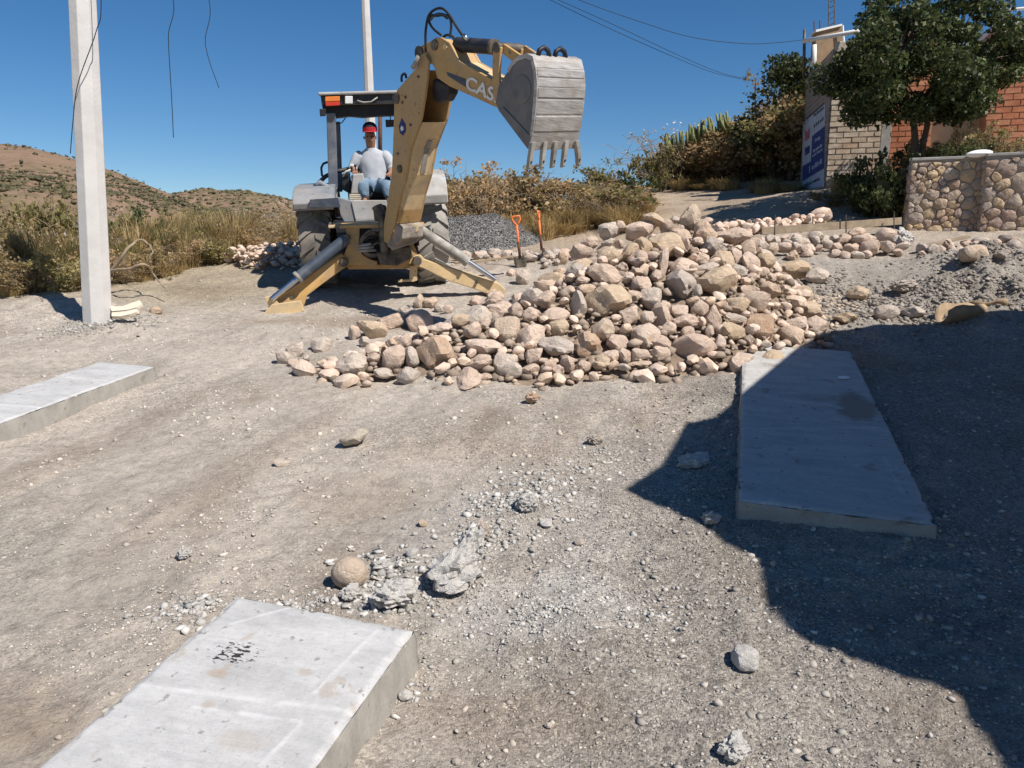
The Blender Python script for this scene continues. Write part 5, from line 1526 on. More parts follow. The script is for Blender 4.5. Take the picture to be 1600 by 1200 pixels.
for a_, b_, c_, tw_ in (('shl', 'ell', 'cufl', 1), ('shr', 'elr', 'cufr', -1)):
    p0 = J_[a_][0] + BW.to_3x3() @ Vector((tw_ * .07, 0, .01)); p1, p2, p3 = J_[a_][0] + Vector((0, 0, -.01)), J_[b_][0], sl_[c_][0]
    me = MB().tube([p0, p1, p1.lerp(p2, .35), p1.lerp(p2, .7), p2, p2.lerp(p3, .55), p3], [.085, .092, .084, .074, .070, .064, .060], 14).mesh('person_sleeve', True)
    so_ = link('sleeve', me, M['shirt_cloth'], shirt); sb_ = so_.modifiers.new('sub', 'SUBSURF'); sb_.levels = sb_.render_levels = 1
ks = ['pelvis', 'hil', 'knl', 'anl', 'hir', 'knr', 'anr']
link('jeans', skin_mesh(grow(ks, .022), [('pelvis', 'hil'), ('hil', 'knl'), ('knl', 'anl'), ('pelvis', 'hir'), ('hir', 'knr'), ('knr', 'anr')], 'pelvis', 'person_jeans', 3, .006), M['denim'], man)
for k, t in (('anl', 'tol'), ('anr', 'tor')):
    link('boot', skin_mesh({'a': (J_[k][0] + Vector((0, 0, .05)), .055), 'b': (J_[k][0] - Vector((0, 0, .02)), .06), 'c': (J_[t][0], .05)}, [('a', 'b'), ('b', 'c')], 'b', 'person_boot'), M['leather'], man)
hc = J(578, 203.3, .01); R3 = BW.to_3x3()
cp = MB(); prof = [(-.02, .103), (.03, .103), (.07, .09), (.10, .06), (.112, .02)]
cp.lathe(prof, hc, R3 @ Vector((0, -.12, 1)), 22); capo = cp.build('cap', M['cap_black'], man, smooth=True)
fr_ = MB(); 
vs = []; 
for j, (z, r) in enumerate(((-.02, .1045), (.01, .1045), (.038, .1035))):
    for i in range(9):
        a = math.radians(-70 + 140 * i / 8)
        vs.append(hc + R3 @ Vector((r * math.sin(a), -r * math.cos(a) - .12 * z, z)))
fr_.add(vs, [(j * 9 + i, j * 9 + i + 1, j * 9 + 10 + i, j * 9 + 9 + i) for j in range(2) for i in range(8)])
fr_.build('cap_front', M['cap_red'], capo, smooth=True)
vs = []
for j, (dy, dz) in enumerate(((.0, -.012), (-.085, -.022), (-.085, -.029), (.0, -.022))):
    for i in range(9):
        a = math.radians(-75 + 150 * i / 8)
        vs.append(hc + R3 @ Vector((.103 * math.sin(a), -.098 * math.cos(a) + dy * math.cos(a), dz)))
MB().add(vs, [(j % 4 * 9 + i, j % 4 * 9 + i + 1, (j + 1) % 4 * 9 + i + 1, (j + 1) % 4 * 9 + i) for j in range(4) for i in range(8)]).build('cap_brim', M['cap_red'], capo, smooth=True)
for dx in (-.032, .032):
    MB().lathe([(-.008, .004), (0, .011), (.008, .004)], J(578, 213, -.078) + R3 @ Vector((dx, 0, 0)), R3 @ Vector((0, 1, 0)), 8).build('eye', M['cap_black'], man)
for dx in (-.082, .082):
    MB().lathe([(-.012, .008), (0, .026), (.012, .008)], J(578, 215, .01) + R3 @ Vector((dx, 0, 0)), R3 @ Vector((1, 0, 0)), 10).build('ear', M['skin'], man, smooth=True)
MB().box(J(578, 220.5, -.082), (.05, .01, .008), R3).build('mouth', M['leather'], man)

# ------------------------------------------------------------------ poles and wires
def octo_pole(name, base, top, r0, r1, rot, m, label):
    b = MB(); ax = (top - base)
    vs = []
    for p, r in ((base - Vector((0, 0, .4)), r0), (top, r1)):
        for k in range(8):
            a = rot + math.pi / 4 * k
            vs.append(p + Vector((math.cos(a) * r, math.sin(a) * r, 0)))
    b.add(vs, [(k, (k + 1) % 8, 8 + (k + 1) % 8, 8 + k) for k in range(8)] + [tuple(range(8))[::-1], tuple(range(8, 16))])
    o = b.build(name, M[m], None, bevel=.006)
    return tag(o, label, 'pole')
simple('pole_concrete', (.55, .525, .50), .85, 0, .09, 3, .25, 25, dirt=(.42, .40, .38), dsc=2.2, dthr=(.5, .75), damt=.5)
pb = GT(151, 511); pt = P(127, -20, pb.y - .02); ext = pb + (pt - pb) * 1.6
octo_pole('utility_pole', pb, ext, .165, .13, math.radians(4), 'pole_concrete', 'tall grey concrete pole standing at the left in gravel')
q0 = P(588, 400, 22); q1 = P(569.5, -30, 22)
octo_pole('utility_pole', q0, q0 + (q1 - q0) * 1.25, .16, .10, math.radians(0), 'pole_concrete', 'white concrete pole rising behind the digger canopy')
def wire(px, r, label, name='wire', m='wire_black', sag=None, knots=8):
    pts = [P(*q) for q in px]
    out = []
    for i in range(len(pts) - 1):
        p0 = pts[max(i - 1, 0)]; p1 = pts[i]; p2 = pts[i + 1]; p3 = pts[min(i + 2, len(pts) - 1)]
        for k in range(knots):
            t = k / knots
            out.append(.5 * ((2 * p1) + (p2 - p0) * t + (2 * p0 - 5 * p1 + 4 * p2 - p3) * t * t + (3 * p1 - p0 - 3 * p2 + p3) * t ** 3))
    out.append(pts[-1])
    return tag(MB().tube(out, r, 5).build(name, M[m], None, smooth=True), label, 'wire')
Dp = pb.y
wire([(120, -300, Dp - .2), (262, -30, 9), (263, 60, 9), (268, 150, 9), (271, 215, 9)], .0045, 'loose black wire hanging in the sky, the longer one left')
wire([(140, -300, Dp - .2), (316, -30, 9), (321, 70, 9), (342, 137, 9)], .004, 'shorter loose wire hanging in the sky')
wire([(150, -200, Dp - .3), (158, 0, Dp - .3), (150, 50, Dp - .3), (122, 130, Dp - .25), (114, 190, Dp - .2), (110, 240, Dp - .2)], .005, 'thin wire dangling along the left pole')
wire([(700, -80, 16), (860, 0, 17.5), (960, 48, 19), (1060, 92, 21), (1120, 115, 22), (1180, 127, 23.5)], .006, 'lower overhead cable running down to the right bushes')
wire([(700, -76, 16), (866, -3, 17.5), (966, 42, 19), (1066, 89, 21), (1130, 115, 22), (1180, 125.5, 23.5)], .006, 'twin cable just above the lower overhead cable')
wire([(760, -60, 15), (905, 0, 15.6), (1000, 34, 16), (1080, 58, 16.5), (1160, 68, 17), (1210, 67, 17.3), (1256, 62, 17.8)], .006, 'upper overhead cable sagging to the pipe frame on the house')

# ------------------------------------------------------------------ gravel heap, shovels, boards
gp = P(712, 398, 15.2)
n = 90
aa = np.linspace(-2.4, 2.4, n); bb = np.linspace(-1.6, 1.6, 60)
A, B = np.meshgrid(aa, bb)
rr = np.hypot(np.maximum(np.abs(A) - .55, 0) / 1.25, B / 1.2)
Hh = .72 * np.clip(1 - rr, 0, 1) ** .9
Hh = np.minimum(Hh, .60 + .05 * fbm(A, B, 2, 5)) * (1 + .06 * fbm(A * 3, B * 3, 3, 7))
base = macro(A + gp.x, B + gp.y + .4)
ii = np.arange(A.size).reshape(A.shape)
F = np.stack([ii[:-1, :-1], ii[:-1, 1:], ii[1:, 1:], ii[1:, :-1]], -1).reshape(-1, 4)
F = F[Hh.ravel()[F].max(1) > .01]
Vh = np.stack([A + gp.x, B + gp.y + .4, base + Hh - .02], -1).reshape(-1, 3)
tag(link('gravel_heap', npmesh('gravel_heap', Vh, F, True), M['gravel']), 'grey gravel heap between the digger and the shovels', 'gravel heap', kind='stuff')
k = rng.choice(np.where(Hh.ravel() > .03)[0], 9000)
pos = Vh[k] + rng.normal(0, .02, (len(k), 3))
tag(scatter_blobs('gravel_heap_stones', pos, .006 + .009 * rng.uniform(0, 1, len(k)), .8, M['pebble'], rng, .35, tints=np.array([.18, .174, .168]) * rng.uniform(.5, 1.5, (len(k), 1))), 'single grey stones covering the gravel heap', 'gravel', kind='stuff')

def shovel(top, bot, D, side, label):
    a, b = P(*top, D), P(*bot, D)
    ax = (b - a).normalized(); x = Vector((1, 0, 0)) if not side else Vector((.25, .97, 0))
    x = (x - ax * x.dot(ax)).normalized(); y = ax.cross(x)
    root = empty('shovel', tuple(b)); tag(root, label, 'shovel')
    pts = [a + ax * .14, a + ax * .10 + x * .035, a + ax * .045 + x * .065, a + ax * .0 + x * .058, a - x * .058, a + ax * .045 - x * .065, a + ax * .10 - x * .035, a + ax * .14]
    MB().tube(pts, .016, 8).build('grip', M['orange_wood'], root, smooth=True)
    MB().tube([a + ax * .12, b - ax * .02], .0185, 10).build('shaft', M['orange_wood'], root, smooth=True)
    MB().tube([b - ax * .2, b + ax * .05], .023, 10).build('socket', M['rust_steel'], root, smooth=True)
    vs = []
    for i in range(7):
        t = i / 6
        w = .11 * (1 - .25 * t) if t < .75 else .11 * (.81 - (t - .75) * 2.4)
        for s in (-1, -.5, 0, .5, 1): vs.append(b + ax * (.02 + .24 * t) + x * w * s + y * (.025 * s * s + .02 * t))
    bl = MB().add(vs, [(i * 5 + j, i * 5 + j + 1, i * 5 + 6 + j, i * 5 + 5 + j) for i in range(6) for j in range(4)]).build('blade', M['greasy_metal'], root, smooth=True)
    sm = bl.modifiers.new('thick', 'SOLIDIFY'); sm.thickness = .004
shovel((806, 338), (812, 398), 12.4, False, 'orange-handled shovel standing upright, the left one with its ring grip facing us')
shovel((841, 330), (846, 386), 12.9, True, 'orange-handled shovel standing upright, the right one with its grip edge-on')
def board(p, q, D0, D1, w, th, m, label, tilt=0.0, name='board'):
    a, b = P(*p, D0), P(*q, D1)
    ax = (b - a); L = ax.length; ax.normalize()
    s = Vector((-ax.y, ax.x, tilt)).normalized()
    n_ = ax.cross(s).normalized()
    o = MB().prism([a - s * w / 2, a + s * w / 2, b + s * w / 2, b - s * w / 2], n_ * th).build(name, M[m], None, bevel=.005)
    return tag(o, label, 'board')
def scrap(px, D, th, label):
    o = MB().prism([P(a, b, D + (470 - b) * .012) for a, b in px], (0.01, .03, -th)).build('broken_board', M['pale_board'], None, bevel=.004)
    return tag(o, label, 'board')
scrap([(170, 472), (176, 478), (192, 478), (205, 473), (218, 469), (221, 475), (213, 480), (198, 484), (174, 486)], pb.y + .12, .03, 'upper pale broken board beside the left pole')
scrap([(174, 488), (196, 486), (214, 482), (213, 487), (200, 491), (186, 494), (174, 494)], pb.y + .02, .03, 'lower pale broken board beside the left pole')
board((1190, 367), (1408, 351), 12.6, 13.1, .03, .12, 'old_wood', 'grey form board set on edge behind the low stone row', name='form_board')
board((1445, 386), (1512, 372), 11.9, 12.1, .12, .04, 'old_wood', 'weathered plank lying below the stone wall', name='plank')
board((735, 412), (803, 402), 11.6, 11.8, .10, .03, 'old_wood', 'grey plank lying left of the first shovel', name='plank')
for i, (a, b, D, lb) in enumerate((((1211, 336), (1210, 372), 12.3, 'leftmost steel stake in the stone row'), ((1270, 338), (1270, 366), 12.8, 'second steel stake in the stone row'), ((1322, 336), (1322, 364), 12.8, 'third steel stake in the stone row'), ((1397, 330), (1397, 358), 12.9, 'rightmost steel stake by the stone wall end'))):
    tag(MB().tube([P(*a, D), P(*b, D)], .011, 8).build('steel_stake', M['greasy_metal']), lb, 'stake', 'steel stakes along the form board')
# dry husks
def husk(px, py, w, l, yaw, label, up=.1, curl=1.5):
    g = GT(px, py); root_v = []
    R = Matrix.Rotation(yaw, 3, 'Z')
    for i in range(8):
        t = i / 7
        for j in range(7):
            a = (j / 6 - .5) * 2 * curl
            rad = w * (.4 + .6 * math.sin(math.pi * (.15 + .75 * t)))
            root_v.append(g + R @ Vector((l * (t - .5), rad * math.sin(a), up + rad * (.9 - math.cos(a)) + .05 * t * t + .02 * math.sin(9 * t + j))))
    o = MB().add(root_v, [(i * 7 + j, i * 7 + j + 1, i * 7 + 8 + j, i * 7 + 7 + j) for i in range(7) for j in range(6)]).build('dry_husk', M['husk'], None, smooth=True)
    sm = o.modifiers.new('thick', 'SOLIDIFY'); sm.thickness = .012
    return tag(o, label, 'husk')
husk(1500, 506, .17, .5, .15, 'curled brown husk lying open on the gravel at right', .02, 1.9)
husk(1540, 490, .10, .42, -.5, 'second dry husk leaning behind the curled one', .06, 1.5)
husk(1528, 478, .07, .3, .9, 'small pale husk scrap above the other two', .05, .8)

# ------------------------------------------------------------------ walls and houses at the right
def clip(poly, a, b, c):          # keep a*x+b*y<=c
    out = []
    for i in range(len(poly)):
        p, q = poly[i], poly[(i + 1) % len(poly)]
        dp, dq = a * p[0] + b * p[1] - c, a * q[0] + b * q[1] - c
        if dp <= 0: out.append(p)
        if dp * dq < 0:
            t = dp / (dp - dq); out.append((p[0] + t * (q[0] - p[0]), p[1] + t * (q[1] - p[1])))
    return out
def stone_face(parent, O, ux, uz, nrm, L, H, size, seed):
    r = random.Random(seed)
    pts = []
    tries = 0
    while tries < 4000:
        tries += 1
        p = (r.uniform(0, L), r.uniform(0, H)); s_ = size * r.choice((.62, .8, 1, 1.25, 1.5))
        if all((p[0] - q[0]) ** 2 + ((p[1] - q[1]) * 1.25) ** 2 > (.5 * (s_ + q[2])) ** 2 for q in pts): pts.append((p[0], p[1], s_))
    for i, p in enumerate(pts):
        poly = [(0, 0), (L, 0), (L, H), (0, H)]
        for j, q in enumerate(pts):
            if i == j: continue
            dx, dy = q[0] - p[0], q[1] - p[1]
            d2 = dx * dx + dy * dy
            if d2 > (3 * size) ** 2: continue
            w = .5 + .5 * (p[2] ** 2 - q[2] ** 2) / 4 / d2 * .9
            poly = clip(poly, dx, dy, dx * (p[0] + dx * w) + dy * (p[1] + dy * w))
            if len(poly) < 3: break
        if len(poly) < 3: continue
        cx = sum(a for a, b in poly) / len(poly); cy = sum(b for a, b in poly) / len(poly)
        # round the corners a little
        rp = []
        for k in range(len(poly)):
            a, b = poly[k], poly[(k + 1) % len(poly)]
            rp.append((a[0] * .75 + b[0] * .25, a[1] * .75 + b[1] * .25)); rp.append((a[0] * .25 + b[0] * .75, a[1] * .25 + b[1] * .75))
        n_ = len(rp)
        pro = r.uniform(.014, .036)
        vs = []
        for sc, d in ((.97, -.03), (.945, pro * .5), (.80, pro)):
            for a, b in rp:
                vs.append(O + ux * (cx + (a - cx) * sc) + uz * (cy + (b - cy) * sc) + nrm * (d + r.uniform(-.008, .008)))
        vs.append(O + ux * cx + uz * cy + nrm * (pro * 1.12))
        fs = []
        for k in range(n_):
            k2 = (k + 1) % n_
            fs += [(k, k2, n_ + k2, n_ + k), (n_ + k, n_ + k2, 2 * n_ + k2, 2 * n_ + k), (2 * n_ + k, 2 * n_ + k2, 3 * n_)]
        m = MB().add(vs, fs).build('stone', M['wall_stone'], parent, smooth=True, auto=50)
UZ = Vector((0, 0, 1))
def horiz(a, b): 
    d = Vector((b.x - a.x, b.y - a.y, 0)); return d.normalized()
A1 = P(1415, 360, 13.3); A2 = P(1516, 356, 12.95); A3 = P(1530, 356, 12.80); A4 = P(1600, 352, 12.55)
top1 = P(1415, 252, 13.3).z; top2 = P(1530, 245, 12.80).z
zb = A1.z - .25
sw = empty('stone_wall', (A1.x, A1.y, zb)); tag(sw, 'low wall of mortared tan field stones below the tree', 'wall')
u1 = horiz(A1, A2); n1 = Vector((u1.y, -u1.x, 0))
L1 = (Vector((A2.x, A2.y, 0)) - Vector((A1.x, A1.y, 0))).length + .12
u2 = horiz(A3, A4); n2 = Vector((u2.y, -u2.x, 0)); L2 = 3.2
A3b = Vector((A3.x, A3.y, zb)); A1b = Vector((A1.x, A1.y, zb))
core1 = [A1b, A1b + u1 * L1, A1b + u1 * L1 - n1 * .4, A1b - n1 * .4]
MB().prism(core1, UZ * (top1 - zb)).build('mortar_core', M['mortar'], sw)
core2 = [A3b, A3b + u2 * L2, A3b + u2 * L2 - n2 * .7, A3b - n2 * .7]
MB().prism(core2, UZ * (top2 - zb)).build('mortar_core', M['mortar'], sw)
stone_face(sw, A1b, u1, UZ, n1, L1, top1 - zb - .03, .145, 1)
stone_face(sw, A3b, u2, UZ, n2, 1.6, top2 - zb - .03, .22, 2)
stone_face(sw, A1b - n1 * .4, n1, UZ, -u1, .4, top1 - zb - .03, .17, 3)
stone_face(sw, A3b - n2 * .7, n2, UZ, -u2, .7, top2 - zb - .03, .2, 8)
MB().prism([p + UZ * (top1 - zb + .002) + n1 * .03 for p in core1], UZ * .05).build('coping', M['grey_concrete'], sw, bevel=.01)
MB().prism([p + UZ * (top2 - zb + .002) + n2 * .03 for p in core2], UZ * .05).build('coping', M['grey_concrete'], sw, bevel=.01)
# terrace behind the wall
F0 = P(1290, 296, 17.0)
d1 = horiz(Vector((P(1290, 300, 17).x, 17, 0)), Vector((P(1600, 300, 15.9).x, 15.9, 0)))
nf = Vector((d1.y, -d1.x, 0))
tz = top1 - .06
ter = [A1b - n1 * .38, A1b + u1 * L1 - n1 * .38, A3b - n2 * .68, A3b + u2 * L2 - n2 * .68]
ter = [Vector((p.x, p.y, 0)) for p in ter]
bk_ = [Vector((F0.x, F0.y, 0)) + d1 * 6.5 + nf * -.3, Vector((F0.x, F0.y, 0)) + d1 * .4 + nf * -.3]
tp = MB().prism([Vector((p.x, p.y, tz - 1.6)) for p in ter + bk_], UZ * 1.6)
o = tp.build('terrace_ground', M['soil']); tag(o, kind='structure')
ca = o.data.color_attributes.new('tint', 'FLOAT_COLOR', 'POINT'); ca.data.foreach_set('color', np.tile(np.array([.33, .25, .16, 1], np.float32), len(o.data.vertices)))

def brick_face(parent, O, ux, nrm, L, H, bl, bh, gap, m, seed, skip=None, name='brick'):
    r = random.Random(seed)
    shapes = []
    for i in range(5):
        me = MB().box((0, 0, 0), (bl, .06, bh)).mesh('brick_shape')
        for v in me.vertices: v.co += Vector((r.uniform(-.006, .006), r.uniform(-.004, .004), r.uniform(-.005, .005)))
        me.materials.append(M[m]); shapes.append(me)
    ang = math.atan2(ux.y, ux.x)
    row = 0; z = bh / 2
    cnt = 0
    pin = wmat(parent).inverted()
    while z + bh / 2 < H:
        x = bl / 2 - (bl / 2 if row % 2 else 0)
        while x < L + bl / 2:
            x0, x1 = max(x - bl / 2, 0), min(x + bl / 2, L)
            if x1 - x0 > .04 and not (skip and skip((x0 + x1) / 2, z)):
                o = bpy.data.objects.new(name, r.choice(shapes)); COL.objects.link(o)
                o.parent = parent; o.matrix_parent_inverse = pin
                p = O + ux * ((x0 + x1) / 2) + UZ * z + nrm * (.0 + r.uniform(-.006, .008))
                o.matrix_basis = Matrix.Translation(p) @ Matrix.Rotation(ang + r.uniform(-.006, .006), 4, 'Z') @ Matrix.Rotation(r.uniform(-.008, .008), 4, 'Y') @ Matrix.Diagonal(((x1 - x0 - gap * .5) / bl if x1 - x0 < bl - .001 else 1, 1, 1, 1))
                cnt += 1
            x += bl + gap
        z += bh + gap; row += 1
    return cnt
def wall_s(px, py): 
    p = PL(px, py, F0, nf); return (p - F0).dot(d1), p.z
zt_band = P(1300, 112, 17).z; zt_top = P(1295, 76, 17).z
hb = empty('brick_house', tuple(F0)); tag(hb, 'old grey-brown brick house with a painted advertisement on its side', 'house')
s_col0, _ = wall_s(1373, 250); s_col1, _ = wall_s(1389, 250)
z0 = F0.z - .5
Fb = Vector((F0.x, F0.y, z0))
E = P(1252, 290, 19.8); d2 = horiz(Vector((F0.x, F0.y, 0)), Vector((E.x, E.y, 0))); n_s = Vector((-d2.y, d2.x, 0))
Ls = math.hypot(E.x - F0.x, E.y - F0.y)
body = [Fb + nf * .016 + d2 * 0, Fb + d1 * s_col0 + nf * .016, Fb + d1 * s_col0 - nf * 3.2, Fb + d2 * Ls]
MB().prism(body, UZ * (zt_top - z0)).build('wall', M['mortar'], hb)
brick_face(hb, Fb, d1, nf, s_col0, zt_band - z0, .27, .088, .024, 'grey_brick', 4)
MB().prism([Fb + UZ * (zt_band - z0 + .01) + nf * .04, Fb + d1 * (s_col0 + .1) + UZ * (zt_band - z0 + .01) + nf * .04, Fb + d1 * (s_col0 + .1) + UZ * (zt_band - z0 + .01) - nf * .03, Fb + UZ * (zt_band - z0 + .01) - nf * .03], UZ * (zt_top - zt_band + .12)).build('plaster_band', M['plaster'], hb, bevel=.02)
MB().prism([Fb + d1 * s_col0 + nf * .03, Fb + d1 * s_col1 + nf * .03, Fb + d1 * s_col1 - nf * .3, Fb + d1 * s_col0 - nf * .3], UZ * (zt_top - z0 + .1)).build('concrete_column', M['grey_concrete'], hb, bevel=.01)
# brick-patterned side wall skin, coloured darker for its shade, with the painted notice
k = NT('shaded_wall_brick', .95, 0, .2)
bt = k.n('ShaderNodeTexBrick'); bt.inputs['Scale'].default_value = 1.0; bt.inputs['Brick Width'].default_value = .29; bt.inputs['Row Height'].default_value = .11; bt.inputs['Mortar Size'].default_value = .012
bt.inputs['Color1'].default_value = (.30, .22, .17, 1); bt.inputs['Color2'].default_value = (.22, .165, .135, 1); bt.inputs['Mortar'].default_value = (.30, .27, .24, 1)
k.l(k.mapping(k.coord(), (1, 1, 1), (math.pi / 2, 0, 0)), bt.inputs['Vector']); k.col(bt.outputs['Color']); k.nrm(k.bump(bt.outputs['Fac'], .5, .01)); M['shaded_wall_brick'] = k.m
sp_ = MB().prism([Vector((0, 0, 0)), Vector((Ls, 0, 0)), Vector((Ls, 0, zt_top - z0)), Vector((0, 0, zt_top - z0))], (0, -.03, 0))
swm = sp_.mesh('side_wall'); swo = link('side_wall', swm, M['shaded_wall_brick'], hb, keep=True)
swo.matrix_basis = Matrix.Translation(Fb + n_s * .005) @ Matrix(((d2.x, -n_s.x, 0, 0), (d2.y, -n_s.y, 0, 0), (0, 0, 1, 0), (0, 0, 0, 1)))
So = F0 + n_s * .038
def ad(px, m, nm, off, parent): return MB().prism([PL(a, b, So, n_s) + n_s * off for a, b in px], n_s * .003).build(nm, M[m], parent)
ad0 = ad([(1254.5, 192), (1289.5, 163), (1287.5, 291), (1253.5, 297)], 'pale_blue_paint', 'painted_notice', 0, hb)
ad([(1269.5, 212.5), (1289, 197), (1287.8, 263), (1254.3, 283), (1254.3, 260), (1267.5, 252)], 'blue_paint', 'blue_field', .004, ad0)
ad([(1256.5, 191), (1287, 162), (1287, 160), (1256.5, 188.5)], 'dark_paint', 'dark_line', .004, ad0)
def strokes(x0, y0, x1, y1, h, n_, m, seed):
    r = random.Random(seed)
    mb_ = MB()
    for i in range(n_):
        t0 = (i + .1) / n_; t1 = (i + r.uniform(.5, .85)) / n_
        xa, xb = x0 + (x1 - x0) * t0, x0 + (x1 - x0) * t1; ya, yb = y0 + (y1 - y0) * t0, y0 + (y1 - y0) * t1
        hh = h * r.uniform(.7, 1)
        mb_.prism([PL(a, b, So, n_s) + n_s * .008 for a, b in ((xa, ya), (xb, yb), (xb, yb - hh), (xa, ya - hh))], n_s * .003)
        if r.random() < .7:
            mb_.prism([PL(a, b, So, n_s) + n_s * .008 for a, b in ((xa, ya - hh * 1.0), (xb, yb - hh), (xb + .4, yb - hh * .6), (xa + .4, ya - hh * .5))], n_s * .0035)
    mb_.build('faded_lettering', M[m], ad0)
strokes(1274, 222, 1283, 217, 5, 4, 'pale_blue_paint', 1)
strokes(1271, 239, 1286, 228, 4.5, 7, 'pale_blue_paint', 2)
strokes(1270, 246, 1286, 235, 4, 7, 'pale_blue_paint', 3)
strokes(1269, 266, 1285, 255, 8, 6, 'pale_blue_paint', 4)
strokes(1265, 270.5, 1266.5, 269.5, 12, 1, 'pale_blue_paint', 5)
strokes(1272, 183, 1288, 170, 5, 7, 'barrel_steel', 6)
strokes(1272, 200, 1288, 187, 6, 5, 'barrel_steel', 7)
strokes(1258, 222, 1266, 215, 18, 4, 'faded_red_paint', 8)
strokes(1258, 244, 1266, 238, 16, 4, 'blue_paint', 9)
strokes(1258, 292, 1282, 281, 5, 8, 'barrel_steel', 10)
# brown parapet and pipes on top
pp = [P(1274, 76, 18.2), P(1317, 74, 18.2)]
par = MB().prism([pp[0] - UZ * .3, pp[1] - UZ * .3, P(1315, 40, 18.2), P(1276, 49, 18.2)], (0, .25, 0)).build('roof_parapet', M['brown_parapet'], hb)
MB().prism([P(1275, 50, 18.15), P(1316, 40, 18.15), P(1316, 37, 18.15), P(1275, 46.5, 18.15)], (0, .35, 0)).build('parapet_cap', M['pvc_white'], par)
MB().tube([P(1316, 40, 18.1), P(1318, 66, 18.1)], .03, 6).build('parapet_edge', M['pvc_white'], par)
tag(MB().tube([P(1255, 64.5, 17.6), P(1342, 48.5, 16.6)], .045, 8).build('roof_pipe', M['pvc_white'], None, smooth=True), 'long white pipe sloping across the brick house top', 'pipe')
tag(MB().tube([P(1257, 46, 18.6), P(1256, 122, 18.6)], .035, 8).build('pipe_post', M['greasy_metal'], None, smooth=True), 'thin post at the left corner of the brick house roof', 'post')
tag(MB().tube([P(1272.5, 70, 17.6), P(1272.5, 94, 17.6), P(1269, 104, 17.6)], .05, 8).build('drain_pipe', M['pvc_white'], None, smooth=True), 'short white drain pipe on the house corner', 'pipe')
for i, (a, b, c_) in enumerate(((1272, 33, 60), (1281, 32, 50))):
    tag(MB().tube([P(a, b, 18.7), P(a, c_ + 20, 18.7)], .012, 5).build('rebar_rod', M['rust_steel']), ('left' if i == 0 else 'right') + ' bare rebar rod sticking up behind the parapet', 'rebar', 'rebar rods on the roof')
tw = empty('antenna_mast', tuple(P(1300, 44, 19))); tag(tw, 'thin lattice antenna mast above the brown parapet', 'mast')
for x in (1295, 1304): MB().tube([P(x, 45, 19), P(x, -40, 19)], .014, 5).build('mast_leg', M['greasy_metal'], tw)
for i in range(9): MB().tube([P(1295, 40 - 9 * i, 19), P(1304, 35 - 9 * i, 19)], .009, 4).build('mast_rung', M['greasy_metal'], tw)
# orange brick houses
s0, _ = wall_s(1389, 240); s1, _ = wall_s(1452, 240); s2, _ = wall_s(1532, 240)
ho = empty('orange_brick_wall', tuple(Fb + d1 * s0)); tag(ho, 'narrow orange brick wall behind the tree trunk', 'wall')
zo = P(1420, 60, 16.2).z
MB().prism([Fb + d1 * (s0 + .002) + nf * .016, Fb + d1 * s1 + nf * .016, Fb + d1 * s1 - nf * 2.0, Fb + d1 * (s0 + .002) - nf * 2.0], UZ * (zo - z0)).build('wall', M['orange_mortar'], ho)
brick_face(ho, Fb + d1 * s0, d1, nf, s1 - s0, zo - z0, .27, .09, .02, 'orange_brick', 5)
hp_ = empty('plaster_wall', tuple(Fb + d1 * s1)); tag(hp_, 'beige plastered wall between the orange brick walls', 'wall')
MB().prism([Fb + d1 * (s1 + .003) - nf * .3, Fb + d1 * s2 - nf * .3, Fb + d1 * s2 - nf * 1.8, Fb + d1 * (s1 + .003) - nf * 1.8], UZ * (P(1490, 120, 15.9).z - z0)).build('wall', M['plaster'], hp_)
h2 = empty('orange_brick_house', tuple(Fb + d1 * s2)); tag(h2, 'orange-red brick house at the right edge behind the tree', 'house')
zr = P(1590, 30, 15.4).z; L3 = 2.6
Q = Fb + d1 * (s2 + .003) + nf * .12
MB().prism([Q + nf * .016, Q + d1 * L3 + nf * .016, Q + d1 * L3 - nf * 4, Q - nf * 4], UZ * (zr - z0)).build('wall', M['orange_mortar'], h2)
zl = P(1590, 86, 15.4).z
zbk = tz + .2
print('bricks', brick_face(h2, Q + UZ * (zbk - z0), d1, nf, L3, zl - zbk, .27, .10, .02, 'orange_brick', 6))
MB().prism([Q + UZ * (zl - z0 + .02) + nf * .04, Q + d1 * L3 + UZ * (zl - z0 + .02) + nf * .04, Q + d1 * L3 + UZ * (zl - z0 + .02) - nf * .03, Q + UZ * (zl - z0 + .02) - nf * .03], UZ * .5).build('plaster_band', M['house_plaster'], h2)
MB().prism([Q + UZ * (zr - z0 + .002) + nf * .15, Q + d1 * L3 + UZ * (zr - z0 + .002) + nf * .15, Q + d1 * L3 + UZ * (zr - z0 + .002) - nf * 4.1, Q + UZ * (zr - z0 + .002) - nf * 4.1], UZ * .10).build('roof_slab', M['pvc_white'], h2, bevel=.01)
for i, dz in enumerate((.32, .62)):
    MB().tube([Q + UZ * (zr - z0 + dz) + nf * .05, Q + d1 * L3 + UZ * (zr - z0 + dz) + nf * .05], .03, 8).build('roof_rail', M['pvc_white'], h2)
for i in range(4):
    p = Q + d1 * (.2 + .75 * i) + UZ * (zr - z0 + .1) + nf * .05
    MB().tube([p, p + UZ * .55], .02, 6).build('rail_post', M['greasy_metal'], h2)
# white sack on the wall top
w_ = rock_obj('white_sack', ROUND, 'pale_stone', P(1530, 240, 12.9), (.24, .12, .06), (0, -.1, .2)); tag(w_, 'white sack lying on top of the stone wall', 'sack')
w_.data = w_.data.copy(); w_.data.materials[0] = M['paper']
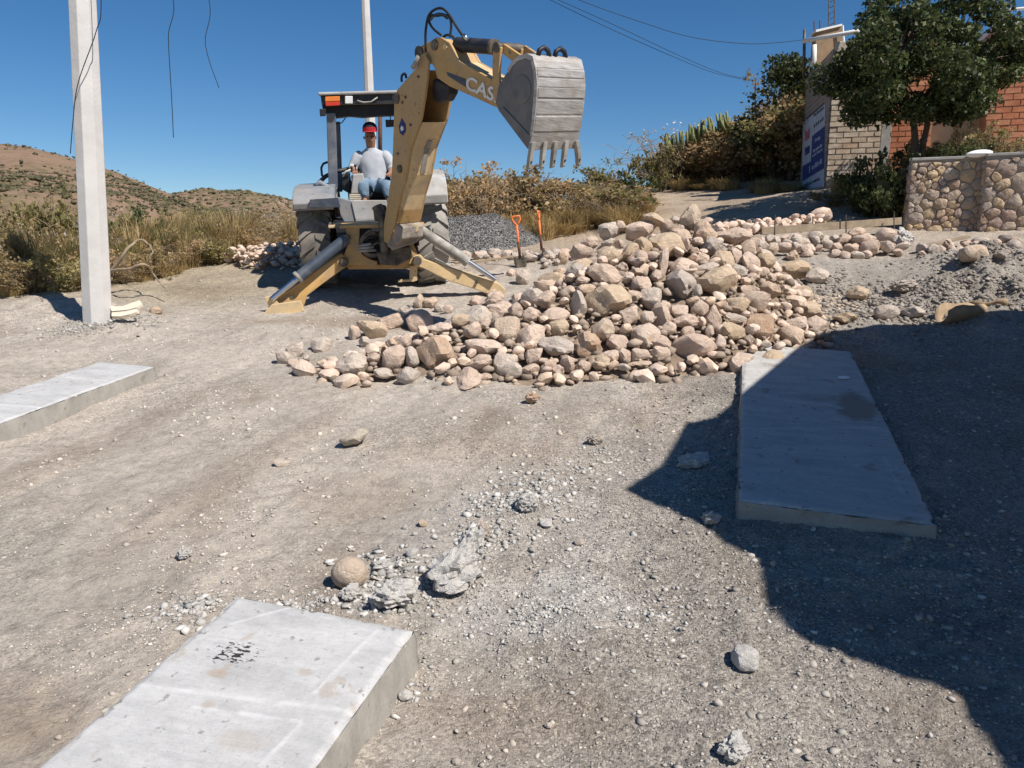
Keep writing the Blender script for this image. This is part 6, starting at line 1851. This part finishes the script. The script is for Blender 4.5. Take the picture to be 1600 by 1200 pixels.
# ------------------------------------------------------------------ plants
def leaf_mesh(C, size, rg, asp=.45, up=.0):
    n = len(C)
    d = rg.normal(size=(n, 3)); d[:, 2] += up; d /= np.linalg.norm(d, axis=1)[:, None]
    t = rg.normal(size=(n, 3)); w = np.cross(d, t); w /= np.linalg.norm(w, axis=1)[:, None]
    s = size * rg.uniform(.45, 1.55, n)[:, None]
    nn = np.cross(d, w)
    V = np.stack([C, C + d * s * .5 + w * s * asp + nn * s * .08, C + d * s * 1.1, C + d * s * .5 - w * s * asp + nn * s * .08], 1).reshape(-1, 3)
    F = np.arange(4 * n).reshape(n, 4)
    return V, F
def tube3(paths, rg):
    V, F = [], []
    o = 0
    for pts, r0, r1 in paths:
        pts = np.asarray(pts); n = len(pts)
        t = np.gradient(pts, axis=0); t /= np.linalg.norm(t, axis=1)[:, None] + 1e-9
        ref = np.array([.3, .9, .1]); u = np.cross(t, ref); u /= np.linalg.norm(u, axis=1)[:, None] + 1e-9
        w = np.cross(t, u)
        rr = np.linspace(r0, r1, n)[:, None]
        ring = np.stack([pts + rr * (math.cos(a) * u + math.sin(a) * w) for a in (0, 2.094, 4.189)], 1).reshape(-1, 3)
        V.append(ring)
        for i in range(n - 1):
            for k in range(3):
                k2 = (k + 1) % 3
                F.append((o + i * 3 + k, o + i * 3 + k2, o + i * 3 + 3 + k2, o + i * 3 + 3 + k))
        o += 3 * n
    return np.concatenate(V), np.array(F)
def shrub(seed, h, w, nst, nleaf, lsize, droop=.3, twigs=3, spread=1.0, stem_r=.012, dens_top=1.0, asp=.45):
    rg = np.random.default_rng(seed)
    paths = []; tips = []
    for i in range(nst):
        a = rg.uniform(0, 6.283); out = w * (.25 + .75 * rg.uniform() ** .6) * spread; hh = h * rg.uniform(.55, 1.05) * (1 - .35 * (out / w) ** 2)
        b = np.array([math.cos(a), math.sin(a)]) * w * .18 * rg.uniform()
        ts = np.linspace(0, 1, 6)
        x = b[0] + math.cos(a) * out * ts ** 1.3; y = b[1] + math.sin(a) * out * ts ** 1.3
        z = hh * (ts * (1 + droop) - droop * ts ** 3) - .05
        p = np.stack([x, y, z], -1) + rg.normal(0, .03 * h, (6, 3)) * ts[:, None]
        paths.append((p, stem_r, stem_r * .3)); tips.append(p)
        for q in range(twigs):
            k = rg.integers(2, 6); s = p[k]
            dv = rg.normal(size=3); dv[2] = abs(dv[2]) * .7; dv /= np.linalg.norm(dv)
            ln = h * rg.uniform(.12, .32)
            tp = np.stack([s, s + dv * ln * .5 + rg.normal(0, .02, 3), s + dv * ln + np.array([0, 0, -droop * ln * .4])])
            paths.append((tp, stem_r * .45, stem_r * .15)); tips.append(tp)
    sv, sf = tube3(paths, rg)
    allp = np.concatenate([t[1:] for t in tips]); 
    ncl = max(30, nleaf // 26)
    cc = allp[rg.integers(0, len(allp), ncl)] + rg.normal(0, .03 * h, (ncl, 3))
    cc[:, 2] = np.maximum(cc[:, 2], .04 * h)
    C = cc[rg.integers(0, ncl, nleaf)] + rg.normal(0, .042 * h, (nleaf, 3))
    C[:, 2] = np.maximum(C[:, 2], .01)
    lv, lf = leaf_mesh(C, lsize, rg, asp, .3)
    return npmesh('stem_shape', sv, sf), npmesh('foliage_shape', lv, lf)
def tuft(seed, n, h, w, bw=.008):
    rg = np.random.default_rng(seed)
    V, F = [], []
    for i in range(n):
        a = rg.uniform(0, 6.283); r0 = w * .55 * rg.uniform() ** .5; a2 = a + rg.normal(0, .6)
        b = np.array([math.cos(a) * r0, math.sin(a) * r0, -.02]); hh = h * rg.uniform(.45, 1.1); ln = w * rg.uniform(.1, .8)
        dv = np.array([math.cos(a2), math.sin(a2), 0]); sd = np.array([-dv[1], dv[0], 0]) * bw * rg.uniform(.6, 1.4)
        m1 = b + dv * ln * .3 + np.array([0, 0, hh * .6]); tp = b + dv * ln + np.array([0, 0, hh * rg.uniform(.75, 1)])
        o = len(V)
        V += [b - sd, b + sd, m1 + sd * .8, m1 - sd * .8, tp]
        F += [(o, o + 1, o + 2, o + 3), (o + 3, o + 2, o + 4, o + 4)]
    me = bpy.data.meshes.new('blade_shape'); me.from_pydata([tuple(v) for v in V], [], [f if f[2] != f[3] else f[:3] for f in F]); me.update()
    return me
VAR = {
 'dry': [shrub(10 + i, 1.2, .75, 34, 1500, .06, .35, 6) for i in range(3)],
 'olive': [shrub(20 + i, 1.2, .8, 30, 1900, .062, .3, 5) for i in range(3)],
 'rust': [shrub(30 + i, 1.2, .8, 40, 1500, .05, .6, 6) for i in range(2)],
 'bare': [shrub(40 + i, 1.2, .9, 34, 260, .035, .7, 7, stem_r=.012) for i in range(2)],
 'green': [shrub(50 + i, 1.2, .8, 24, 2600, .075, .2, 4) for i in range(2)],
 'hedge': [shrub(60 + i, 2.4, 1.2, 50, 4200, .085, .6, 6) for i in range(3)],
}
GR = [tuft(70 + i, 420, .7, .5) for i in range(3)]
MATS = {'dry': ('dry_twig', 'leaf_dry'), 'olive': ('dry_twig', 'leaf_olive'), 'rust': ('dry_twig', 'leaf_rust'), 'bare': ('dry_twig', 'straw'), 'green': ('dark_twig', 'leaf_green'), 'hedge': ('dark_twig', 'leaf_olive'), 'hedgedry': ('dark_twig', 'leaf_dry'), 'hedgerust': ('dark_twig', 'leaf_rust'), 'hedgegreen': ('dark_twig', 'leaf_green')}
_rg = np.random.default_rng(77)
_c = np.stack([_rg.normal(0, .35, 26), _rg.normal(0, .35, 26), _rg.uniform(.95, 1.28, 26)], -1)
_c = np.repeat(_c, 5, 0) + _rg.normal(0, .012, (130, 3))
BLOS = npmesh('blossom_shape', *leaf_mesh(_c, .028, _rg, .5))
_pm = {}
def pmesh(me, m):
    k = (me.name, m)
    if k not in _pm:
        c_ = me.copy(); c_.materials.clear(); c_.materials.append(M[m]); _pm[k] = c_
    return _pm[k]
def bush(kind, x, y, h, label, group=None, w=None, name=None, z=None, cat='bush', blossom=False):
    base = kind if kind in VAR else 'hedge'
    st, fo = random.choice(VAR[base])
    hh = 2.4 if base == 'hedge' else 1.2
    s = h / hh; sw_ = (w / (1.2 if base == 'hedge' else .8)) if w else s
    root = empty(name or ('%s_bush' % {'dry': 'dry', 'olive': 'olive', 'rust': 'rusty', 'bare': 'bare', 'green': 'green'}.get(kind, 'tangled')), (x, y, float(macro(np.array([x]), np.array([y]))[0]) - .02 if z is None else z))
    root.rotation_euler = (U(-.08, .08), U(-.08, .08), U(0, 6.28)); root.scale = (sw_, sw_, s)
    tag(root, label, cat, group)
    link('stems', pmesh(st, MATS[kind][0]), None, root, keep=False)
    link('foliage', pmesh(fo, MATS[kind][1]), None, root, keep=False)
    if blossom: link('blossoms', pmesh(BLOS, 'flower'), None, root, keep=False)
    return root
def grass(x, y, h, w, label, group, m='straw', z=None):
    o = bpy.data.objects.new('dry_grass_tuft', pmesh(random.choice(GR), m)); COL.objects.link(o)
    o.location = (x, y, float(macro(np.array([x]), np.array([y]))[0]) if z is None else z); o.scale = (w / .5, w / .5, h / .7); o.rotation_euler = (0, 0, U(0, 6.28))
    return tag(o, label, 'grass', group)
# left roadside thicket
lb_px = [-160, 0, 130, 250, 330, 420, 520]; lb_py = [472, 466, 458, 436, 414, 396, 388]
lt_py = [330, 328, 322, 340, 345, 338, 330]
for row, (dd, hs) in enumerate(((0, .55), (.9, .72), (2.0, .82), (3.4, .88), (5.5, .9), (9, .9))):
    px = -170 - row * 14
    while px < 500:
        by = np.interp(px, lb_px, lb_py); g = GT(px, by - 2)
        D = g.y + dd + U(-.2, .2)
        x = (px - 800) / FP * D * 1.0
        ty = np.interp(px, lb_px, lt_py) + random.choice((-22, -8, 4, 14, 30)) + U(-6, 10)
        zt = P(px, ty, D).z; zb_ = float(macro(np.array([x]), np.array([D]))[0])
        h = max(.35, (zt - zb_) * hs * U(.85, 1.1))
        h = min(h, 1.9)
        kind = random.choices(('dry', 'olive', 'bare', 'rust'), (4, 4 if px < 220 else 1.5, 2.0, .8 if row else 1.2))[0]
        bush(kind, x, D, h, 'front %s bush at the edge of the left thicket' % kind if row == 0 else '%s bush inside the left roadside thicket' % kind, '%s bushes of the left thicket, %s' % (kind, 'front' if row == 0 else 'inner'), w=max(.45, h * .62), blossom=random.random() < .35)
        px += U(36, 60) * (1 if row else .8) * 11 / D * 1.25
bush('olive', P(95, 400, 12.2).x, 12.2, 1.3, 'tallest olive bush left of the concrete pole', w=.6)
bush('green', P(205, 400, 13.5).x, 13.5, 1.0, 'greenish bush just right of the concrete pole', w=.45)
for i in range(40):
    px = U(-60, 470); g = GT(px, np.interp(px, lb_px, lb_py) + U(-4, 3))
    grass(g.x, g.y + U(0, .5), U(.15, .4), U(.15, .3), 'dry grass tuft along the foot of the left thicket', 'grass tufts of the left thicket', z=g.z - .03)
for i in range(46):
    px = U(-80, 480); D = GT(px, np.interp(px, lb_px, lb_py)).y + U(.2, 3.0)
    grass((px - 800) / FP * D, D, U(.55, 1.0), U(.3, .6), 'tall wispy dry grass standing among the left thicket bushes', 'tall grass of the left thicket', m=random.choice(('straw', 'leaf_olive', 'leaf_dry')))
# arching bare branches in front of the thicket
for i, (pts, lbl) in enumerate((([(172, 425), (195, 395), (215, 375), (235, 385), (236, 400), (220, 425)], 'upper bare branch arching over the left thicket edge'), ([(170, 424), (200, 420), (225, 412), (240, 430), (262, 455)], 'lower bare branch sprawling before the left thicket'))):
    D = 10.2
    q_ = [P(a, b, D + .12 * math.sin(a)) for a, b in pts]
    pp_ = []
    for k in range(len(q_) - 1):
        p0, p1, p2, p3 = q_[max(k - 1, 0)], q_[k], q_[k + 1], q_[min(k + 2, len(q_) - 1)]
        for t in (0, .2, .4, .6, .8): pp_.append(.5 * ((2 * p1) + (p2 - p0) * t + (2 * p0 - 5 * p1 + 4 * p2 - p3) * t * t + (3 * p1 - p0 - 3 * p2 + p3) * t ** 3) + Vector((U(-.012, .012), U(-.01, .01), U(-.012, .012))))
    pp_.append(q_[-1])
    tag(MB().tube(pp_, [.024 - .018 * k / len(pp_) for k in range(len(pp_))], 6).build('bare_branch', M['dry_twig'], None, smooth=True), lbl, 'branch')
# scrub behind gravel heap
for i in range(27):
    px = U(665, 985); D = U(16.8, 20.5)
    x = (px - 800) / FP * D
    ty = np.interp(px, [660, 720, 800, 880, 960, 1000], [290, 262, 254, 264, 285, 296]) + U(-2, 28)
    h = max(.6, P(px, ty, D).z - float(macro(np.array([x]), np.array([D]))[0]))
    kind = random.choices(('dry', 'olive', 'rust', 'bare'), (6, 1.0, 2.5, 1.2))[0]
    bush(kind, x, D, min(h, 2.3), '%s bush in the brown scrub behind the gravel heap' % kind, '%s bushes behind the gravel heap' % kind, w=U(.7, 1.05))
for i in range(28):
    px = U(770, 990); D = U(15.4, 18.2)
    x = (px - 800) / FP * D
    grass(x, D, U(.15, .6), U(.3, .8), 'straw-coloured grass tuft in front of the brown scrub', 'straw tufts before the brown scrub')
bush('green', P(985, 300, 22).x, 22, .8, 'low green bush at the far end of the track', w=.7)
bush('olive', P(935, 300, 21).x, 21, 1.1, 'olive bush under the raised bucket', w=.7)
# bank and tangled hedge along the track, right
for i in range(34):
    px = U(1040, 1262); D = np.interp(px, [1020, 1262], [26, 20.2]) + U(-.4, 2.4)
    x = (px - 800) / FP * D
    ty = np.interp(px, [1000, 1030, 1060, 1100, 1150, 1200, 1262], [285, 262, 215, 194, 180, 150, 120]) + U(4, 34)
    zg = float(macro(np.array([x]), np.array([D]))[0])
    h = P(px, ty, D).z - zg
    kind = random.choices(('hedge', 'hedgedry', 'hedgerust', 'hedgegreen'), (3, 6, 4, .6))[0]
    bush(kind, x, D, max(.8, h), {'hedge': 'olive', 'hedgedry': 'dry', 'hedgerust': 'rusty', 'hedgegreen': 'dark green'}[kind] + ' tangled bush on the bank beside the painted house wall', {'hedge': 'olive', 'hedgedry': 'dry', 'hedgerust': 'rusty', 'hedgegreen': 'dark green'}[kind] + ' tangled bushes on the track bank', w=U(.9, 1.35))
for i in range(8):
    px = U(1060, 1285); D = np.interp(px, [1010, 1285], [23, 17.6]) + U(-.3, .3)
    grass((px - 800) / FP * D, D + U(-.5, .6), U(.12, .4), U(.3, .8), 'dry grass tuft along the shaded track edge', 'grass tufts of the track edge')
for i in range(8):
    px = U(1295, 1345); D = U(15.6, 16.4)
    grass((px - 800) / FP * D, D, U(.2, .4), U(.25, .4), 'dry grass tuft at the foot of the brick house', 'grass tufts of the brick house foot')
# pale-blossomed bare tree and round bush at the bank's left end
bush('bare', P(1035, 290, 24).x, 24, 1.7, 'leafless pale-flowered tree leaning left at the end of the bank', w=1.5, name='bare_tree', cat='tree', blossom=True)
bush('olive', P(1030, 290, 23.2).x, 23.2, 1.5, 'round olive bush below the leafless tree', w=.75)
# organ-pipe cactus
cx = empty('organ_cactus', tuple(P(1085, 235, 23.5))); tag(cx, 'pale green columnar cactus clump on top of the bank', 'cactus')
for i in range(70):
    px = U(1042, 1138); D = U(23, 24); b = P(px, np.interp(px, [1045, 1135], [238, 200]) + U(-4, 6), D); hh = U(.22, .5)
    l_ = U(-.25, .05)
    MB().tube([b, b + Vector((l_ * .4, 0, hh * .6)), b + Vector((l_ * .6, 0, hh)), b + Vector((l_ * .62, 0, hh + .04))], [.035, .04, .032, .01], 6).build('cactus_stem', M['cactus_skin'], cx, smooth=True)
# dead stalk against the sky
sk = [P(1182, 190, 22), P(1180, 150, 22), P(1181, 122, 22)]
ds = empty('dead_stalk', tuple(sk[0])); tag(ds, 'thin dead flower stalk rising above the bank', 'plant')
MB().tube(sk, [.03, .025, .015], 6).build('stem', M['dark_twig'], ds)
st_, fo_ = shrub(97, .5, .35, 9, 160, .05, .6, 2, stem_r=.008)
o = link('foliage', pmesh(fo_, 'leaf_dry'), None, ds, keep=False); o.location = (sk[2] - sk[0]) - Vector((0, 0, .3))

# trees
def tree(name, label, base, stems, clumps, nl, lsize, m, seed, flat=.8):
    rg = np.random.default_rng(seed)
    root = empty(name, tuple(base)); tag(root, label, 'tree')
    tm = MB()
    for pts, r in stems: tm.tube(pts, r, 9)
    tm.build('trunk', M['bark'], root, smooth=True)
    br = []
    tops = [Vector(pts[-1]) for pts, r in stems]
    C = []
    for (p, r) in clumps:
        n_ = int(nl * (r / .4) ** 2)
        v = rg.normal(size=(n_, 3)); v /= np.linalg.norm(v, axis=1)[:, None]
        rad = r * rg.uniform(.25, 1.0, n_) ** .45
        C.append(np.array(p) + v * rad[:, None] * np.array([1, 1, flat]))
        t = min(tops, key=lambda q: (q - Vector(p)).length)
        a, b = np.array(t), np.array(p)
        mid = (a + b) / 2 + rg.normal(0, .08, 3)
        br.append((np.stack([a, mid, b]), .028, .008))
    sv, sf = tube3(br, rg)
    link('branches', npmesh('branch_shape', sv, sf), M['bark'], root)
    lv, lf = leaf_mesh(np.concatenate(C), lsize, rg, .36, -.2)
    link('crown', npmesh('crown_shape', lv, lf), M[m], root)
    return root
TD = 14.3
crown_px = [(1290, 130), (1300, 105), (1345, 60), (1352, 20), (1375, -15), (1420, -30), (1470, -25), (1530, -15), (1575, 30), (1598, 75), (1597, 110), (1565, 140), (1545, 160), (1500, 178), (1450, 182), (1410, 178), (1360, 182), (1320, 168), (1300, 155)]
def inpoly(x, y, poly):
    c_ = False; j = len(poly) - 1
    for i in range(len(poly)):
        if (poly[i][1] > y) != (poly[j][1] > y) and x < (poly[j][0] - poly[i][0]) * (y - poly[i][1]) / (poly[j][1] - poly[i][1]) + poly[i][0]: c_ = not c_
        j = i
    return c_
cl = []
rr_ = random.Random(5)
while len(cl) < 120:
    a, b = rr_.uniform(1285, 1600), rr_.uniform(-35, 185)
    if not inpoly(a, b, crown_px): continue
    t = ((a - 1445) / 160) ** 2 + ((b - 80) / 110) ** 2
    dp = math.sqrt(max(.05, 1 - min(t, .95))) * 1.3
    cl.append((tuple(P(a, b, TD + rr_.uniform(-dp, dp))), rr_.uniform(.17, .36)))
tb = P(1432, 252, TD); tb.z = tz - .1
tree('broadleaf_tree', 'dark green leafy tree standing behind the stone wall', tb,
     [([tb, P(1430, 225, TD), P(1428, 195, TD), P(1418, 150, TD), P(1400, 110, TD)], [.075, .06, .055, .045, .03]), ([tb + Vector((.12, .05, 0)), P(1442, 225, TD + .05), P(1448, 200, TD), P(1452, 160, TD), P(1480, 100, TD)], [.065, .055, .05, .04, .025])],
     cl, 620, .07, 'leaf_tree', 11)
cl2 = [(tuple(P(U(1207, 1272), U(95, 150), 21 + U(-.5, .5))), U(.2, .42)) for i in range(26)]
t2 = P(1240, 200, 21)
tree('broadleaf_tree', 'small green tree peeking out left of the brick house roof', t2, [([t2 - UZ * 1.5, t2, P(1242, 150, 21)], [.09, .07, .05])], cl2, 170, .09, 'leaf_green', 12)
cl3 = [(tuple(P(U(1330, 1400), U(2, 60), 18.5 + U(-.5, .5))), U(.2, .35)) for i in range(12)]
# shrubs by the stone wall
for (px, py, D, h, w, k_, lb_) in ((1365, 345, 14.3, 1.25, .62, 'green', 'dark green shrub growing left of the stone wall'), (1340, 345, 14.6, 1.0, .5, 'green', 'small dark shrub in front of the brick house'), (1390, 350, 13.9, .9, .45, 'green', 'leafy shrub touching the end of the stone wall'), (1300, 348, 15.2, .35, .4, 'olive', 'low olive weed before the rear stone row')):
    g = P(px, py, D); bush(k_, g.x, g.y, h, lb_, w=w)
for i, (px, D, h, k_) in enumerate(((1470, 13.6, .45, 'green'), (1500, 13.8, .7, 'dry'), (1520, 14.2, .8, 'olive'), (1545, 13.6, .45, 'olive'), (1580, 13.2, .45, 'dry'), (1490, 14.6, .9, 'dry'), (1455, 14.6, .6, 'olive'), (1410, 15, .7, 'green'))):
    x = (px - 800) / FP * D
    bush(k_, x, D, h, ['bright green plant on the wall top left of the sack', 'tan dry weed on the terrace left of the sack', 'olive weed behind the sack on the wall', 'olive weed right of the sack', 'dry weed at the right end of the wall top', 'tall tan weed against the beige wall', 'olive weed beside the tree trunk', 'green plant between trunk and brick house'][i], w=.4, z=tz)
